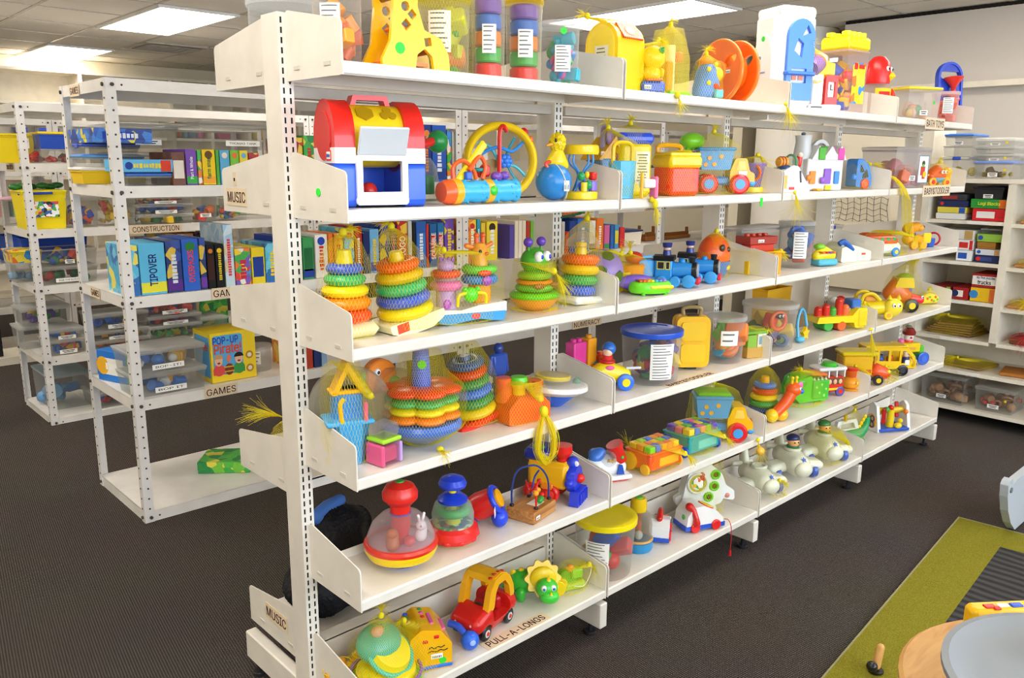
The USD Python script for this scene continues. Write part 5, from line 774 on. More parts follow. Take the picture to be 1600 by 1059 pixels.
# B bay
t = T('toy_house', 'small blue toy house with yellow pitched roof behind the basket', 'toy house', A(4, 1.03, .17), -10)
t.p('wall', '4a90dc', B(10, 8, 11.5, r=.6)); t.p('roof', 'f2a81a', EX(Polygon([(-6.4, 11), (0, 18), (6.4, 11), (5, 11), (0, 16), (-5, 11)]), 9.4, rd=.2)); t.p('gable', 'f0b428', EX([(-5, 11), (5, 11), (0, 16.2)], 7)); t.p('door', 'c85a9a', B(3, .6, 5, 1, -4.1, 0, .2)); t.p('flag', P_, S(1.4, .5, 2.6, -2, -4, 18)); barcode(t, -4.4, -4.5, 12.4)
t.p('lilac_chimney', '9a8ad0', H((-3, -2, 15, 1), (-2.4, -2, 20, 1.2)))
t = T('toy_basket', 'light blue toy basket with a yellow handle and small doll chair', 'toy basket', A(4, .965, .05), -12)
t.p('basket', '58b8e0', L([(0, 0), (3.4, 0), (4, 10.6), (3.6, 10.8), (3.1, .6), (0, .5)], n=8)); t.p('handle', 'f2c51c', TU([(-3.4, 0, 10), (-3.2, 0, 15), (0, 0, 16), (3.2, 0, 15), (3.4, 0, 10)], .6)); t.p('chair_leg', 'f2b41c', B(1., 1, 7.5, 3.4, -5, 0, .3)); t.p('chair_seat', 'f0e6e0', B(4.4, 3.2, 2.6, 6, -4.4, 3, .5)); t.p('chair_back', PK, B(1.3, 3.2, 6.4, 8.4, -4.6, 0, .5))
net('yellow net bag over the toy house and basket, its tail dangling over the shelf edge', A(4, 1.0, .11), [(.1, 5, 6), (.3, 9, 10.2), (10, 8.6, 10), (16, 5, 7), (20, 1, 1, -1, 2)], tail=(-.2, 0, 1), tl=4, seed=11)
tuf = T('net_tail', 'knotted yellow net tail dangling in front of the IMAGES sign', 'net tail', (1.04, -.012, ZS[4] - .004)); tuf.p('strands', 'net', tuft((0, 0, 0), (.3, -.2, -1), 6, 19, 50, .18), smooth=False); tuf.p('knot', 'm:e0cf1c', S(.9, .8, 1.4, .4, -.2, -1.2), S(1.2, .8, 1., -.4, .2, .2))
t = T('yellow_tub', 'tall yellow tub with royal blue lid and long paper label', 'tub', A(4, 1.10, .135), -20)
t.p('body', 'f0d212', B(12, 9, 16.6, r=1.6)); t.p('lid', '2a52dc', B(12.8, 9.8, 3.6, 0, 0, 15.6, 1.3)); q = t.p('paper_label', 'm:efece2', B(5, .1, 9.6, 2, -4.6, 4)); t.p('text_lines', 'm:55524c', *[B(3.6 - .5 * (i % 3), .05, .32, 1.9, -4.68, 4.8 + .85 * i) for i in range(10)], parent=q); t.p('picture', 'm:c86ab0', B(.1, 3, 6, -6.02, -2, 7))
net('yellow net around the tall yellow tub', A(4, 1.10, .135), [(.1, 4, 4), (.3, 7.2, 6), (16, 7.4, 6), (20, 5, 4), (21.6, 1, 1)], tl=3.4, seed=12)
t = T('bucket_box', 'red toy bucket with a thick yellow upper band and handle', 'toy bucket', A(4, 1.30, .10), -18)
t.p('body', 'e8321e', B(12.4, 10, 9.8, r=1.4)); t.p('yellow_band', 'f2cf14', B(13.2, 10.8, 4, 0, 0, 8.6, 1.1)); t.p('rim', 'f4d420', B(12, 9.6, 1.4, 0, 0, 12.2, .5)); t.p('handle', 'e8a81a', TU([(-4.6, 4, 12.6), (-4.4, 4, 15.6), (3.6, 4, 15.6), (4, 4, 12.6)], .8))
net('yellow net stretched over the red and yellow bucket', A(4, 1.30, .10), [(.1, 5, 5), (.3, 7, 6), (10, 7.2, 6.2), (13, 6, 5), (14.5, 2, 2, 3), (10, 1, 1, 9.4, -2)], tl=0, seed=13)
def dumptruck(label, pos, rz, s, netlabel=None, lid=None):
    t = T('toy_truck', label, 'toy truck', pos, rz, s=.01 * s)
    t.p('tipper', '3a9adc', EX([(-9, 9.4), (-10, 17.6), (4, 17.6), (2.4, 9.4)], 9.6, rd=.8), B(15, 10.8, 1.4, -3, 0, 16.8, .6)); t.p('chassis', '3a8fd8', B(20, 6, 3.4, 0, 0, 3.4, .8)); t.p('tip_spots', 'f0a83a', *[C(.9, .2, ax='y', x=x, y=-4.95, z=z, n=10) for x, z in ((-6, 14), (-4, 11.6), (-1.4, 14.6), (-7.4, 11.4))])
    t.p('cab', 'f6b814', EX([(2.6, 4.4), (2.6, 9), (4.6, 14), (9, 14), (10.4, 9), (12.4, 8), (12.6, 4.4)], 8.6, rd=1)); t.p('cab_window', 'f4cf5a', EX([(5, 9.4), (5.8, 12.8), (8.4, 12.8), (9.2, 9.4)], 8.8, rd=.3)); t.p('bumper', '4aa8e4', B(3, 9, 2.6, 11.6, 0, 3, .9)); t.p('grille', 'm:d8741e', *[B(.2, 3.6, .35, 12.7, 0, 5.2 + .8 * i) for i in range(4)])
    for x, y in ((-6, -4.8), (-6, 4.8), (6.4, -4.8), (6.4, 4.8)): wheel(t, x, y, 3.9, 3.9, 3.2, 'd8242a', '4aa0e0', s=-1 if y < 0 else 1)
    if lid: t.p('green_lid', '5fc83a', B(13, 9.6, 1.6, -3, 0, 18, .7))
    return t
dumptruck('yellow cabbed tipper truck with blue bucket and red rollers on the second deck', A(4, 1.58, .115), -44, .86).p('paper_tag', 'm:f4f2ea', B(3.4, .1, 1.6, 7.6, -4.4, 7.4)); 
one('toy_watering_can', 'lime green toy shovel head behind the blue tipper', 'toy', '7fd02a', S(.05, .04, .03, 1.52, .2, ZS[4] + .178), S(.02, .02, .08, 1.5, .2, ZS[4] + .085)); net('yellow net over the blue tipper truck', A(4, 1.57, .12), [(.1, 6, 5), (.4, 10, 7), (8, 10.5, 7), (16, 8, 6), (19.5, 4, 3, -3), (20.4, 1, 1, -4)], tl=3, seed=14)
t = T('purple_toy_bag', 'purple cone toy with an orange ring in a net', 'toy', A(4, 1.79, .12), 0); t.p('cone', '7a62b0', L([(0, 0), (3, 0), (5, 10), (4.6, 10.6), (0, 10.6)])); t.p('ring', 'e8642a', TO(2.6, .5, -3, -2.4, 7, ax='x')); t.p('base', 'e8d84a', C(4.6, 2))
net('yellow net bag with a wide fold around the purple cone toy', A(4, 1.79, .12), [(.1, 4, 4), (.3, 6.2, 5.6), (8, 6.2, 5.6), (12, 4.4, 4), (13, 1, 1, 3)], tail=(.4, -.6, -.8), tl=8, seed=15, spread=.35)
tuf = T('net_tail', 'wispy yellow net tail hanging below the shelf edge beside the green sticker', 'net tail', (1.87, -.012, ZS[4])); tuf.p('strands', 'net', tuft((0, 0, 0), (.1, -.25, -1), 10, 29, 60, .4), smooth=False); tuf.p('knot', 'm:e0cf1c', S(.7, .6, .7, 0, .2, .2))
tuf = T('net_tail', 'yellow net corner drooping from the top shelf above the purple cone', 'net tail', (1.76, -.012, ZS[5])); tuf.p('strands', 'net', tuft((0, 0, 0), (.5, -.2, -1), 9, 39, 60, .45), smooth=False); tuf.p('knot', 'm:e0cf1c', S(.7, .6, .7, 0, .2, .2))
# C bay
t = T('slide_toy', 'white ramp toy with coloured roller and clear green dome', 'toy', A(4, 1.99, .09), -18)
t.p('ramp', 'f0efee', EX([(-7, 0), (8, 0), (7.4, 1.6), (1.4, 9.4), (-1, 9.8), (-7, 7)], 8, rd=.6)); t.p('groove', '3a3a40', ro(B(.7, .3, 4.4, 3.4, -4.1, 3), 'y', -8)); t.p('orange_side', 'f0a83a', B(2.6, .4, 5, -5.2, -4.1, 1.2)); t.p('red_button', 'd8281e', B(2.4, .4, 1, -1.4, -4.15, .8)); t.p('dome', 'c:cfe0cf', S(3, 3, 3, 1, 0, 10.8)); t.p('dome_rim', '3f8a5a', TO(3, .4, 1, 0, 10.6, ax='x')); t.p('striped_roller', 'f0a83a', C(1.8, 4, ax='x', x=-3, z=11, n=14)); t.p('roller_stripe', 'c85a3a', TO(1.8, .3, -4, 0, 11, ax='x'), TO(1.8, .3, -2.6, 0, 11, ax='x')); t.p('navy_hood', '2a4a80', S(2.4, 3, 1.2, -2.4, -.6, 8.8)); t.p('figure', 'd8302a', H((5.2, 0, 10, 1), (5.2, 0, 12.4, 1.2))); t.p('figure_head', 'f0d8c0', S(1, 1, 1.1, 5.2, -.4, 13.6))
t = T('doll_house', 'grey-white castle doll house with coloured shutters', 'doll house', A(4, 2.26, .115), -18)
t.p('body', 'dcdcda', B(19, 8, 12.4, 1, 0, 0, .5)); t.p('tower', 'd2d2d0', L([(0, 0), (4, 0), (3.6, 14), (3, 19), (3.4, 21.4), (0, 21.4)], -6.4, 1.6, 0, 12)); t.p('roof', 'd8d8d4', EX([(-8.4, 12), (-4.6, 17.6), (-1.4, 12)], 8.4, x=1.6), EX([(-4.6, 12), (0, 17.4), (4.6, 12)], 8.6, x=3.4), EX([(-3.6, 12), (0, 17.6), (3, 12)], 8.4, x=8.6)); t.p('carry_handle', 'cfcfcc', EX(circ(0, 15, 5).difference(circ(0, 15, 3.6)).intersection(sbox(-6, 14, 6, 21)), 1.6, x=3, y=2)); t.p('flag', '5a6a70', S(.9, .9, .7, -6.6, 1.6, 22))
for x, z, w, h, c, l in ((-1.8, 12, 3.4, 4.8, '4fae2a', 'green'), (8.4, 12, 3.2, 4.6, 'ee4aa8', 'pink'), (-6, 2.6, 3, 5, 'f0862a', 'orange'), (1.8, 2.6, 3.6, 6, '8a5ac0', 'purple'), (6.8, 2.6, 2.6, 5, '3f8ae0', 'blue'), (2.6, .2, 3.4, 1.8, 'f4cf1e', 'yellow')): t.p('shutter', c, B(w, .7, h, x, -4.4, z, .25), label=f'{l} shutter')
t.p('purple_tab', '8a5ac0', S(1.4, .8, 1.4, -1, -5, 4)); t.p('orange_tab', 'f0862a', S(1.3, .8, 1.2, -8, -4.6, 5)); t.p('yellow_ramp', 'f2b01e', B(3, 3, .8, -4, -5.6, 0, .3)); t.p('green_dot', '3fae3a', S(1.2, .6, 1.3, 2.2, -2, 16)); t.p('pink_dot', 'f06ab8', S(1.2, .6, 1.2, 6, -2, 16))
t = T('toy_car_case', 'blue arched toy car with a red wheel beside the doll house', 'toy car', A(4, 2.63, .11), -20)
t.p('body', '3a86dc', EX([(-4, .8), (-4, 12.4), (-1.4, 12.8), (2.6, 10.4), (4.6, 5), (4.6, .8)], 6, rd=1.1)); t.p('window', '22343f', EX([(-2, 7), (-2, 10.6), (.4, 7.2)], 6.3, rd=.2), EX([(-.6, 4.4), (-.6, 6), (1.6, 8.4), (2.8, 5)], 6.3, rd=.2)); wheel(t, .8, -3.2, 2.2, 2.2, 1.2, 'e8402a', 'f06a4a'); t.p('blue_knob', '4a8fe0', S(1.3, 1.3, 1.4, -4.4, -2, 5))
net('yellow net bag around the blue arched car', A(4, 2.63, .11), [(.1, 3, 3), (.3, 5.4, 4.4), (8, 5.4, 4.4), (12, 3.4, 3), (10, 1, 1, 8, -1)], tail=(1, -.3, .1), tl=9, seed=16, spread=.2)
t = T('net_drape', 'long loose yellow net trailing off the shelf edge above the net grid', 'net', (2.80, .0, ZS[4]))
P, N = [], []; g = np.random.default_rng(8)
for i in range(90):
    a = g.uniform(-1, 1); s = np.linspace(0, 1, 9); P.append(np.c_[-4 + 13 * s + a * (1 + 7 * s), 4 - 6.5 * np.minimum(s * 2.2, 1) + g.normal(0, .35), 6 * np.sin(np.clip(1.6 - 3.2 * s, -1.57, 1.57)) * .5 + 3 - 26 * s ** 1.7 * (.8 + .2 * a)]); N.append(np.tile((0, -1, .3), (9, 1)))
t.p('netting', 'net', ribbons(P, N, .13), smooth=False)
# D bay
t = crate('large clear lidded storage tub with a picture card on its front', A(4, 3.02, .115), 29, 16.5, 18, 'f:dcd8d4', 'f:d8d0d4', rz=-8, tag='f', tagw=5, dot='m:4ad04a', contents=('orange and brown wooden train pieces in the large tub', ['d8783a', 'c86a4a', 'd89a6a', 'c85a5a'], .6, 60, 4.6))
t.p('picture_card', 'm:e6e4e0', B(8.6, .1, 12.6, 9, -8.2, 2)); t.p('picture_frame', 'm:7a8a98', EX(sbox(-4.3, 0, 4.3, 12.6).difference(sbox(-3.9, .4, 3.9, 12.2)), .08, x=9, y=-8.27, z=2)); t.p('picture_figure', 'm:c8483a', B(3.6, .08, 4, 8.6, -8.3, 5.6), B(2.4, .08, 2, 9.6, -8.3, 4)); t.p('picture_head', 'm:5a3a2a', EX(circ(8.8, 11, 1.2), .08, y=-8.3)); t.p('picture_toy', 'm:e8c02a', EX(circ(10.2, 6, 1.4), .06, y=-8.35))
t = T('toy_plane', 'orange and yellow chunky toy vehicle with big eyes at the far end', 'toy vehicle', A(4, 3.44, .09), -25)
t.p('body', 'e8482a', H((-3.4, 0, 5, 2.8), (3, 0, 5.4, 2.8), (0, 0, 8, 2.4))); t.p('lower_body', '3fa0d0', B(10, 6, 2.4, 0, 0, 2, .8)); eyes(t, [(1, -3.4, 7, 0, -1), (3.4, -3, 7, 0, -1)], .9, N_, 'ffffff'); t.p('yellow_wing', 'f4b01e', B(4, 3, 3.6, 7, 0, 2, .8), S(2.6, 2.2, 2.2, 7, 0, 7)); wheel(t, -4.6, -3.2, 2.2, 2.2, 1.4, 'f4b01e', R_); wheel(t, 4, -3.2, 2, 2, 1.4, 'f4b01e', R_); wheel(t, 4, 3.2, 2, 2, 1.4, 'f4b01e', R_); wheel(t, -4.6, 3.2, 2.2, 2.2, 1.4, 'f4b01e', R_); t.p('propeller', 'f0d23a', B(1, 5, 1, -6.6, 0, 5, .3))
net('yellow net over the orange big-eyed vehicle', A(4, 3.46, .09), [(.1, 5, 4), (.3, 8, 5.6), (6, 8.4, 5.6), (10, 5, 4), (11.6, 1, 1, 2)], tl=2.6, seed=17)
# ---- third deck (3)
def ringtower(label, pos, base, rings, knob, kz, rz=0, rx=0, ry=0, name='ring_stacker', fl=.72, s=1.):
    """base: (material, meshes...); rings: (R, r, colour) from the bottom"""
    t = T(name, label, 'ring stacker', pos, rz, rx=rx, ry=ry, s=.01 * s); z = kz
    t.p('base', base[0], *base[1:]); t.p('cone', knob[0], C(2.4, sum(1.9 * fl * q[1] for q in rings) + .5, z=kz, r2=1.2))
    for R, r, c in rings: z += r * fl; t.p('ring', c, TO(R - r, r, 0, 0, z, fl, 32)); z += r * fl * .92
    t.p('top_knob', *([knob[0], C(knob[1], knob[2], z=z - .5, r2=knob[1] * .85)] if len(knob) < 4 else [knob[0], knob[3](z)]))
    t.top = z; return t
def rocker(w, d, h): return EX(Polygon([(-w / 2, h), (-w / 2 + .3, h * .45), (-w / 4, .1), (w / 4, .1), (w / 2 - .3, h * .45), (w / 2, h)]), d, rd=.4)
CRM = 'eee8b8'
ringtower('ring stacker of blue, green, yellow, orange and red rings beside the left bracket', A(3, .075, .135), (CRM, B(11.5, 9, 3, r=1.4)), [(5.2, 1.9, 'ee4428'), (5.1, 1.8, 'f5861c'), (4.7, 1.7, 'f4da14'), (4.2, 1.6, '34b46a'), (3.7, 1.5, '4464d0')], ('f0d414', 1.7, 3.2), 3, s=1.17)
net('yellow net bag around the upright left ring stacker', A(3, .075, .135), [(.1, 4, 4), (.3, 6, 5.4), (8, 5.8, 5.8), (15, 4.8, 4.8), (19, 3.4, 3.2), (20.4, 1, 1)], tail=(.8, 0, .3), tl=4, seed=20, s=.0117)
ringtower('tilted ring stacker with yellow, blue, green, gold and orange rings on cream base', A(3, .235, .11), (CRM, rocker(15, 9, 3.4)), [(6.4, 2., 'f6dc12'), (6.1, 1.9, '3f5ed0'), (5.8, 1.9, '2fb46a'), (5.4, 1.8, 'e0b814'), (4.9, 1.7, 'f0541e')], ('e6c414', 1.7, 2.4), 3.2, ry=-10, s=1.1).p('red_print', 'm:e04a2a', B(3, .1, 2, -4.2, -4.6, 1.2))
net('yellow net bag around the tilted ring stacker with its knot at the front', (.235, .11, ZS[3] + .001), [(.6, 4, 4), (.9, 7.4, 5.2), (8, 7, 7), (16, 6, 6, -2.6), (21, 3, 3, -3.6), (22.6, 1, 1, -4)], tail=(-.8, 0, .6), tl=4, seed=21, s=.011)
t = T('twin_ring_stacker', 'pink creature and giraffe ring stacks sharing a white and blue rocking base', 'ring stacker', A(3, .41, .10), -16)
t.p('blue_base', '3a96d2', EX(Polygon([(-9.6, 2.8), (-9, .6), (-6, 0), (-2, .7), (2, 1.1), (6, .5), (9, .3), (9.8, 2.8)]), 9, rd=.4)); t.p('white_base', 'f2f1ec', EX(Polygon([(-9.6, 2.6), (-9.6, 4), (-3, 3.6), (2, 4.6), (9.8, 5.2), (9.8, 2.6)]), 8.8, rd=.3)); t.p('oval_badge', 'm:d84a5a', EX(affinity.scale(circ(1, 1.9, 1), 1.3, .75), .1, y=-4.55))
t.p('lilac_stalk', 'c9a4d8', C(2.6, 5, -5.4, 0, 3.6)); t.p('pink_ring', 'ec72b4', TO(2.7, 1.5, -5.4, 0, 9.6, .8)); t.p('glitter_ring', 'b08a9a', TO(2.2, .9, -5.4, 0, 11.3, .8)); t.p('coral_ring', 'f0503e', TO(2.6, 1.3, -5.4, 0, 12.6, .75)); t.p('lilac_head', 'c29ad8', S(2.2, 2., 1.7, -5.4, 0, 14.6)); t.p('horn', '9a5ac0', *[S(.5, .5, .8, -5.4 + x, -.4, 16.2, n=1) for x in (-1.6, -.5, .7, 1.8)]); t.p('foot_spot', 'c05ac8', S(1, .5, 1.4, -6, -2.4, 5))
t.p('orange_stalk', 'f09a1e', B(5, 5, 5.6, 4.2, .4, 4.4, .8)); t.p('blue_ring', '2a7fc8', TO(3.5, 1.4, 4, 0, 10.8, .85)); t.p('purple_spot', '9a4ab0', S(1.4, .6, 1.3, 4, -4.7, 10.8)); t.p('green_ring', '5fd04a', TO(3.2, 1.5, 4, 0, 13.3, .8)); t.p('red_spot', 'e8482a', S(1.9, .7, .8, 3.6, -4.4, 12.8)); t.p('giraffe_head', 'f2a23a', L([(0, 14), (2.2, 14), (2, 17), (2.2, 18.6), (1.4, 20), (0, 20.4)], 4, 0, 0, 20)); t.p('ear', 'f0862a', H((2.2, 0, 19, .6), (.4, 0, 19.4, .7)), H((5.8, 0, 19, .6), (7.4, 0, 19.8, .6))); t.p('horn', 'e8642a', C(.6, 1.8, 3.2, 0, 20), C(.6, 1.8, 5, 0, 20), S(.8, .8, .8, 3.2, 0, 22, n=1), S(.8, .8, .8, 5, 0, 22, n=1)); eyes(t, [(3.4, -2., 18, 0, 0)], .45); t.p('nose', 'e8642a', S(.6, .5, .5, 5.2, -2, 17.4, n=1)); t.p('green_turtle', '4fdc2a', S(2, 1.4, 2, -.2, -4, 7.4), S(.7, .7, .7, -1.9, -4.2, 8.8, n=1), S(.7, .7, .7, 1.6, -4.2, 8.8, n=1)); t.p('yellow_loop', 'f4dc1e', TU([(-4, -4.2, 4.6), (-3.6, -4.4, 7.4), (-1.4, -4.4, 8)], .45), TU([(1.2, -4.2, 8), (3.6, -4.4, 7.4), (4, -4.2, 5)], .45))
net('wide yellow net bag around the twin pink and giraffe ring stacks', A(3, .41, .10), [(.1, 6, 4), (.4, 11, 6), (8, 11.4, 6.4), (15, 10, 6, .6), (18, 6, 4, -2), (18.4, 1, 1, -7)], tail=(-1, 0, .3), tl=4, seed=22)
t = ringtower('green caterpillar ring stacker with purple antennae and goggle eyes', A(3, .665, .105), ('f0962a', L([(0, 0), (3, .1), (5.6, 1.6), (7, 3.4), (6, 4), (0, 4)])), [(7, 1.6, '58c81e'), (5.4, 1.5, '5fb83a'), (5.2, .9, 'f0801e'), (4.8, 1.6, '7fc02a')], ('3f9a2a', 3.4, 1.), 3)
z = t.top; t.p('head', '48a828', S(4.1, 3.8, 3.7, 0, 0, z + 3, n=3)); eyes(t, [(-1.5, -3.2, z + 4.4, .2, -.9), (1.5, -3.2, z + 4.4, .2, -.9)], 1.35, '2a3fc8', 'f6f6f2'); t.p('smile', '2f7a1e', TU([(-1.4, -3.7, z + 1.8), (0, -3.9, z + 1.4), (1.4, -3.7, z + 1.8)], .15))
for s in (-1, 1): q = t.p('antenna', '3f9a2a', C(.4, 2.4, s * 2.4, 0, z + 5.6)); t.p('pompom', '6a3fb0', S(1.35, 1.35, 1.35, s * 2.5, 0, z + 8.2), parent=q)
t.p('brown_patch', '9a5a2a', S(2, .7, .8, -2.6, -4.9, 7.2), S(1.6, .7, .8, 3.4, -4.4, 7.2))
net('yellow net over the caterpillar stacker with a bow at its front', A(3, .665, .105), [(.1, 4, 4), (.3, 6.6, 6.6), (4, 7.6, 7.6), (9, 6, 6), (14, 5.4, 5.4), (11, 1, 1, .6, -7)], tail=(.4, -.6, -1), tl=8, seed=23, spread=.2)
ringtower('ring stacker with clear rattle top on a square white base', A(3, .845, .105), ('f2f2ee', B(11, 10, 2, r=1)), [(4.6, 1.9, '3f63d4'), (4.9, 1.9, '34a85a'), (5.1, 1.9, 'f2c01a'), (5., 1.9, 'f0602a')], ('f0cf1e', 1.6, 3.6), 2, ry=4, s=1.14).p('clear_rattle', 'c:eee2d8', L([(0, 14.6), (4.4, 14.4), (4.2, 16), (2, 18.2), (0, 18.4)], .6))
net('yellow net bag tied to a point above the clear-topped ring stacker', A(3, .845, .105), [(.1, 4, 4), (.3, 6.2, 5.6), (9, 6, 6), (15, 5.4, 5.4, .8), (19, 3, 3, 1.6), (21.5, .9, .9, 3)], tl=2.6, seed=24, s=.0112)
t = T('patterned_ball', 'lilac ball with dark six-sided patches behind the bracket', 'ball', A(3, 1.03, .175)); t.p('ball', '8a6fd0', S(7, 7, 7, 0, 0, 7, n=3)); t.p('patch', '2a5a2a', *[C(2.2, .3, ax='x', n=6).apply_translation((-6.85, 0, 0)).apply_transform(trimesh.transformations.euler_matrix(0, math.radians(b), math.radians(a))).apply_translation((0, 0, 7)) for a, b in ((40, 5), (95, -10), (68, 52), (-10, 20))])
net('pale yellow net around the lilac patterned ball', A(3, 1.03, .175), [(.1, 4, 4), (.5, 6, 6), (7, 7.6, 7.6), (12, 6, 6), (14, 3, 3), (12, .9, .9, 6, -3)], tl=3, seed=25)
t = T('orange_toy_bundle', 'orange toy cup and red lid bundled in netting', 'toy', A(3, 1.19, .19)); t.p('orange_cup', 'f0941e', C(4.4, 8, 0, 0, 0, r2=5)); t.p('yellow_cup', 'f0c81e', C(3, 6, -6, -1, 0, r2=3.4)); t.p('red_lid', 'd8302a', S(3, 3, 2, 2, 0, 10))
net('yellow net bag around the orange cups with a standing tail', A(3, 1.17, .185), [(.1, 5, 4), (.3, 8.6, 6), (6, 9, 6), (10, 6, 5), (11.6, .9, .9, -1, -2)], tail=(-.2, 0, 1), tl=6, seed=26, spread=.3)
t = T('toy_piano', 'lime green toy keyboard with rainbow keys and purple back', 'toy keyboard', A(3, 1.14, .065), -28)
t.p('body', '6fdc1e', L([(0, .6), (6.6, .6), (7.2, 1.6), (7, 3.2), (6.2, 4), (0, 4.2)], 0, 0, 0, 36).apply_scale((1, .62, 1))); t.p('purple_back', '7f62c8', S(6.4, 3.4, 2.6, -3, 4, 3.2)); t.p('yellow_key_plate', 'f0d81e', B(8, 1.2, 1.2, 2.2, -4, 2, .4)); t.p('foot', '58c01a', C(.7, 1, -3.6, -3, 0), C(.7, 1, 4, -2.8, 0))
for i, c in enumerate(('c85a1e', 'e8641e', 'f0a01e', 'f0d01e', '3fb0d8', '5a8ae0', '9a7ad0')): t.p('key', c, B(1.25, 3.4, .8, -4 + 1.35 * i, -.4, 3.9, .25))
def blue_train(label, pos, rz, s):
    t = T('toy_train', label, 'toy train', pos, rz, s=.01 * s); U = '2f92e0'
    t.p('boiler', U, C(3.2, 8.4, ax='x', x=3, z=6.6)); t.p('cab', U, B(7, 7, 8.6, -4.4, 0, 2.2, .6)); t.p('roof', N_, EX(Polygon([(-4.2, 0), (4.2, 0), (3.2, 1.7), (0, 2.2), (-3.2, 1.7)]), 8, x=-4.4, z=10.4, face='x')); t.p('window', N_, B(2.4, .3, 2.6, -5.4, -3.5, 7.2), B(1.2, .3, 2.6, -2.6, -3.5, 7.2)); t.p('yellow_lining', 'e8d23a', EX(sbox(-1.5, -.3, 1.5, 2.9).difference(sbox(-1.2, 0, 1.2, 2.6)), .2, x=-5.4, y=-3.55, z=7.2), EX(sbox(-.9, -.3, .9, 2.9).difference(sbox(-.6, 0, .6, 2.6)), .2, x=-2.6, y=-3.55, z=7.2)); t.p('footplate', U, B(18, 6.6, 1.4, 0, 0, 2.4, .3)); t.p('smokebox', N_, C(3.4, 2, ax='x', x=7.6, z=6.6)); t.p('front_disc', 'a8acae', C(2.7, .5, ax='x', x=8.8, z=6.6)); t.p('funnel', N_, C(1.1, 2.6, 6.4, 0, 9.4, r2=1.4)); t.p('dome', U, S(1.3, 1.3, 1.3, 2.6, 0, 10)); t.p('buffer_beam', 'd8242a', B(1.6, 6.8, 2.4, 9.2, 0, 1.4, .4)); t.p('driver', '2a3a8a', C(1.7, 2.4, -3.6, 0, 12, r2=1.5)); t.p('driver_face', 'e8c0a0', S(1.5, 1.5, 1.3, -3.6, 0, 15)); t.p('driver_cap', '26347f', C(1.8, 1.8, -3.6, 0, 15.4, r2=2))
    for x, y in ((-5, -3.4), (-5, 3.4), (5.8, -3.6), (5.8, 3.6), (.4, -3.4), (.4, 3.4)): wheel(t, x, y, 2.2 if x < 5 else 2.6, 2.2 if x < 5 else 2.6, 1.6, '3f9fe4')
    return t
blue_train('blue toy steam engine with a driver on top, nearest the green keyboard', A(3, 1.34, .115), -62, .84); blue_train('blue toy steam engine with a driver, behind the first and beside the orange ball', A(3, 1.485, .125), -62, .82)
t = T('toy_wagon', 'light blue open toy wagon behind the blue engines', 'toy', A(3, 1.28, .19), -18); t.p('wagon', '4aa0dc', B(9, 4, 6, 0, 0, 3, .5)); t.p('rail', '4aa0dc', B(11, .5, .7, 1, -1.8, 9.6)); t.p('wheel_set', '2f7ac0', C(1.6, 4.4, ax='y', x=-3, z=1.6), C(1.6, 4.4, ax='y', x=3, z=1.6))
t = T('orange_carry_ball', 'orange and blue round toy bag with animal cut-outs', 'toy', A(3, 1.64, .165)); t.p('orange_shell', 'ee5a22', S(6.8, 5.4, 7.4, 0, 0, 8.2, n=3)); t.p('blue_base', '3a6fc0', L([(0, 0), (4.6, 0), (6.2, 2.6), (6.9, 6), (0, 6)]).apply_scale((1, .82, 1))); t.p('cutout', '4a3a2a', S(1.4, .7, 1.3, -2, -4.9, 11), S(1, .7, 1, 1.6, -4.9, 10.2)); t.p('yellow_animal', 'e8c83a', S(1.4, .8, 1, 2, -4.7, 3.6))
net('yellow net around the orange ball bag with a folded tail down its front', A(3, 1.64, .165), [(.1, 4, 4), (.4, 6.4, 5.4), (8, 7.4, 6), (14, 4, 3.6), (16.4, 1, 1, -.6, -1)], tail=(.6, -.5, -.9), tl=8, seed=27, spread=.16)
# C bay
t = T('brick_tower', 'red over yellow building bricks stacked in a square block', 'bricks', A(3, 1.86, .13), -15); t.p('yellow_brick', 'ecc01c', B(13, 8, 5, r=.3)); t.p('red_brick', 'c8361e', B(12, 8, 6, 0, 0, 5, .3)); t.p('dark_red_top', 'a83222', B(14, 8, 3, .6, 0, 11, .3)); t.p('stud', 'c8361e', *[C(1.1, .9, -4.4 + 3 * i, 0, 14, n=12) for i in range(4)]); t.p('blue_brick', U_, B(3, 3, 2, 1, -5.5, 0, .3)); t.p('orange_brick', 'f2a01e', B(4, 3.6, 8, 5, -5.4, 0, .3)); barcode(t, -1, -4.1, 11.8, 3)
net('yellow net pulled over the red and yellow bricks', A(3, 1.86, .125), [(.1, 5, 5), (.3, 8.6, 8), (9, 8.6, 8), (8, 2, 2, 6, -7)], tail=(.2, -.5, -1), tl=4, seed=28)
crate('low clear long tub behind the red and yellow bricks', A(3, 2.0, .23), 30, 9, 16.5, 'f:dedad4', 'c:dedad6', rz=0, tag=None)
tub('tall clear tub with a long paper label behind the yellow piano car', A(3, 2.15, .12), 6.3, 18.5, 'f:e4e2de', 'c:e2e0de', ang=225, lz=(.22, .78), nlines=9, contents=('blue orange and yellow shapes in the long-label tub', ['3a6fd0', 'e8703a', 'e8c83a', '6aa0c8'], .85, 18, 5))
t = T('toy_car', 'small yellow and turquoise piano car with coloured keys', 'toy car', A(3, 2.285, .065), -22); t.p('lower_body', '58b8d0', B(10, 7, 2.6, 0, 0, .3, .8)); t.p('body', 'f0de2a', H((-3.4, 0, 4, 2.2), (3.4, 0, 4, 2.2), (0, 0, 6, 2)));
for i, c in enumerate((O_, R_, P_, O_)): t.p('key', c, B(1.5, 3, .8, -3 + 1.8 * i, -2.2, 5.2, .3))
t.p('green_roof', '8ad03a', S(2.4, 2.4, 1.4, -1.6, 1, 7.6))
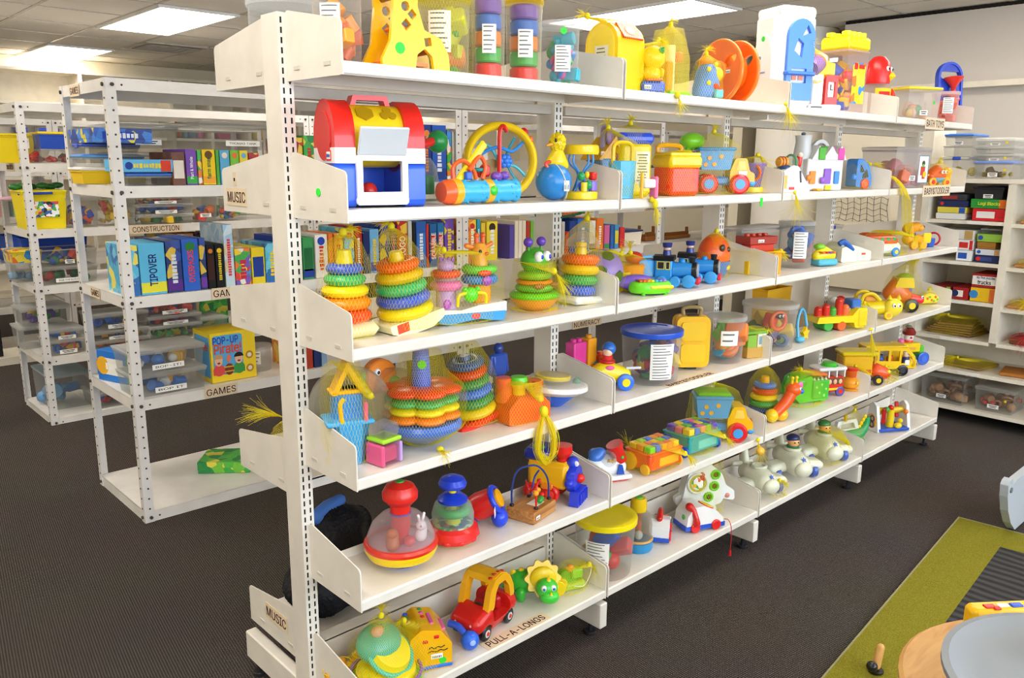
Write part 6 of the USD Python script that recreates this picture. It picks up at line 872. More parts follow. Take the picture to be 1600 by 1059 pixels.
t = T('toy_phone', 'white and cream toy telephone unit with blue handset', 'toy telephone', A(3, 2.56, .095), -26)
t.p('body', 'e8e8c8', EX([(-8.6, 0), (9, 0), (9, 4), (2, 6.2), (-6, 8), (-8.6, 6)], 8.4, rd=.9)); t.p('side_block', 'e6e6cc', EX([(-8.6, 0), (-1, 0), (-1, 3.6), (-6.6, 6.6), (-8.6, 6)], 3.6, y=-5.4, rd=.6)); t.p('handset', '2a62b8', TU([(-8, -4.4, 7.4), (-6, -4.6, 8.4), (-3.4, -4.8, 6.6), (-1.6, -5, 4.6)], 1.2)); t.p('yellow_dial', 'e8d03a', C(2, 1, -2, 1, 6.4)); t.p('red_print', 'm:d8583a', B(2, .1, .8, 5, -4.3, 2.6))
# D bay
def bus(label, pos, rz, top, low):
    t = T('toy_bus', label, 'toy bus', pos, rz); t.p('top', top, H((-7, 0, 7, 2.6), (6, 0, 6.6, 2.6), (-7, 2, 7, 2.4), (6, 2, 6.4, 2.4))); t.p('lower', low, B(19, 8, 5, 0, 1, 1.2, 1.6)); t.p('window', '3f9a4a', *[S(1.5, .6, 1.1, -5 + 3.4 * i, -2, 7.4, n=1) for i in range(4)])
    for x in (-5.4, 5.6): wheel(t, x, -3, 2, 2, 1.4, '3a8fd8', 'f0d03a')
    return t
bus('orange and white long toy bus with green windows in front', A(3, 2.84, .07), -24, 'e8542a', 'e8ecd8').p('green_sticker', 'm:4ad03a', C(1, .1, ax='y', x=-6, y=-3.1, z=4)); bus('second orange toy bus with lime sides behind the first', A(3, 2.98, .15), -24, 'f06a2a', 'a8d83a')
net('yellow net over the orange toy buses', A(3, 2.95, .10), [(.1, 9, 6), (.4, 13, 8.6), (7, 13.4, 8.6), (10.6, 8, 5), (8, 1, 1, 10, -8)], tail=(.3, -.6, -.4), tl=5, seed=30)
t = T('toy_dog', 'orange plastic pull-along dog with a yellow ear and paddle', 'toy dog', A(3, 3.27, .10), -24); t.p('body', 'f0a01c', H((-3, 0, 5, 3), (4, 0, 4.6, 2.6))); t.p('head', 'f2a21e', H((-3.6, 0, 10, 2.8), (1.6, 0, 11, 2.4))); t.p('ear', 'e8901a', S(1.6, .8, 2.6, -3.6, -2.6, 9.6)); t.p('snout', 'f4aa2a', S(2., 2, 1.7, 2.6, -1, 10.4)); t.p('nose', '7a2a1a', S(.8, .7, .7, 3.8, -2, 11)); t.p('paw', 'f2b02a', C(2.2, 2, ax='y', x=-2.2, y=-3, z=2.4), C(2, 2, ax='y', x=3.6, y=-3, z=2.2)); t.p('paddle', 'f4cf1a', B(5, 1.2, 5, 6.6, -2.2, 3, .5)); t.p('blue_collar', '24408c', TO(2.4, .6, -2.4, 0, 7.6))
t = T('toy_cup', 'small blue and red toy cup beside the orange dog', 'toy', A(3, 3.47, .10), 0); t.p('cup', '2a5ab8', C(2.8, 4.4, r2=3.2)); t.p('red_rim', 'c8303a', TO(3, .5, 2.4, -1.6, 4, ax='x')); t.p('clear_part', 'c:e0e0e0', S(2, 2, 2, 3.6, 0, 2))
# ---- fourth deck (2)
t = T('clear_dome_toy', 'large clear domed wheel standing at the left end behind the basket', 'toy', A(2, .115, .195), -30); t.p('dome', 'f:d8d4c0', L([(0, -3), (9, -3), (10.4, -1.6), (10.4, 1.6), (9, 3), (0, 3)], 0, 0, 10.6, 36, 'y')); t.p('second_dome', 'c:d8d0b8', L([(0, -2), (8, -1.6), (9.4, 0), (8, 1.6), (0, 2)], 11, 4, 10, 32, 'y')); t.p('blue_foot', '24408c', B(6, 4, 2, 13, 2, 0, .5))
t = T('toy_basket', 'blue toy shopping basket holding a yellow play frame', 'toy basket', A(2, .062, .125), -20); t.p('basket', '3a9fdc', L([(0, 0), (4.4, 0), (5.4, 10.5), (5, 10.8), (4, .8), (0, .6)], n=6)); t.p('rim', '4aaae4', B(11.4, 9, 1.2, 0, 0, 9.8, .4)); t.p('handle', 'f2b81e', TU([(-2, -4, 10.4), (-2.4, -4.2, 15), (-1.4, -4, 16.6)], .55)); t.p('blue_box', '3a8fd4', B(7, 5, 9, 0, 1, 9, .6)); t.p('yellow_frame', 'f4b41c', EX(Polygon([(-4, 17), (0, 25), (4.4, 17), (3, 17), (0, 22.6), (-2.6, 17)]), 5, rd=.2), B(8.4, 5, 1, 0, 0, 17, .3)); t.p('pink_post', 'e86a7a', B(1, 1, 5, 3.6, -4, 10.4, .3))
net('yellow net bag gathered above the blue basket at the left end', A(2, .065, .125), [(.1, 4, 3), (.3, 6, 5.4), (10, 6.4, 5.8), (17, 6, 5, -.4), (24, 4.4, 3.6, -1), (25, 2, 2, -1.4), (16, 1, 1, 3.4, -4.6)], tl=0, seed=33)
t = T('glitter_block', 'small glittery pink and clear cube block with lime stripe', 'toy block', A(2, .118, .055), 8); t.p('cube', 'c:e8b8c8', B(6, 6, 5.6, r=.7)); t.p('beads', 'd0527a', B(4.6, 4.6, 4, 0, 0, .6, .6)); t.p('lime_band', 'a0dc2a', B(6.2, 6.2, 1.1, 0, 0, 5.6, .4)); t.p('lilac_edge', 'c0a0e0', B(1.2, 6.1, 5.2, 2.8, 0, .1, .4)); t.p('pink_edge', 'e85a8a', B(1.2, 6.1, 5.2, -2.8, 0, .1, .4)); t.p('clear_top', 'c:e8e0e8', B(5.6, 5.6, 3.4, 0, 0, 6.7, .8))
t = T('flower_stacker', 'large blue spinning base stacked with red, green, yellow and orange flower rings', 'ring stacker', A(2, .275, .115), 0)
t.p('base', '2f6fd6', L([(0, 0), (3, 0), (7, 2.2), (10.2, 4.4), (10.4, 5.4), (9.6, 6.4), (0, 6.6)], n=40))
def flower(R, r, z): return [S(R * .46, R * .46, r, R * .6 * math.cos(a + .2), R * .6 * math.sin(a + .2), z) for a in np.arange(6) * math.pi / 3] + [C(R * .62, r * 1.1, 0, 0, z - r * .55)]
for c, z, R in (('f07a2a', 7.6, 9.6), ('f0d21e', 9.7, 9.3), ('2fa860', 11.8, 9.1), ('e02a22', 14.4, 9.8)): t.p('flower_ring', c, *flower(R, 1.35, z))
t.p('post', '2a62d8', C(2.7, 11, 0, 0, 14, r2=2.)); t.p('green_sticker', 'm:4ad82a', ro(C(1.1, .1, ax='y', y=-2.45, z=21), 'z', -30))
net('yellow net drawn over the flower ring stack', A(2, .275, .115), [(.1, 3, 3), (.4, 5, 5), (5, 11, 11), (15, 10.6, 10.6), (19, 6, 6), (24, 5, 5), (26, 1, 1)], tl=0, seed=34)
t = T('net_tail', 'yellow net tail poking out below the flower stack base', 'net tail', (.262, .02, ZS[2] + .004)); t.p('strands', 'net', tuft((0, 0, 0), (-.1, -.4, .1), 4.5, 12, 60, .3), smooth=False); t.p('knot', 'm:e0cf1c', S(.9, .8, .7, 0, .3, .4))
t = T('round_face_toy', 'orange and yellow round toy face with green ears behind the flower stack', 'toy', A(2, .205, .20), 0); t.p('disc', 'f08a2a', C(4.6, 3, ax='y', z=17)); t.p('pedestal', 'f0c82a', C(2, 13)); t.p('ear', '4fae3a', S(1.6, 1, 2, -4.6, 0, 17), S(1.8, 1, 1.8, 3.6, -1.4, 15)); eyes(t, [(-1.6, -1.6, 18.6, 0, -1)], .9, N_, 'ffffff')
ringtower('tilted ring stacker of blue, red and green rings on a red base', A(2, .485, .15), ('e2301e', B(16, 9, 2.2, r=.9)), [(5.8, 1.9, 'e8c41a'), (5.6, 1.8, '2a8a4a'), (5.5, 1.8, '2f6fd0'), (5.2, 1.7, '2a8a4a'), (4.9, 1.7, 'd8341e'), (4.6, 1.6, '24508c')], ('24508c', 1.5, 1.4), 2.4, ry=-11, s=1.12)
net('yellow net around the ring stacker on the red base', A(2, .485, .15), [(.4, 5, 4), (.6, 8, 5.4), (8, 6.4, 6.4, -1), (16, 5.6, 5.6, -2.6), (21, 3, 3, -3.6), (21.6, 1, 1, -4)], tl=2, seed=35, s=.0112)
t = T('blue_figure_toy', 'dark blue peg-shaped toy figure on a stalk', 'toy', A(2, .62, .205)); t.p('head', '24408c', S(1.5, 1.5, 1.6, 0, 0, 18)); t.p('body', '2a4aa0', B(5.6, 2.4, 7, 0, 0, 9.6, .8)); t.p('arm', '2a4aa0', H((-2.6, 0, 15.6, .8), (-3.4, 0, 11, .7)), H((2.6, 0, 15.6, .8), (3.4, 0, 11, .7))); t.p('stalk', '2f5fb0', C(1.5, 9.8)); t.p('collar', '2f5fb0', C(2, 1.4, z=6)); t.p('foot', '2f5fb0', C(3, .8))
t = T('tap_house', 'orange pounding house with yellow tap, red pegs and lime knob', 'toy house', A(2, .60, .085), -8); t.p('body', 'f0622a', EX([(-7, 0), (7, 0), (7, 4.6), (4, 7.6), (-4, 7.6), (-7, 4.6)], 8.6, rd=.5)); t.p('chimney', 'ee6a2a', C(2.4, 7, -5, 1.6, 5.4)); t.p('yellow_peg', 'f0c21a', C(1.9, 3.2, -1.4, -.6, 7.4), C(2.3, 1, -1.4, -.6, 9.6)); t.p('lime_knob', '5fd02a', L([(0, 10.4), (2, 10.4), (2.5, 11.4), (2.2, 12.6), (0, 12.8)], -1.4, -.6)); t.p('red_peg', 'd82a22', C(1.7, 2.4, 4, -1, 7.4), C(2.3, 1.6, 4, -1, 9.4)); t.p('silver_bell', 'b8b8b4', S(1.2, 1.2, 1.2, 1.8, 1.6, 9)); t.p('green_sticker', 'm:3fd03a', C(1.1, .1, ax='y', x=4.2, y=-4.4, z=3))
net('yellow net bag over the orange pounding house', A(2, .60, .08), [(.1, 6, 4), (.3, 8.4, 6), (6, 8.6, 6), (11, 6, 4.4), (12, 3, 3, 0, -3), (7, 1, 1, 0, -7)], tl=0, seed=36)
t = T('net_loop', 'twisted yellow net loop hanging down over the shelf edge', 'net loop', (.60, -.012, ZS[2] + .0))
P, N = [], []; g = np.random.default_rng(5)
for i in range(60):
    f = g.normal(0, .7); h = g.normal(0, .5); P.append(spl([(0 + f * .3, 1 + h * .3, 4.), (-2.6 + f, -.4 + h, -1), (-3.2 + f, -.6 + h, -6), (-.6 + f * .5, -.8 + h, -9.6 + f), (2.4 + f, -.8 + h, -7.4), (2.4 + f, -.6 + h, -2), (.2 + f * .3, .8 + h * .3, 4)], 5)); N.append(np.tile((g.normal(), -1, g.normal()), (len(P[-1]), 1)))
t.p('strands', 'net', ribbons(P, N, .14), smooth=False); t.p('knot', 'm:e6d418', S(1.2, 1, 1.6, 0, .6, 4.2))
t = T('saucer_toy', 'clear-topped white spinning saucer with blue underside and yellow disc', 'spinning top', A(2, .765, .125), 0, ry=5); t.p('blue_under', '2a5fc8', L([(0, 0), (3, 0), (6.4, 3), (7, 4.4), (0, 4.4)], n=36)); t.p('white_rim', 'eceae4', L([(0, 4.2), (8.6, 4.2), (10.4, 5.4), (10.2, 6.6), (8.8, 6.8), (0, 6.4)], n=40)); t.p('clear_dome', 'c:e0e0e4', L([(9.4, 6.6), (7, 8.6), (3, 9.6), (0, 9.8)], n=36)); t.p('yellow_disc', 'eed42a', C(5.4, 1.2, -.6, 0, 8)); t.p('rattle_bead', '3f9a6a', S(1.2, 1.2, 1.2, 6.4, -3.4, 7.2)); t.p('red_bead', 'd86a7a', S(1, 1, 1, 6.8, 1, 7.4))
# B bay
t = T('block_castle', 'magenta, amber and orange blocks stacked behind the bracket', 'blocks', A(2, .985, .20), 0); t.p('magenta_block', 'd03a8a', B(6, 4, 15.4, -3.6, 0, 0, .4), C(1, 1.2, -5, 0, 15.2), C(1, 1.2, -2.4, 0, 15.2)); t.p('amber_block', 'e0961a', B(4, 4, 16, 1.8, -.4, 0, .4), C(1, 1.2, 1.8, -.4, 15.8)); t.p('orange_block', 'e8561e', B(4.4, 4, 10, 6.8, -1, 0, .4), C(1, 1, 6.8, -1, 9.8)); t.p('blue_block', '3a8fd8', B(3.6, 4, 8, 4.2, -2, 0, .4))
t = T('toy_racing_car', 'yellow racing car with blue wheels and helmeted driver', 'toy car', A(2, 1.035, .125), -35); t.p('body', 'f0d41a', H((-4.4, 0, 5, 3), (4, 0, 4.4, 2.6), (-2, 0, 6.8, 2.6))); t.p('seat_rim', 'c82a22', TO(2, .6, -1.4, 0, 9)); t.p('driver', 'd8302a', C(1.7, 2.4, -1.4, 0, 8.6)); t.p('driver_head', 'f0c8a8', S(1.6, 1.6, 1.6, -1.4, -.2, 12)); t.p('helmet', '2f6fc8', S(2.2, 2.2, 2.2, -.8, .6, 13)); t.p('oval_print', 'm:e86a9a', S(1.4, .3, .8, -1, -2.6, 7.4)); t.p('spoiler', 'd8dade', B(5, .8, .8, 7, -1, 6.4, .2))
for x, y in ((-4, -3), (4, -3), (-4, 3), (4, 3)): wheel(t, x, y, 2.7, 2.7, 1.8, '2f6fe0', 'f0d41a', s=-1 if y < 0 else 1)
t = tub('big clear bucket with royal blue lid and long printed list', A(2, 1.22, .110), 8.9, 17.5, '2352c4', 'c:e4e4e4', ang=240, rt_=1.12, lz=(.12, .80), nlines=12, lidh=1.8, contents=('dinosaurs and mixed small toys heaped inside the blue-lidded bucket', ['e8c83a', '3f9a5a', '5a3a8a', 'e87f4a', '3a6fb0', '8a4a3a', 'd83a3a'], .72, 60, 4.6))
t = T('toy_case', 'bright yellow plastic carry case standing on end beside the blue-lidded bucket', 'toy case', A(2, 1.45, .115), -38); t.p('shell', 'f2ba14', EX(sbox(-6, 1, 6, 19), 3, y=-1.6, rd=2.2), EX(sbox(-6, 1, 6, 19), 3, y=1.7, rd=2.2)); t.p('raised_panel', 'f4c422', EX(sbox(-4.4, 3, 4.4, 9.4), .7, y=-3.3, rd=1.2), EX(sbox(-4.4, 10.6, 4.4, 17.2), .7, y=-3.3, rd=1.2)); t.p('seam', 'd89a10', EX(sbox(-6.2, .8, 6.2, 19.2), .4, rd=2.2)); t.p('handle', 'a08a5a', TU([(-3, 0, 19), (-2.8, 0, 21.6), (2.8, 0, 21.6), (3, 0, 19)], .7)); t.p('latch', '3a2a1a', B(4, 3.6, .8, 0, 0, 18.8, .3)); t.p('green_sticker', 'm:3fd03a', C(1, .1, ax='x', x=6.1, z=11)); t.p('black_foot', N_, B(4, 4, 1, 0, 0, 0, .3))
tub('clear tub of nesting shapes with a big paper label beside the yellow case', A(2, 1.645, .11), 7.2, 17, 'f:e6e4e2', 'c:e4e2e2', ang=232, rt_=1.1, lz=(.4, .72), nlines=2, contents=('teal orange and green nesting shapes in the labelled tub', ['3aa8d0', 'f0843a', '7fd04a', 'e8a83a', 'f0843a'], .85, 20, 5.4))
t = T('block_box', 'small open wooden box of picture blocks tied in net', 'block box', A(2, 1.785, .075), -20); t.p('wooden_tray', 'm:c89a58', B(9.4, 8, 4, r=.3)); t.p('picture_block', 'm:7fb84a', B(4.2, 7, 5, -2.2, 0, 3.6, .2)); t.p('picture_block', 'm:e0e0d8', B(4, 7, 5.4, 2.2, 0, 3.6, .2)); t.p('house_print', 'm:6a9ad0', B(2.6, .1, 3, 2.2, -3.56, 5)); t.p('green_roof', '6fae3a', B(9, 7.4, 1, 0, 0, 9, .2))
net('yellow net around the small wooden block box', A(2, 1.785, .075), [(.1, 4, 4), (.3, 5.8, 5), (8, 5.8, 5), (11, 3, 3, 2), (8, 1, 1, 7, -2)], tail=(1, -.2, .3), tl=3.6, seed=37)
tub('clear bucket of baby toys with an orange ring, third bay', A(2, 1.98, .115), 9.2, 18, 'f:e2e2de', 'c:e2e2e0', ang=225, rt_=1.13, lab=False, contents=('mixed baby toys inside the clear bucket of the third bay', ['e8502a', 'f0962a', '6a5a8a', '7a9a3a', '4a6a9a', 'e8c83a', '3a3a5a'], .6, 40, 4.6))
t = T('teether', 'orange-red teething ring inside the clear bucket', 'teether', (1.95, .06, ZS[2] + .085), -20); t.p('ring', 'ee6a2a', TO(3.4, .8, 0, 0, 3, ax='y')); t.p('face', N_, S(2, .7, 1, 0, -1, 5)); eyes(t, [(-.8, -1.7, 5.2, 0, -1), (.8, -1.7, 5.2, 0, -1)], .5, N_, 'ffffff')
t = T('star_rattle', 'yellow star rattle on a curved light blue handle', 'rattle', A(2, 2.165, .07), 0); t.p('star', 'f0c41a', EX(Polygon([(r * math.cos(a), 3.2 + r * math.sin(a)) for r, a in zip([3.2, 1.6] * 5, np.arange(10) * math.pi / 5 + math.pi / 2)]), 1.4, x=2.4, rd=.3)); t.p('hoop', '58b0dc', TU([(-2.6, 0, 1), (-2.4, 1, 8), (-.4, 1, 13), (2.6, 1, 12), (3.6, 0, 6)], .6)); t.p('foot', '58b8dc', S(2.4, 2, 1.3, -1.4, 0, 1.3))
t = T('ride_tray', 'yellow toy boat tray carrying red, green and orange pop-up figures', 'activity toy', A(2, 2.53, .105), -26); t.p('tray', 'f2d414', EX([(-13, 3.6), (-12, 6.4), (5, 6.4), (8, 9.6), (12.6, 9.6), (11.4, 1), (7, 1), (6, 3.4)], 9, rd=.5)); t.p('prow', 'f0ce12', B(5, 10, 8, 10.4, 0, 1.2, .8)); t.p('green_wheel', '3fa83a', C(2.4, 8, ax='y', x=-6.4, z=2.4)); t.p('orange_wheel', 'f0642a', C(2.2, 9, ax='y', x=0, z=2.2)); 
for x, h, c in ((-10, 9, 'd8301e'), (-6, 10, 'd8301e'), (-2.6, 8.6, '4fae3a'), (.6, 12.4, 'd8341e'), (4, 9.4, 'f0763a')): q = t.p('figure', c, C(1.7, h - 6.4, x, -.6, 6.2)); t.p('figure_head', c, S(1.7, 1.7, 1.6, x, -.6, h), parent=q)
t.p('blue_block', '3a72c0', B(5, 6, 4, 9, 1, 9, .6)); t.p('pale_block', '9ab8c8', B(6, 5, 3, 4, 1.6, 6.4, .5))
t = T('toy_figures', 'red and blue character shapes heaped behind the yellow tray', 'toy', A(2, 2.69, .165), -20); t.p('red_ball', 'b82a22', S(2.4, 2.4, 2.4, 0, 0, 10)); t.p('blue_wedge', '2f62b0', H((-1, 0, 4, 2.4), (5, 0, 6, 1.4), (2, 0, 8, 1.6))); t.p('white_part', 'e0e0d8', S(1.8, 1.8, 1.6, -4, 0, 10.6)); t.p('base', '7a9ab0', B(10, 5, 4, 0, 0, 0, .6))
net('yellow net with dangling fringe around the front of the yellow tray', A(2, 2.62, .075), [(.1, 4, 4), (.3, 6, 6), (6, 6.4, 6), (9, 4, 4), (10, 1, 1, 7, -2)], tail=(1, -.4, -.3), tl=5, seed=38, spread=.3)
tuf = T('net_tail', 'yellow net fringe hanging below the shelf in front of the yellow box truck', 'net tail', (2.63, -.012, ZS[2])); tuf.p('strands', 'net', tuft((0, 0, 0), (.0, -.2, -1), 11, 49, 70, .16), smooth=False); tuf.p('knot', 'm:e0cf1c', S(1.6, .6, .7, 0, .2, .2))
# D bay
t = T('cat_car', 'two-seat yellow toy car with a smiling cat face on the front', 'toy car', A(2, 2.93, .10), -42); t.p('body', 'f2d61e', H((-8, 0, 5, 3), (6, 0, 5, 3.6), (-8, 3, 5, 3), (6, 3, 5, 3.4))); t.p('face', 'f4dc3a', S(4.4, 3, 4.4, 6.6, -2.6, 5.6)); t.p('ear', 'f0d01e', L([(1.3, 0), (0, 2.4)], 4.6, -2.6, 9.4, 10), L([(1.3, 0), (0, 2.4)], 8.8, -2.6, 9.4, 10)); eyes(t, [(5.6, -5.4, 6.8, .2, -1), (8, -5.2, 6.8, .3, -1)], .9, N_, 'ffffff'); t.p('roll_bar', 'f0ce1a', TU([(-9, -3, 6), (-8, -3, 11), (-4, -3, 12), (0, -3, 9)], .9), TU([(-9, 4, 6), (-8, 4, 11), (-4, 4, 12), (0, 4, 9)], .9)); t.p('orange_seat', 'e89a3a', B(6, 5, 3, -4, 0, 8, .8)); wheel(t, -6, -3.6, 2, 2, 1.4, 'f0ce1a', 'e8a03a'); wheel(t, 4, -4, 2, 2, 1.4, 'f0ce1a', 'e8a03a')
t = T('toy_tractor', 'red toy tractor with black tyre and orange trailer', 'toy tractor', A(2, 3.22, .10), -42); t.p('bonnet', 'e8323c', H((4, 0, 6.4, 2.6), (8.6, 0, 5.6, 2.2), (4, 2, 6.4, 2.6))); t.p('orange_tank', 'e86a2a', H((-6, 0, 9, 4), (0, 0, 8, 4), (-4, 0, 13, 3.4))); t.p('yellow_cab', 'f0cf1e', EX([(-6, 12), (-4, 17), (3, 17), (4, 12)], 7, rd=.6)); t.p('green_load', '8aa83a', S(4, 3, 2.6, 0, 0, 16.4)); wheel(t, 2.6, -4.4, 3.4, 3.4, 2.2, N_, 'f0cf1e'); wheel(t, -7, -4, 2.4, 2.4, 2, 'f0b41e', R_); wheel(t, 2.6, 4, 3.4, 3.4, 2.2, N_, 'f0cf1e'); eyes(t, [(9, -1.8, 7.2, .3, -1)], .7, N_, 'ffffff')
t = T('blue_toy_bundle', 'blue cloth-like toy bundle beside the red tractor in netting', 'toy', A(2, 3.38, .16), 0); t.p('bundle', '3a5ac0', H((-3, 0, 9, 2.4), (3, 0, 8, 3), (1, 0, 13, 2))); t.p('stand', '5a7a3a', B(8, 6, 7, 0, 0, 0, 1)); t.p('yellow_rod', 'f0cf1e', H((-6, -2, 14, .8), (0, -2, 12.4, .8)))
net('tall yellow net bag hanging around the red tractor', A(2, 3.26, .12), [(.1, 8, 5), (.4, 12, 7.6), (8, 13, 8), (14, 12, 7), (19, 7, 5), (24, 2.4, 2.4, -3, -4), (28, 1, 1, -4, -8)], tail=(-.4, -.1, 1), tl=6, seed=40, spread=.15)
t = T('yellow_puzzle_bag', 'low yellow bag of small red dotted pieces at the right end', 'toy', A(2, 3.53, .09), -20); t.p('bag', 'f0dc3a', H((-4.4, 0, 2.6, 2.2), (4.4, 0, 2.6, 2.2), (0, 0, 4, 2.2))); t.p('red_piece', 'e2401e', *[S(.8, .5, .7, x, -2.1, z, n=1) for x, z in ((-3, 3.4), (0, 2.6), (2.6, 4))]); t.p('green_piece', '6fc03a', *[S(.7, .5, .7, x, -2.2, z, n=1) for x, z in ((-1.4, 4.2), (1.6, 2), (4, 2.8))])
net('yellow net around the low bag of dotted pieces', A(2, 3.53, .09), [(.1, 4, 3), (.3, 7, 3.4), (4, 7, 3.6), (6.6, 4, 2), (7.4, .8, .8)], tl=2, seed=41)
# ---- fifth deck (1)
def domeTop(label, pos, s, rim, band, under, knob, inner):
    t = T('spinning_toy', label, 'spinning top', pos, 0, s=.01 * s)
    t.p('under_base', under, L([(0, 0), (4.4, 0), (5.4, 1.4), (0, 1.6)], n=36)); t.p('band', band, L([(0, 1.2), (5, 1.2), (8.6, 2.4), (9.4, 4), (9.3, 5), (0, 5)], n=40)); t.p('rim', rim, L([(8.2, 4.8), (9.4, 4.8), (9.6, 5.6), (9.2, 6.3), (8.2, 6.3)], n=40)); t.p('clear_dome', 'c:ece6e6', L([(8.7, 6), (8.6, 7.6), (7.4, 10.6), (5.2, 12.8), (2, 13.9), (1.6, 13.9), (5, 12.6), (7.2, 10.4), (8.3, 7.6), (8.4, 6)], n=40)); t.p('inner_floor', inner, C(8.2, .5, 0, 0, 5)); return t
t = domeTop('clear domed spinning top with red mushroom plunger and a white rabbit inside', A(1, .195, .105), 1., 'e2311c', 'f4d016', '2446b8', R_, 'd8a0b0')
t.p('plunger', 'e0261c', L([(0, 5.4), (2, 5.4), (2.2, 9), (2.6, 10), (2.6, 16.4), (0, 16.4)])); t.p('plunger_ring', '4a3ab0', TO(2.55, .3, 0, 0, 13.4)); t.p('mushroom_cap', 'e4281c', L([(0, 16), (3.2, 16), (4.5, 17.4), (4.6, 19), (3.6, 20.8), (1.6, 21.7), (0, 21.8)], n=32)); t.p('green_dot', '2fb03a', L([(0, 21.7), (1.2, 21.6), (1, 22), (0, 22.1)])); q = t.p('white_rabbit', 'f2f0ee', H((3.6, -3.6, 7.2, 1.6), (4.6, -3, 8.6, 1.3)), S(1.4, 1.3, 1.3, 3.4, -4.2, 10.2), H((3, -4, 11.4, .35), (2.6, -4, 13, .4)), H((4, -4, 11.4, .35), (4.6, -3.8, 13, .4))); t.p('rabbit_eye', 'd8302a', S(.25, .25, .3, 2.6, -5.2, 10.5, n=1), parent=q); t.p('brown_animal', 'c8703a', H((-4.6, -2.8, 7, 1.8), (-4, -2, 9, 1.6)), S(1.4, 1.3, 1.3, -4.8, -3.2, 10.2)); t.p('yellow_bird', 'f0c83a', S(1.6, 1.4, 1.8, 2.6, 3.4, 9.6)); t.p('red_boots', 'd8302a', S(1.6, 1.4, 1.4, .2, -3.4, 6.6))
t = T('spinning_toy', 'smaller clear spinning top with blue hat, green ring and wavy red base', 'spinning top', A(1, .37, .11)); t.p('yellow_under', 'f0cf1e', L([(0, 0), (4, 0), (6.6, 1.4), (0, 1.6)], n=36)); t.p('red_base', 'e22a26', L([(0, 1), (6.5, 1), (7.2, 2.4), (6.8, 4.2), (5.7, 5), (0, 5)], n=40), *[S(1.5, 1.5, 1., 5.9 * math.cos(a), 5.9 * math.sin(a), 1.8, n=1) for a in np.arange(10) * math.pi / 5]); t.p('patterned_floor', 'print_busy', C(5.4, .6, 0, 0, 4.6)); t.p('clear_dome', 'c:e0ece4', L([(5.7, 5), (5.8, 8), (5, 10.6), (3.2, 12.4), (3, 12.2), (4.7, 10.4), (5.5, 8), (5.4, 5)], n=36)); t.p('green_ring', '3fae4a', TO(3.6, 1.2, 0, 0, 8.8)); t.p('yellow_core', 'e8d81e', C(2.2, 4, 0, 0, 5), C(1, 8, 0, 0, 9)); t.p('blue_hat', '1f3fc8', L([(0, 11.4), (4, 11.4), (4.1, 12.2), (2.4, 13.6), (0, 14)])); t.p('yellow_neck', 'f0d01e', C(.95, 2.6, 0, 0, 13.6)); t.p('blue_cap', '2244d0', L([(0, 15.6), (3.6, 15.6), (3.9, 16.4), (3.2, 17.8), (1.6, 18.6), (0, 18.8)]))
t = T('toy_camera', 'red barrel toy with yellow lens, blue ring and blue wheel', 'toy', A(1, .505, .125), 38); t.p('barrel', 'd8221f', ro(L([(0, -4), (3.6, -4), (4, -2), (3.7, 3), (0, 3)], n=28), 'x', 62).apply_translation((-.4, 0, 6.4))); t.p('blue_ring', '2244d8', ro(TO(3.5, .8, 0, 0, 3.2), 'x', 62).apply_translation((-.4, 0, 6.4))); t.p('yellow_lens', 'f2ac14', ro(L([(0, 3), (2.7, 3), (2.7, 4.4), (0, 4.9)], n=24), 'x', 62).apply_translation((-.4, 0, 6.4))); t.p('blue_wheel', '2446d8', S(2.7, 2.4, 2.7, -1., -4, 2.7, n=3)); t.p('yellow_foot', 'f2b01e', S(1, 1, 1.2, 3.6, -3, 1.4)); wheel(t, 1.6, 3.4, 2.4, 2.4, 1.6, '2446d8'); t.p('barcode_sticker', 'm:f2f2ee', ro(B(1.6, .1, 3, -3, -3.4, 6), 'y', -20))
t = T('bead_maze', 'wooden block bead maze with blue and red wire loops', 'bead maze', A(1, .645, .085), 14); reg('oak', {'tc': ('texture_coordinate', {}), 'mp': ('mapping', {'scale': (6., 40., 60.)}), 'n': ('noise_texture', {'scale': 1.2, 'detail': 5, 'distortion': 1.5}), 'r': ('rgb_ramp', {'ramp': [(.3, lin('9a5f2a')), (.7, lin('cf9450'))]}), 'p': ('principled_bsdf', {'roughness': .42})}, [('tc.object', 'mp.vector'), ('mp.vector', 'n.vector'), ('n.fac', 'r.fac'), ('r.color', 'p.base_color')], 'p.BSDF')
t.p('wood_base', 'oak', B(12.6, 9.6, 3.6, r=.4)); t.p('paper_sticker', 'm:efe6d8', B(4.4, 3.4, .08, .6, -1, 3.6)); barcode(t, -4.2, -4.9, 1.2, 2); W = lambda p, c, r=.28: t.p('wire', c, TU(p, r, n=9))
W([(5.2, -2.8, 3.4), (5, -2.4, 10), (2, -1, 14.4), (-1, 1, 15), (-4, 2.6, 14), (-5, 3.6, 9), (-5, 3.6, 3.4)], '24408c'); W([(-3, -3.4, 3.4), (-3, -3.4, 8), (-2, -3, 10.6), (1, -2, 10.6), (2.4, 0, 8), (0, 1, 6.4), (-1.6, 0, 8.4), (1, 2.6, 9.6), (3, 3, 6), (3.4, 3, 3.4)], 'd8241e'); W([(4.6, 3, 3.4), (5.4, 2.4, 9), (4, 0, 12.4)], '2a56c0')
for x, y in ((5.2, -2.8), (-5, 3.6), (-3, -3.4), (3.4, 3)): t.p('wire_foot', N_, S(.7, .7, .5, x, y, 3.9, n=1))
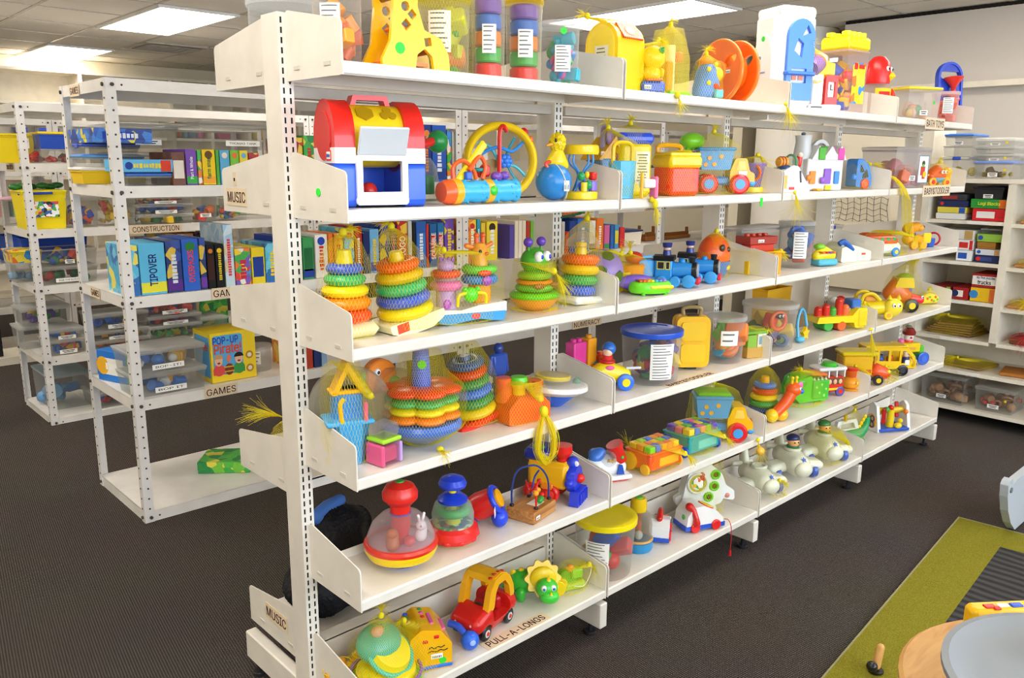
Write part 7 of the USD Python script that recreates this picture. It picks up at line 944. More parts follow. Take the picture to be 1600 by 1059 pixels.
t.p('amber_bead', 'f0a01e', *[S(.8, .8, .8, -.6 + 1.2 * i, -1.4 + .3 * i, 7.2 - .5 * (i % 2), n=1) for i in range(4)], S(.9, .9, .9, -3, -3.3, 8.4, n=1)); t.p('green_bead', '2f9a3a', S(.9, .9, .9, .4, -2.6, 4.8), S(.9, .9, .9, 1.8, -2.2, 4.8)); t.p('red_bead', 'd8241e', S(.8, .8, .8, 3.2, -1.6, 5.4), S(.7, .7, .7, 1.2, -1.8, 10.4))
t = T('toy_loco', 'chunky toy locomotive with blue front, yellow body and red chimney', 'toy train', A(1, .785, .125), -66); t.p('body', 'f2b414', B(13, 8, 8.6, -1.4, 0, 4, 1.4)); t.p('cab_roof', '1f2f8a', B(8, 9, 4, -5, 0, 12.4, 1.2)); t.p('cab_post', 'f0a812', B(3, 7, 3, -6, 0, 11, .4)); t.p('chimney', 'e2241c', L([(0, 10), (1.9, 10), (1.7, 13.4), (2.9, 15.2), (2.8, 17.4), (0, 17.6)], 2.4, 0)); t.p('white_ring', 'eeeae2', C(2.1, 1, 2.4, 0, 11.6)); t.p('blue_front', '2238c8', L([(0, -1), (4.2, -1), (4.4, 0), (4, 1.6), (0, 2)], 5.8, 0, 7.4, 28, 'x')); t.p('red_nose', 'e2241c', S(1.5, 1.5, 1.5, 8, 0, 7.6)); t.p('lamp', '2a42d0', S(1.9, 1.9, 2.1, 5.6, 0, 12.2)); t.p('lamp_eye', 'e8ecf2', S(.9, .5, .9, 7, -1, 12.4)); t.p('cheek', '2238c8', S(1.5, 1.5, 1.5, 6, -4.2, 7), S(1.5, 1.5, 1.5, 6, 4.2, 7)); cow = EX([(-5, 0), (5, 0), (3.6, 4.4), (-3.6, 4.4)], 3, rd=.4, face='x'); t.p('cowcatcher', '2238c8', mv(cow, 7.6), *[B(.5, .6, 3.4, 9.3, y, .4) for y in (-3, -1.5, 0, 1.5, 3)])
for x, y in ((-6, -4), (0, -4), (-6, 4), (0, 4)): wheel(t, x, y, 2.8, 2.8, 2, 'dd241e', 'e84a3a', s=-1 if y < 0 else 1)
t.p('yellow_step', 'f08a1e', B(4, 1, 2, -1, -4.6, 4.2, .4)); t.p('dial', '3a9a4a', S(.8, .8, .5, -3.4, -2, 16.5), S(.8, .8, .5, -6, -2, 16.5))
# B bay
t = T('toy_rocket_car', 'white rocket car with blue fins, clear dome and red funnel', 'toy car', A(1, 1.02, .115), -24); t.p('body', 'e4e6ea', H((-4.6, 0, 5, 3.4), (4, 0, 4, 2.6), (0, 2, 5, 3))); t.p('base_skirt', 'e8e8ea', B(14, 8, 1.6, .5, 0, .6, .6)); t.p('red_under', 'd8302a', B(11, 6, .8, 1, 0, 0, .3)); t.p('blue_fin', '3a72cc', H((-4.4, 0, 8, 2.4), (-2.6, 0, 9.4, 1.8), (-4.6, 1, 9, 1.8))); t.p('dome', 'c:dfe0e0', S(3, 2.8, 3, -.6, -1, 7.4)); t.p('balls', 'd8a83a', *[S(.7, .7, .7, -1 + .9 * i, -1.6, 6.4 + .5 * (i % 2), n=1) for i in range(4)]); t.p('funnel', 'd8241e', ro(L([(0, 0), (2, 0), (2.4, 5.4), (2.8, 5.4), (2.8, 6.6), (0, 6.6)], n=24), 'y', -24).apply_translation((4.6, -.4, 6))); t.p('side_stripe', '2450b0', EX([(2, 2.6), (4.6, 2.4), (3.8, 5.6), (2.6, 6)], .5, y=-3.1)); t.p('blue_marks', '2450b0', *[B(.5, .3, 1, -6 + 1.2 * i, -3.3, 4.4) for i in range(3)]); t.p('green_dot', '3fb03a', S(.6, .4, .6, 4, -2.6, 8, n=1))
def brickcart(label, pos, rz, w, d, h, c, wc, cols, netlab, seed):
    t = T('brick_cart', label, 'brick cart', pos, rz); t.p('cart_box', c, B(w, d, h * .62, 0, 0, h * .14, .5)); t.p('cart_rim', c, B(w + .6, d + .6, .8, 0, 0, h * .7, .3)); t.p('panel_print', 'm:f0b42a' if c[0] == 'e' else 'm:6ac8c0', B(w * .6, .1, h * .3, w * .1, -d / 2 - .03, h * .25)); g = random.Random(seed); k = 0
    for i in range(5):
        for j in range(3): t.p('brick', cols[k % len(cols)], B(w * .17, d * .27, h * .24, (-2 + i) * w * .185, (-1 + j) * d * .3, h * .74 + g.uniform(0, .3), .3)); k += 1
    for x in (-w / 2 - .4, w / 2 + .4): wheel(t, x, d * .3, h * .34, h * .34, 1.4, wc, wc, ax='x', s=-1 if x < 0 else 1); wheel(t, x, -d * .34, h * .2, h * .2, 1, wc, ax='x')
    net(netlab, pos, [(.1, w * .34, d * .4), (.3, w * .56, d * .62), (h * .8, w * .58, d * .62), (h * 1.05, w * .4, d * .4), (h * .55, 1, 1, w * .4, -d * .75)], tail=(.3, -.7, -.5), tl=5, seed=seed, rz=rz, spread=.25); return t
brickcart('orange brick cart with yellow wheels and lime and orange bricks', A(1, 1.225, .085), -4, 16, 11, 9.4, 'ee5a22', 'f2b81e', ['7fd02a', 'f0962a', 'f2c82a', '4a6fd0', 'f0763a'], 'yellow net bag tied around the orange brick cart', 51)
brickcart('teal brick cart with blue wheels and yellow, pink and purple bricks', A(1, 1.465, .10), -4, 17, 12, 10, '2fa0a0', '2a50c0', ['f2d23a', 'ee6a9a', '6a4ab0', '3a6fd0', '5fb83a'], 'yellow net bag tied around the teal brick cart', 52)
tuf = T('net_tail', 'yellow net tail flaring up behind the orange brick cart', 'net tail', A(1, 1.27, .215)); tuf.p('strands', 'net', tuft((0, 0, .8), (-.5, .1, 1), 10, 59, 50, .25), smooth=False); tuf.p('knot', 'm:e0cf1c', S(.9, .9, .9, 0, 0, .8))
dumptruck('tipper truck with yellow cab, lime lid and big red wheels beside the teal cart', A(1, 1.65, .108), -46, .95, lid=True)
net('yellow net with a hanging pouch around the red wheeled tipper truck', A(1, 1.65, .12), [(.1, 7, 5), (.4, 12, 8), (10, 12.6, 8.6), (18, 10, 7, -2), (21, 4, 3, -3), (21.6, 1, 1, -3)], tl=0, seed=53)
tuf = T('net_tail', 'yellow net pouch hanging under the shelf below the tipper truck', 'net tail', (1.735, -.012, ZS[1])); tuf.p('strands', 'net', tuft((0, 0, 0), (.1, -.2, -1), 7, 69, 60, .3), smooth=False); tuf.p('pouch', 'e8b03a', S(2, 1.4, 1.6, .6, -1, -4)); tuf.p('knot', 'm:e0cf1c', S(.8, .7, .9, 0, .1, .2))
# C bay
ringtower('rainbow ring stacker on a blue base beside the orange worm', A(1, 2.035, .145), ('2a5fb8', C(6.4, 1.6)), [(6.2, 1.9, '24509a'), (6., 1.9, '2a9a4a'), (5.6, 1.8, 'f0cf1e'), (5.1, 1.8, 'd8361e'), (4.6, 1.7, '2f6fd0')], ('f2a81e', 1.8, 3), 1.6)
net('yellow net around the rainbow ring stacker in the third bay', A(1, 2.035, .145), [(.1, 4, 4), (.3, 7, 7), (8, 6.8, 6.8), (15, 5.6, 5.6), (19, 3, 3), (20.6, .9, .9)], tl=2.4, seed=54)
t = T('toy_worm', 'orange and yellow jointed pull-along worm with raised head', 'toy worm', A(1, 2.03, .05), -20); t.p('tail_ball', 'f4c81a', S(2.6, 2.6, 2.8, -6, 0, 2.8)); t.p('orange_neck', 'ee5a1e', TU([(-5, 0, 3), (-2, 0, 5.4), (1, 0, 8), (3, 0, 11)], 2.1, 12, r2=2.4)); t.p('head', 'f0601e', S(3.2, 3, 2.9, 4.2, 0, 12.6)); t.p('nose', '2a6fd8', S(1.2, 1.1, 1.1, 6.6, -1.6, 12)); t.p('feeler', 'f0cf1e', C(.5, 2.2, 3, 0, 15), C(.5, 2.2, 5.2, 0, 15), S(.8, .8, .8, 3, 0, 17.4, n=1), S(.8, .8, .8, 5.2, 0, 17.4, n=1)); t.p('middle_ball', 'f2bc1a', S(2.8, 2.8, 2.6, -1, .4, 2.6)); t.p('pink_flower', 'ee6ab0', S(1.4, .6, 1.6, 7, -.4, 14)); eyes(t, [(5.2, -2.6, 13.4, .3, -1)], .6, N_, 'ffffff')
t = T('dino_basket', 'green dinosaur-shaped toy basket with orange lid', 'toy basket', A(1, 2.36, .14), -24); t.p('body', '4fc832', EX([(-9, 4), (-7, 11), (0, 12), (3, 8.6), (9, 9), (9.6, 1), (-5, .4)], 9, rd=1)); t.p('lid', 'f0762a', ro(B(8, 8, 1.4, 3.6, 0, 12, .4), 'y', 6)); t.p('back_shell', '3fb02a', S(6, 4.8, 4.6, -4, 0, 9)); t.p('front_box', '46bc3a', B(9, 9.6, 8.6, 5, -.4, 1.6, .8)); t.p('light_spots', 'a0e86a', *[S(.6, .3, .7, x, -5.2, z, n=1) for x, z in ((2.4, 7), (5, 8), (7.4, 6), (4, 4.4), (6.6, 3.2))]); t.p('foot', '4fc832', B(2, 8, 1.6, -4, 0, 0, .4), B(2, 8, 1.6, 7, 0, 0, .4)); t.p('teeth', 'e8f0d8', *[L([(.7, 0), (0, 1.4)], 1.4 + 2 * i, -4.6, 10.2, 6) for i in range(4)])
net('yellow net trailing from the green dinosaur basket over the shelf', A(1, 2.33, .12), [(.1, 5, 4), (.3, 10.6, 7), (8, 10.6, 7), (13, 8, 5), (15.4, 1, 1, -5)], tail=(-.8, 0, .2), tl=4, seed=55)
t = T('toy_tram', 'red toy bus with white roof, passengers and lime cap', 'toy bus', A(1, 2.53, .12), -28); t.p('body', 'd8341e', B(13, 7.6, 7, 0, 0, 2, .9)); t.p('window_band', '6a4a3a', B(11, 7.8, 3, 0, 0, 5.4, .3)); t.p('passenger', 'e8b88a', *[S(1, .5, 1.2, -4 + 2.7 * i, -3.9, 6.8, n=1) for i in range(4)]); t.p('roof', 'eceae6', B(14.6, 8.6, 1.8, 0, 0, 11.6, .7)); t.p('post', 'eceae6', *[B(.6, 8, 3, x, 0, 8.8) for x in (-6, -2, 2, 6)]); t.p('lime_cap', '4fc83a', C(3, 1.8, .6, 0, 13.2), C(3.8, .6, .6, 0, 13.1)); wheel(t, -4, -3.6, 2.2, 2.2, 1.2, '5a4a9a', 'd8341e'); wheel(t, 4.4, -3.6, 2.2, 2.2, 1.2, '5a4a9a', 'd8341e'); t.p('yellow_print', 'f0c82a', B(10, .2, 1, 0, -3.9, 3)); wheel(t, -4, 3.6, 2.2, 2.2, 1.2, '5a4a9a'); wheel(t, 4.4, 3.6, 2.2, 2.2, 1.2, '5a4a9a')
t = T('toy_teapot', 'orange patterned toy pot with red cup on top', 'toy pot', A(1, 2.70, .085), 0); t.p('pot', 'f0962a', S(4.6, 4, 3.4, 0, 0, 3.4)); t.p('flower_print', 'f4d83a', *[S(.8, .3, .8, x, -3.8, z, n=1) for x, z in ((-2, 4), (1.4, 3), (.2, 5.4))]); t.p('red_cup', 'd8301e', C(2.4, 4.4, -.6, 0, 6, r2=2.8)); t.p('saucer', 'e88a2a', C(4, .8))
net('yellow net around the orange patterned pot with its tail over the edge', A(1, 2.70, .085), [(.1, 3, 3), (.3, 5.4, 4.6), (5, 5.6, 4.8), (9, 4, 3.6), (10, .9, .9, 3)], tail=(.6, -.6, -.4), tl=8, seed=56, spread=.25)
# D bay
t = T('box_truck', 'yellow roofed box truck with a round red nose', 'toy truck', A(1, 2.85, .105), -44); t.p('box', 'e8b41a', B(14, 10, 10, -4, 0, 4, 1)); t.p('roof', 'e8cc1c', B(17, 11, 2.2, -3.4, 0, 13.8, .8)); t.p('cab', 'ee5a2a', H((7, 0, 5.6, 3.6), (10.4, 0, 4.8, 3), (7, 2, 6, 3.4))); t.p('windscreen', 'd89a3a', B(1, 8, 4, 4.2, 0, 10, .3)); t.p('red_stripe', 'c83a1e', B(14, .3, 1.6, -5, -5.05, 6)); t.p('hood_lamp', 'f0e03a', S(.9, .7, .9, 11.6, -2.4, 6)); wheel(t, -9, -5, 2.4, 2.4, 1.8, '2a2a2e', 'e8c41a'); wheel(t, 6, -4.4, 2.4, 2.4, 1.8, '2a2a2e', 'e8c41a'); wheel(t, -9, 5, 2.4, 2.4, 1.8, '2a2a2e'); wheel(t, 6, 4.4, 2.4, 2.4, 1.8, '2a2a2e')
t = T('toy_school_bus', 'yellow open-sided toy bus with a sailor figure and black wheels', 'toy bus', A(1, 3.11, .105), -42)
t.p('side_wall', 'f0c41a', EX([(-13, 4), (-12, 14), (8, 14.6), (12, 10), (13, 4)], .8, y=-4.4, rd=.7, holes=[sbox(-11, 7.4, -6.6, 12.6), sbox(-5.4, 7.4, -1, 12.6), sbox(.2, 7.4, 4.4, 12.6), Polygon([(5.4, 6.4), (11.4, 6.4), (10.4, 9.6), (7.4, 12.4), (5.4, 12.6)])]), EX([(-13, 4), (-12, 14), (8, 14.6), (12, 10), (13, 4)], .8, y=4.4, rd=.7, holes=[sbox(-11, 7.4, 4, 12.6)])); t.p('roof', 'f2ca1e', B(21, 9.6, 1.4, -2, 0, 13.6, .5)); t.p('floor', 'e0b018', B(25, 9, 2, 0, 0, 3.4, .4)); t.p('bonnet', 'f0c41a', B(4.4, 9.6, 5.6, 11.4, 0, 3.4, 1.4)); q = t.p('sailor', '24366a', C(1.9, 4, 8.4, -3, 5.2, r2=1.5)); t.p('sailor_head', 'e8c8a8', S(1.4, 1.4, 1.4, 8.4, -3, 10.2), parent=q); t.p('sailor_cap', 'f2f0ea', C(1.5, .9, 8.4, -3, 11), parent=q); t.p('sailor_apron', 'f0ece2', B(2.4, .6, 2.6, 8.4, -4.7, 5.4, .3), parent=q)
for x, y in ((-7, -4.4), (6.4, -4.4), (-7, 4.4), (6.4, 4.4)): wheel(t, x, y, 2.8, 2.8, 1.6, N_, '3a3a40', s=-1 if y < 0 else 1)
t.p('blue_seat', '3a62c0', S(2, 2, 2, -3, 0, 7.4), S(2, 2, 2, -8, 0, 7.4)); t.p('orange_driver', 'e8742a', C(1.6, 4, 2, 0, 5.2))
net('yellow net bunched at the front corner of the open-sided bus', A(1, 3.0, .045), [(.1, 4, 3), (.3, 7, 4), (4, 7, 4), (6, 4, 3), (6.6, .9, .9, -3)], tail=(-.6, -.6, -.5), tl=9, seed=57, spread=.3)
t = T('picnic_cart', 'yellow and green cart with blue wheels carrying a brown-capped figure', 'toy cart', A(1, 3.41, .125), -28); t.p('cart', 'f2d21a', B(13, 8, 5, -1, 0, 6.4, .8)); t.p('print_panel', 'm:d8a03a', B(6, .1, 1.4, -1, -4.06, 8)); t.p('green_frame', '5fc83a', B(3, 9, 8, 6, 0, 2, .8)); wheel(t, -1, -4.8, 3, 3, 1.4, '3a62c8', '4a72d8'); wheel(t, 6.6, -4.8, 3.4, 3.4, 1.4, '3a62c8', '4a72d8'); wheel(t, -1, 4.8, 3, 3, 1.4, '3a62c8'); wheel(t, 6.6, 4.8, 3.4, 3.4, 1.4, '3a62c8'); q = t.p('figure_head', 'f0e4dc', S(2.4, 2.2, 2.4, .6, 0, 14)); t.p('figure_nose', 'd83a3a', S(.6, .6, .6, .2, -2.2, 14, n=1), parent=q); t.p('brown_hat', '8a2a22', L([(0, 15.6), (3, 15.4), (3.2, 16.8), (2, 18.6), (1.4, 19), (0, 19.2)], .6, 0), parent=q); t.p('figure_body', 'e8443a', S(2.2, 2, 1.8, .6, 0, 11.6)); t.p('second_figure', 'e86ab0', S(1.6, 1.6, 1.6, -4, 0, 12)); t.p('yellow_hitch', 'f2d21a', B(5, 3, 1.6, -8, -2, 3, .5)); t.p('hat_top', '7a8a6a', S(1.6, 1.6, .8, -.2, 0, 19.6))
# ---- bottom deck (0)
t = T('spinning_seat_toy', 'yellow and teal round bouncing toy with lime trim', 'toy', A(0, .118, .075), 12); t.p('base', 'eed41a', L([(0, 0), (6.6, 0), (8, 2), (7.6, 4.4), (6, 5.4), (0, 5.6)], n=36)); t.p('lime_skirt', '5fd03a', TO(8.2, 1, 0, 0, 1.4, .9, 30)); t.p('upper_disc', 'f0d81e', ro(L([(0, -1.6), (5, -1.6), (5.8, 0), (5, 1.6), (0, 1.8)], n=32), 'x', 38).apply_translation((.6, -1, 8.8))); t.p('teal_hood', '2fb0a0', ro(S(6.4, 5.4, 4.6, 0, 0, 0), 'x', 20).apply_translation((.2, 2.4, 10.4))); t.p('teal_ring', '35b8a8', ro(TO(6.1, .6, 0, 0, 0), 'x', 38).apply_translation((.6, -1, 8.6))); t.p('pink_nose', 'e8a0a0', S(1.8, 1.4, 1.4, -1.6, 1, 15)); t.p('purple_net', '8a5ab0', TO(9, .45, 0, 0, 3.6)); t.p('red_block', 'd8302a', B(3, 2, 2, -8, -4, 0, .4))
net('yellow net bag with lumpy knot around the yellow and teal toy', A(0, .118, .08), [(.1, 6, 6), (.3, 9.4, 8.4), (5, 10, 9), (11, 8, 7.6), (15.6, 4, 4, -1), (18, 1.6, 1.6, 0, 1)], tail=(.4, .3, 1), tl=4, seed=80)
t = T('lumpy_net_pile', 'loose orange and yellow netted pieces behind the teal toy', 'toy pieces', A(0, .06, .175), 0); t.p('pieces', 'e8a02a', *[S(2.2, 1.8, 1.6, -4 + 3 * i, (i % 2) * 1.4, 1.8 + (i % 2), n=1) for i in range(5)]); t.p('netting', 'net', *[TO(2.4, .12, -4 + 3 * i, 0, 3 + (i % 2), n=14, k=5) for i in range(5)])
t = T('toy_register', 'yellow toy cash register with pink and blue buttons and handwritten side', 'toy register', A(0, .262, .095), -24); t.p('body', 'f2b414', EX([(-5.6, 0), (5.6, 0), (5.6, 7), (2.6, 11), (-2.6, 12), (-5.6, 9.6)], 12.4, rd=.8)); t.p('blue_base', '2a6fd0', B(11.6, 12.8, 1.6, 0, 0, 0, .5)); kc = ['e85aa8', '3a62d0', 'd8301e', '2f9a4a', 'f0d23a', 'e85aa8', '3a62d0', 'd8301e', '2f9a4a']
for i in range(9): t.p('button', kc[i], S(.8, .8, .6, -4.6 + 1.9 * (i % 3), 1 + 2 * (i // 3), 10.6 + .4 * (i % 3), n=1))
t.p('pink_key', 'ee6ab0', *[B(1.2, 5.4, .8, 1 + 1.6 * i, 0, 10.9 - 1.1 * i, .3) for i in range(3)]); t.p('red_button', 'd8301e', B(1.4, .4, 1, -1.6, -6.3, 8, .2), B(1.4, .4, 1, 1.4, -6.3, 9, .2)); barcode(t, 1.4, -6.3, 3.2, 3.2, 1.4); t.p('handwriting', 'm:1a1a1a', TU([(-.8, -6.32, 6.2), (0, -6.32, 6.7), (.8, -6.32, 6.2), (1.8, -6.32, 6.6), (2.6, -6.32, 6.3), (3.6, -6.32, 6.7)], .12, 5), TU([(-1, -6.32, 5.2), (0, -6.32, 5.5), (1.4, -6.32, 5.2), (2.4, -6.32, 5.6), (3.4, -6.32, 5.3), (4.4, -6.32, 5.6)], .12, 5)); t.p('green_sticker', 'm:3fd03a', C(1., .1, ax='y', x=3, y=-6.25, z=2.4))
net('yellow net partly pulled over the left of the toy register', A(0, .235, .10), [(.1, 4, 5), (.3, 6, 7), (7, 6, 7), (11, 4, 5), (13, .9, .9, -4)], tail=(-1, 0, .1), tl=3, seed=81)
t = T('toy_handset', 'blue toy scanner handset lying beside the register', 'toy handset', A(0, .365, .06), -20); t.p('arm', '2a55c8', TU([(-3, 4, 6), (-1, 2, 5.6), (.6, 0, 3.6)], 1)); t.p('ball', '2a66e0', S(2.6, 2.6, 2.6, 1.4, -1, 2.6, n=3)); t.p('print', 'm:9ab8f0', S(.9, .3, .9, 1.4, -3.4, 3, n=1))
t = T('toy_coupe', 'red ride-in toy coupe with yellow roof frame', 'toy car', A(0, .475, .105), 14); RC = 'd2201c'
bd_ = H((-7.4, -3, 5.4, 2.6), (-7.4, 3, 5.4, 2.6), (-4, -3.6, 7, 2.2), (-4, 3.6, 7, 2.2), (7, -3.2, 6, 3), (7, 3.2, 6, 3), (-6, -3, 3, 2), (-6, 3, 3, 2), (6, -3, 3, 2), (6, 3, 3, 2), n=2)
def cut(m, *o): return trimesh.boolean.difference([m, *o], engine='manifold')
t.p('body', RC, cut(bd_, *[C(2.7, 3.4, ax='y', x=x, y=y, z=2.2) for x in (-5.6, 5.8) for y in (-5, 5)], H((-1.6, -8, 6, 1.6), (-1.6, 8, 6, 1.6), (3.4, -8, 6, 1.6), (3.4, 8, 6, 1.6), (-1.6, -8, 14, 2), (-1.6, 8, 14, 2), (3.6, -8, 14, 2), (3.6, 8, 14, 2)), H((-2, 0, 6, 2.4), (3.6, 0, 6, 2.6), (0, 0, 14, 3)))); t.p('seat', 'b81a18', B(3, 6, 4.6, 4.6, 0, 4, 1.2)); t.p('steering_wheel', N_, ro(TO(1.5, .3), 'y', 50).apply_translation((-3, -1, 8.4)))
for y in (-4.3, 4.3): t.p('roof_frame', 'f2ae18', EX(Polygon([(-5.4, 8), (-3.6, 14), (-1.4, 16.6), (2.4, 17.2), (6, 15.4), (8, 11.4), (8.4, 8), (6.4, 8), (5.6, 12), (3.6, 14.6), (.4, 14.6), (-1, 12.6), (-2, 8)]), 1.8, y=y, rd=.7))
t.p('roof', 'f2b41a', EX(Polygon([(-2.4, 15.4), (-1, 17), (2.4, 17.5), (5.4, 16.2), (5, 15), (2.2, 16), (-.6, 15.4)]), 9.6, rd=.2)); t.p('roof_dots', 'd8301e', *[S(.65, .65, .3, -1.6 + 1.9 * i, -3.6, 16.9 + .5 * math.sin(i * 1.1), n=1) for i in range(4)]); t.p('headlight', 'e8e0dc', S(.5, .9, .9, -9.5, -2.6, 5.6), S(.5, .9, .9, -9.5, 2.6, 5.6))
for x, y in ((-5.6, -4.6), (5.8, -4.6), (-5.6, 4.6), (5.8, 4.6)): q = wheel(t, x, y, 2.3, 2.3, 1.6, N_, 'c8c8c6', s=-1 if y < 0 else 1); t.p('red_cap', 'd8302a', C(.6, .3, ax='y', x=x, y=y + (-1 if y < 0 else 1) * 1., z=2.3, n=10), parent=q)
t = T('toy_dinosaur', 'glossy green toy dinosaur with big yellow frill and blue eyes', 'toy dinosaur', A(0, .70, .115), -36); GG = '38b832'
t.p('body', GG, H((-5, 2, 5, 3.6), (1, 1, 5.4, 3.6), (-8, 3, 3.6, 2.2))); t.p('tail', GG, TU([(-7, 3, 4), (-9.4, 3.4, 2.6), (-11, 3.6, 1)], 1.6, 10, r2=.5)); t.p('frill', 'f2d01a', EX(Polygon([((5.2 + .5 * math.cos(10 * q)) * math.cos(q), (5.2 + .5 * math.cos(10 * q)) * math.sin(q)) for q in np.linspace(0, 6.28, 80)]), 1.8, rd=.2).apply_transform(trimesh.transformations.rotation_matrix(math.radians(-18), (1, 0, 0))).apply_translation((1.6, -1.8, 7.6)), S(4.2, 1.6, 4.2, 1.6, -2.4, 7.4)); t.p('head', '42c83a', S(3.4, 3, 3, 2.4, -5, 6, n=3)); t.p('snout', '46d03e', S(2.9, 2.2, 2.1, 3, -6.8, 4)); t.p('horn', 'f0cf1e', L([(.8, 0), (0, 1.8)], 2.8, -5.6, 8.6, 10), L([(.5, 0), (0, 1.2)], 3.2, -8.4, 5.4, 8)); eyes(t, [(1.2, -7.2, 7, -.1, -1), (4, -7.2, 7, .2, -1)], .9, '2a66c0', 'f4f4f0')
for x, y in ((-5, -1.4), (3.6, -2.4), (-5, 4.4), (3.6, 3)): t.p('leg', GG, H((x, y, 3, 1.7), (x, y - .4, 1.3, 1.3)))
t.p('wheel_disc', 'f0d018', C(2.6, 1.6, ax='y', x=6.2, y=-2, z=4)); t.p('back_plate', 'f0d018', *[S(1., .7, 1.1, -7 + 2.6 * i, 2, 8.4 - abs(i - 1) * .5, n=1) for i in range(3)])
t = T('lime_toy', 'lime green toy block and disc next to the bracket', 'toy', A(0, .825, .085), -20); t.p('block', '8ad03a', B(4, 3, 3.4, 1, -1, 4, .6)); t.p('disc', '6fb82a', C(3.4, 3, ax='y', x=-2, z=3.6)); t.p('base', 'b0cc3a', B(9, 5, 3, 0, 0, 0, 1)); t.p('orange_part', 'f0a02a', S(1.4, 1.2, 1.2, -1, -1, 7.4)); t.p('yellow_part', 'eed01e', C(2.2, 2.4, ax='y', x=-4.6, y=-1.4, z=3))
net('yellow net pouch around the lime toy with a white string', A(0, .825, .085), [(.1, 4, 3), (.3, 6.4, 4.6), (5, 6.6, 4.6), (8.4, 4, 3), (7, 1, 1, 5, -3)], tail=(.6, -.3, -.6), tl=7, seed=82, spread=.4).p('string', 'm:efece0', TU([(-4, -5, 4), (0, -5.4, 3), (3, -5, 5), (5, -4, 7)], .1, 5))
tub('round clear tub with bright yellow lid on the bottom deck', A(0, .995, .095), 8.6, 19.5, 'f2dc14', 'c:e4e2dc', ang=205, rt_=1.16, lz=(.32, .7), nlines=7, lidh=2., contents=('red green and yellow toys in the yellow-lidded tub', ['e23b30', '3fae4a', 'e23b30', 'e8c83a', '2a5fc0'], .62, 14, 6))
t = T('dome_toy', 'clear domed popping toy with yellow knob and blue base', 'toy', A(0, 1.20, .12)); t.p('base', '2a8fc8', L([(0, 0), (5, 0), (5.5, 1), (5.4, 3.4), (0, 3.4)], n=32)); t.p('tan_ring', 'd8a868', TO(5, .5, 0, 0, 3.9)); t.p('dome', 'c:e0dcd0', L([(5, 4), (5, 9), (4.2, 12.6), (2, 14.6), (1.6, 14.4), (4, 12.2), (4.8, 9), (4.7, 4)], n=32)); t.p('mast', 'f0762a', C(1.2, 12, 0, 0, 3.6)); t.p('yellow_knob', 'f2c81a', L([(0, 14), (2.7, 14), (2.9, 15), (2.7, 18), (2.2, 18.6), (0, 18.6)])); t.p('green_top', '5fc83a', C(1.3, .4, 0, 0, 18.6)); t.p('white_figure', 'e8eef0', S(1.6, 1.4, 1.6, -2, -2, 6)); t.p('stem', 'f0a03a', C(1.2, 4, 0, 0, 10))
def phone_car(label, pos, rz, s, handset=True):
    t = T('toy_phone', label, 'toy telephone', pos, rz, s=.01 * s); t.p('body', 'f2f1ee', EX(Polygon([(-8.6, 1.6), (-8, 7), (-5, 10.4), (-1, 10.6), (5, 8), (8.4, 4.6), (9, 1.6)]).difference(circ(-4.6, 1.4, 2.4)).difference(circ(5, 1.4, 2.4)), 9, rd=.9)); t.p('blue_base', '2a55c8', EX(Polygon([(-9, 1), (-9, 2.8), (9.2, 2.8), (9.2, 1)]).difference(circ(-4.6, 1.4, 2.2)).difference(circ(5, 1.4, 2.2)), 9.4)); t.p('dial', 'f2d01a', ro(C(2.9, .7), 'y', 24).apply_translation((2.6, -.4, 8.7))); t.p('dial_rim', 'd8301e', ro(TO(3, .35), 'y', 24).apply_translation((2.6, -.4, 9)))
    if handset: t.p('handset', 'd8241e', H((-4.6, -5.4, 4.4, 1.5), (-4.8, -5.4, 6, 1.1)), H((-4.8, -5.4, 6, 1.1), (-5.4, -4, 9.4, 1.1)), H((-5.4, -4, 9.4, 1.1), (-6.4, -2.6, 10.4, 1.7))); t.p('green_dot', '3fae4a', S(.4, .9, 1.1, -8.4, -1.6, 6))
    for x in (-4.6, 5):
        for y in (-4.6, 4.6): wheel(t, x, y, 2.1, 2.1, 1.6, 'e2282a', s=-1 if y < 0 else 1)
    return t
t = phone_car('white toy telephone with a smiling face and printed dial, beside the clear dome', A(0, 1.335, .125), 34, .78, False); eyes(t, [(6.6, -4.3, 6.4, 0, -1), (8.4, -2, 5.2, .6, -.6)], .6, '3a5a9a', 'f4f4f2'); t.p('smile', 'd8302a', TU([(6, -4.6, 4.2), (7.2, -4.6, 3.6), (8.4, -4.2, 4)], .2, 5)); t.p('handset', 'd8241e', H((-6, 0, 11, 1.4), (-1, 0, 12.2, 1.3), (4, 0, 11, 1.3)))
t = phone_car('white toy telephone car with red handset and red pull string', A(0, 1.505, .075), -22, .92); t.p('pull_string', 'm:c82a2a', TU([(9, -3, 3), (10.4, -5, 3.4), (11, -6.4, 1), (11.2, -6.8, -4), (11, -6.8, -9)], .16, 5)); t.p('string_bead', 'c8202a', L([(.4, 0), (.7, -2.4), (0, -2.4)], 11, -6.8, -9, 10))
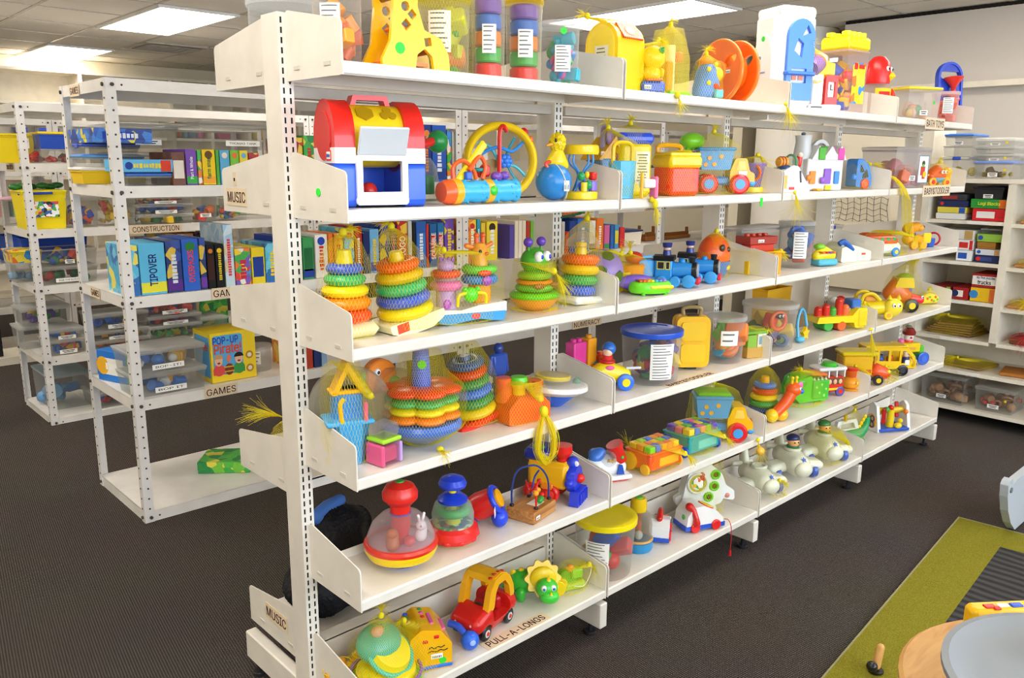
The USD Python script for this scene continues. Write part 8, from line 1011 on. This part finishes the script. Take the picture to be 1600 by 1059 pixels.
t = T('toy_spaceship', 'white toy spaceship with lime ringed windows and blue tail fin', 'toy spaceship', A(0, 1.63, .13), -34, ry=-14); t.p('hull', 'eceeea', EX(Polygon([(-9, 5), (-5, 3), (6, 3.4), (9.6, 8), (8.6, 15), (5, 20), (1, 22), (-3, 20.4), (-6, 15), (-9, 8)]), 5.4, rd=1.6)); t.p('wing', 'eceeea', EX([(4, 6), (12, 2), (12.6, 6), (8, 11)], 2.4, rd=.9), EX([(-6, 6), (-11, 7), (-11, 10), (-7, 11)], 2.4, rd=.9)); t.p('big_window', 'c0b03a', C(3.6, .8, ax='y', x=-1.6, y=-2.7, z=14)); t.p('window_ring', 'dfe4da', TO(3.8, .5, -1.6, -2.9, 14, ax='y')); t.p('window_pieces', 'print_busy', S(2.6, .6, 2.6, -1.6, -3, 14))
for x, z in ((6., 15.4), (4.6, 11), (1.6, 7.4)): t.p('lime_window', '58c81e', TO(1.5, .5, x, -2.8, z, ax='y')); t.p('window_dark', '5a4a1e', C(1.3, .5, ax='y', x=x, y=-2.7, z=z))
t.p('blue_fin', '5f86dc', EX([(-9, 1), (-3.4, 1.4), (-4, 8.4), (-7, 7.4)], 4.4, y=-3.6, rd=.5)); t.p('button', 'd88a7a', S(1, .5, 1, 9.4, -1.4, 5)); t.p('stand', 'dcdcd6', B(8, 6, 3, 0, 0, 0.4, .8)); t.p('red_part', 'c83a3a', S(1.2, .6, 2, .8, -2.9, 16))
net('yellow net draped over the top of the white spaceship', A(0, 1.63, .13), [(.1, 5, 4), (.3, 9, 5), (14, 9.6, 5), (22, 5, 3.6, 0), (23.6, 1, 1, 4, -1)], tail=(.6, -.5, -.2), tl=4, seed=83)
def plane(label, pos, rz, s, driver, hat):
    """fat moulded aeroplane, nose towards -y"""
    CR = 'dfdfc6'; t = T('toy_aeroplane', label, 'toy aeroplane', pos, rz, s=.01 * s)
    t.p('fuselage', CR, H((0, 8, 8, 4.4), (0, 0, 7.6, 6), (0, -5, 7, 5.4), (-1, 3, 9, 5), (1, 3, 9, 5), n=2)); t.p('nose', CR, S(4.2, 3, 3.6, 0, -9.4, 6.6)); t.p('wing', CR, H((5, -2, 6, 2.4), (12, -3, 5.4, 2.3), (12, 1, 5.6, 2.2), (5, 2, 6, 2.4)), H((-5, -2, 6, 2.4), (-12, -3, 5.4, 2.3), (-12, 1, 5.6, 2.2), (-5, 2, 6, 2.4))); t.p('tail_fin', CR, H((0, 9, 10, 1.8), (0, 11, 10, 2), (0, 11, 19, 1.5), (0, 13, 18.6, 1.5))); t.p('tail_wing', CR, H((-5, 12, 11, 1.2), (5, 12, 11, 1.2), (0, 10, 11, 1.6)))
    t.p('cockpit_rim', 'd4d4ba', TO(3.2, .8, 0, 0, 13.4)); t.p('star_print', '4a6ac0', ro(EX(Polygon([(r * math.cos(a), r * math.sin(a)) for r, a in zip([1.3, .55] * 5, np.arange(10) * math.pi / 5 + math.pi / 2)]), .3), 'x', -42).apply_translation((0, -9.2, 11.1))); t.p('red_mark', 'd86a6a', C(1, .3, ax='x', x=-1.6, y=12, z=16.4))
    for x in (-9.4, 9.4): wheel(t, x, -3, 3.1, 3.1, 3, '4a62b0', '5a74c4', ax='x', s=-1 if x < 0 else 1)
    wheel(t, 0, 9, 1.8, 1.8, 1.6, '4a62b0', ax='x')
    if driver: q = t.p('pilot_body', '3a7a4a', C(2.8, 3, 0, 0, 12)); t.p('pilot_face', driver, S(2.7, 2.6, 2.6, 0, -.3, 16.6), parent=q); t.p('pilot_hat', hat, S(3, 2.9, 2, 0, .3, 18.2), parent=q); t.p('pilot_eye', N_, S(.3, .3, .35, -.9, -2.8, 16.9, n=1), S(.3, .3, .35, .9, -2.8, 16.9, n=1), parent=q)
    return t
plane('cream toy aeroplane without a pilot, nearest of the three planes', A(0, 1.955, .10), -20, .86, None, None); plane('cream toy aeroplane with a fair pilot in a navy hat', A(0, 2.225, .10), -28, .94, 'f0b070', '2a2f5a'); plane('cream toy aeroplane with a green-capped pilot, farthest of the three', A(0, 2.515, .105), -28, .94, 'f0a850', '3f7a3a')
net('yellow net around the farthest cream aeroplane', A(0, 2.52, .09), [(.1, 6, 4), (.4, 10, 7), (9, 10, 7), (16, 5, 5), (8, 1, 1, 8, -6)], tail=(0, -.3, -1), tl=4, seed=84); net('yellow net around the front wheel of the nearest cream plane', (2.0, .03, ZS[0] + .001), [(.05, 2, 2), (.2, 4, 3.4), (4, 4.2, 3.6), (5.6, .9, .9)], tail=(.4, -.5, -.2), tl=4, seed=85)
t = T('dino_ride', 'green toy dinosaur with a white carry handle and yellow spines', 'toy dinosaur', A(0, 2.82, .12), -28); t.p('body', '2f9a5a', H((-6, 0, 4, 3.4), (4, 0, 4.4, 3.2), (8, 0, 7, 1.8))); t.p('neck', '35a862', TU([(5, 0, 5), (8.4, 0, 9), (9, 0, 13)], 1.8, 10, r2=1.3)); t.p('handle', 'f0f0ec', EX(Polygon([(-9, 4), (-8, 12), (2, 13), (4, 8)]), 2.4, holes=[Polygon([(-6.4, 8), (-6, 10.6), (.6, 11.2), (2, 8.2)])], rd=.6)); t.p('spine', 'f0cf1e', *[S(1, .7, 1.2, 4.6 + .9 * i, -.4, 8.6 + 1.6 * i, n=1) for i in range(4)]); wheel(t, -5, -3.2, 2, 2, 1.4, '3a8a4a', 'e86a3a'); wheel(t, 4, -3.2, 2, 2, 1.4, '3a8a4a', 'e86a3a'); wheel(t, -5, 3.2, 2, 2, 1.4, '3a8a4a'); wheel(t, 4, 3.2, 2, 2, 1.4, '3a8a4a'); t.p('yellow_lever', 'e8b81e', C(.8, 3, -4, -1, 12))
net('yellow net fold lying across the green dinosaur with handle', A(0, 2.83, .12), [(.1, 6, 4), (.3, 10, 5), (7, 10, 5), (14, 6, 4), (16, 1, 1, 2)], tail=(.2, 0, 1), tl=3, seed=86)
t = T('activity_triangle', 'triangular white and blue activity toy with swirl disc and red paddles', 'activity toy', A(0, 3.19, .095), -30); t.p('blue_floor', '2450b8', B(18, 11, 1.8, 0, 0, .3, .5)); tri_ = Polygon([(-5.6, 0), (5.6, 0), (2.6, 13), (0, 15), (-2.6, 13)])
t.p('side_wall', 'f2f2ee', EX(tri_, 1.6, x=-8.6, face='x', rd=.9), EX(tri_, 1.6, x=8.6, face='x', rd=.9)); t.p('swirl_disc', 'f0b01e', C(3.6, .5, ax='x', x=-9.6, z=5)); t.p('swirl', '2a2a6a', *[TO(1.4, .35, -9.9, 1.8 * math.cos(a), 5 + 1.8 * math.sin(a), ax='x', n=14, k=6) for a in (0, 2.1, 4.2)]); t.p('roller_bar', 'f0c81e', C(1.6, 15, ax='x', z=10)); t.p('red_paddle', 'b8201e', B(2.4, 1, 8, -5, -3, 4, .4), ro(B(2.4, 1, 8, 4.6, -1.6, 6, .4), 'x', -10)); t.p('yellow_roller', 'f2d01e', C(2, 9, -.4, -2, 2, r2=1.6)); t.p('green_ball', '3fae4a', S(1.5, 1.5, 1.5, -3, -2, 11)); t.p('red_ball', 'd8301e', S(1.4, 1.4, 1.4, -.6, -2, 12)); t.p('yellow_duck', 'f2cf1e', S(2, 1.6, 1.5, 2.2, -5, 3.4), S(1.3, 1.2, 1.2, 3.2, -5, 5.8)); t.p('orange_knob', 'f07a1e', S(1.2, 1.2, 1.2, 6.8, -4, 10))
# ---- things on the back shelves and the floor behind
t = T('netted_toy', 'white and green toy in a yellow bag on the shelf behind the end upright', 'toy', (.12, .45, .668), 0); t.p('body', 'eceee8', S(6, 5, 4.4, 0, 0, 4.6)); t.p('green_part', '3f9a6a', S(2.4, 2, 2, 4, -2, 6)); t.p('yellow_part', 'f0d42a', S(3, 3, 2, -2, 0, 8.6))
net('yellow net bag with a long loose tail on the back shelf at the left end', (.12, .47, .668), [(.1, 5, 4), (.3, 8.6, 7), (6, 8.6, 7), (10, 5, 4, -2), (11, 1, 1, -3, 2)], tail=(-.8, .6, .45), tl=13, seed=90, spread=.22)
t = T('bag', 'black cloth bag with a light blue top slumped on the bottom back shelf', 'bag', (.2, .45, .19), 0); g = np.random.default_rng(4); m = H((-6, 0, 9, 9), (7, 0, 8, 8), (0, 0, 24, 8), (8, 2, 22, 6), n=3); m = m.subdivide().subdivide(); m.vertices += g.normal(0, .12, m.vertices.shape) + .9 * np.c_[np.sin(m.vertices[:, 2] * .5), np.cos(m.vertices[:, 0] * .6), np.zeros(len(m.vertices))]; t.p('cloth', 'm:15151a', m, smooth=True); t.p('blue_top', 'm:4a7ac8', H((-5, 0, 30, 2.4), (3, 1, 32.4, 1.8), (-1, 2, 31, 2)))
tub('round clear tub lid glinting on the back shelf behind the ring stacker', (.62, .46, .668), 6, 8, '24508c', lab=False)
tub('white tub with a navy lid on the back shelf behind the purple cone', (1.98, .46, 1.38), 6.4, 15, '1f4a7a', 'f0efec', lab=False, rt_=1.02)
crate('clear box with a blue clip on the back shelf above the black net grid', (2.95, .47, 1.07), 26, 20, 12, 'f:dcdad6', clips='2a3fb0', tag=None)
crate('yellow picture box with paper tag on the back shelf of the fourth bay', (2.62, .47, .668), 22, 8, 24, None, 'm:e0a81e', tag='f', tagw=6)
t = T('sports_net', 'black knotted sports net pinned over the cream pinboard', 'net', (RX1 - .045, 1.42, 1.04), -90, s=.0055); cord = []
for i in range(9): cord.append(TU([(-40 + 10 * i, 0, 38 - .2 * (i - 4) ** 2), (-36 + 9.4 * i, 0, 20), (-40 + 10.4 * i, 0, 0)], .35, 5, 4))
for j in range(5): cord.append(TU([(-40 + 10 * i, 0, 2 + 8 * j + (2.2 if i % 2 else -1.4)) for i in range(9)], .3, 5, 3))
t.p('cord', 'm:1c1a20', *cord)
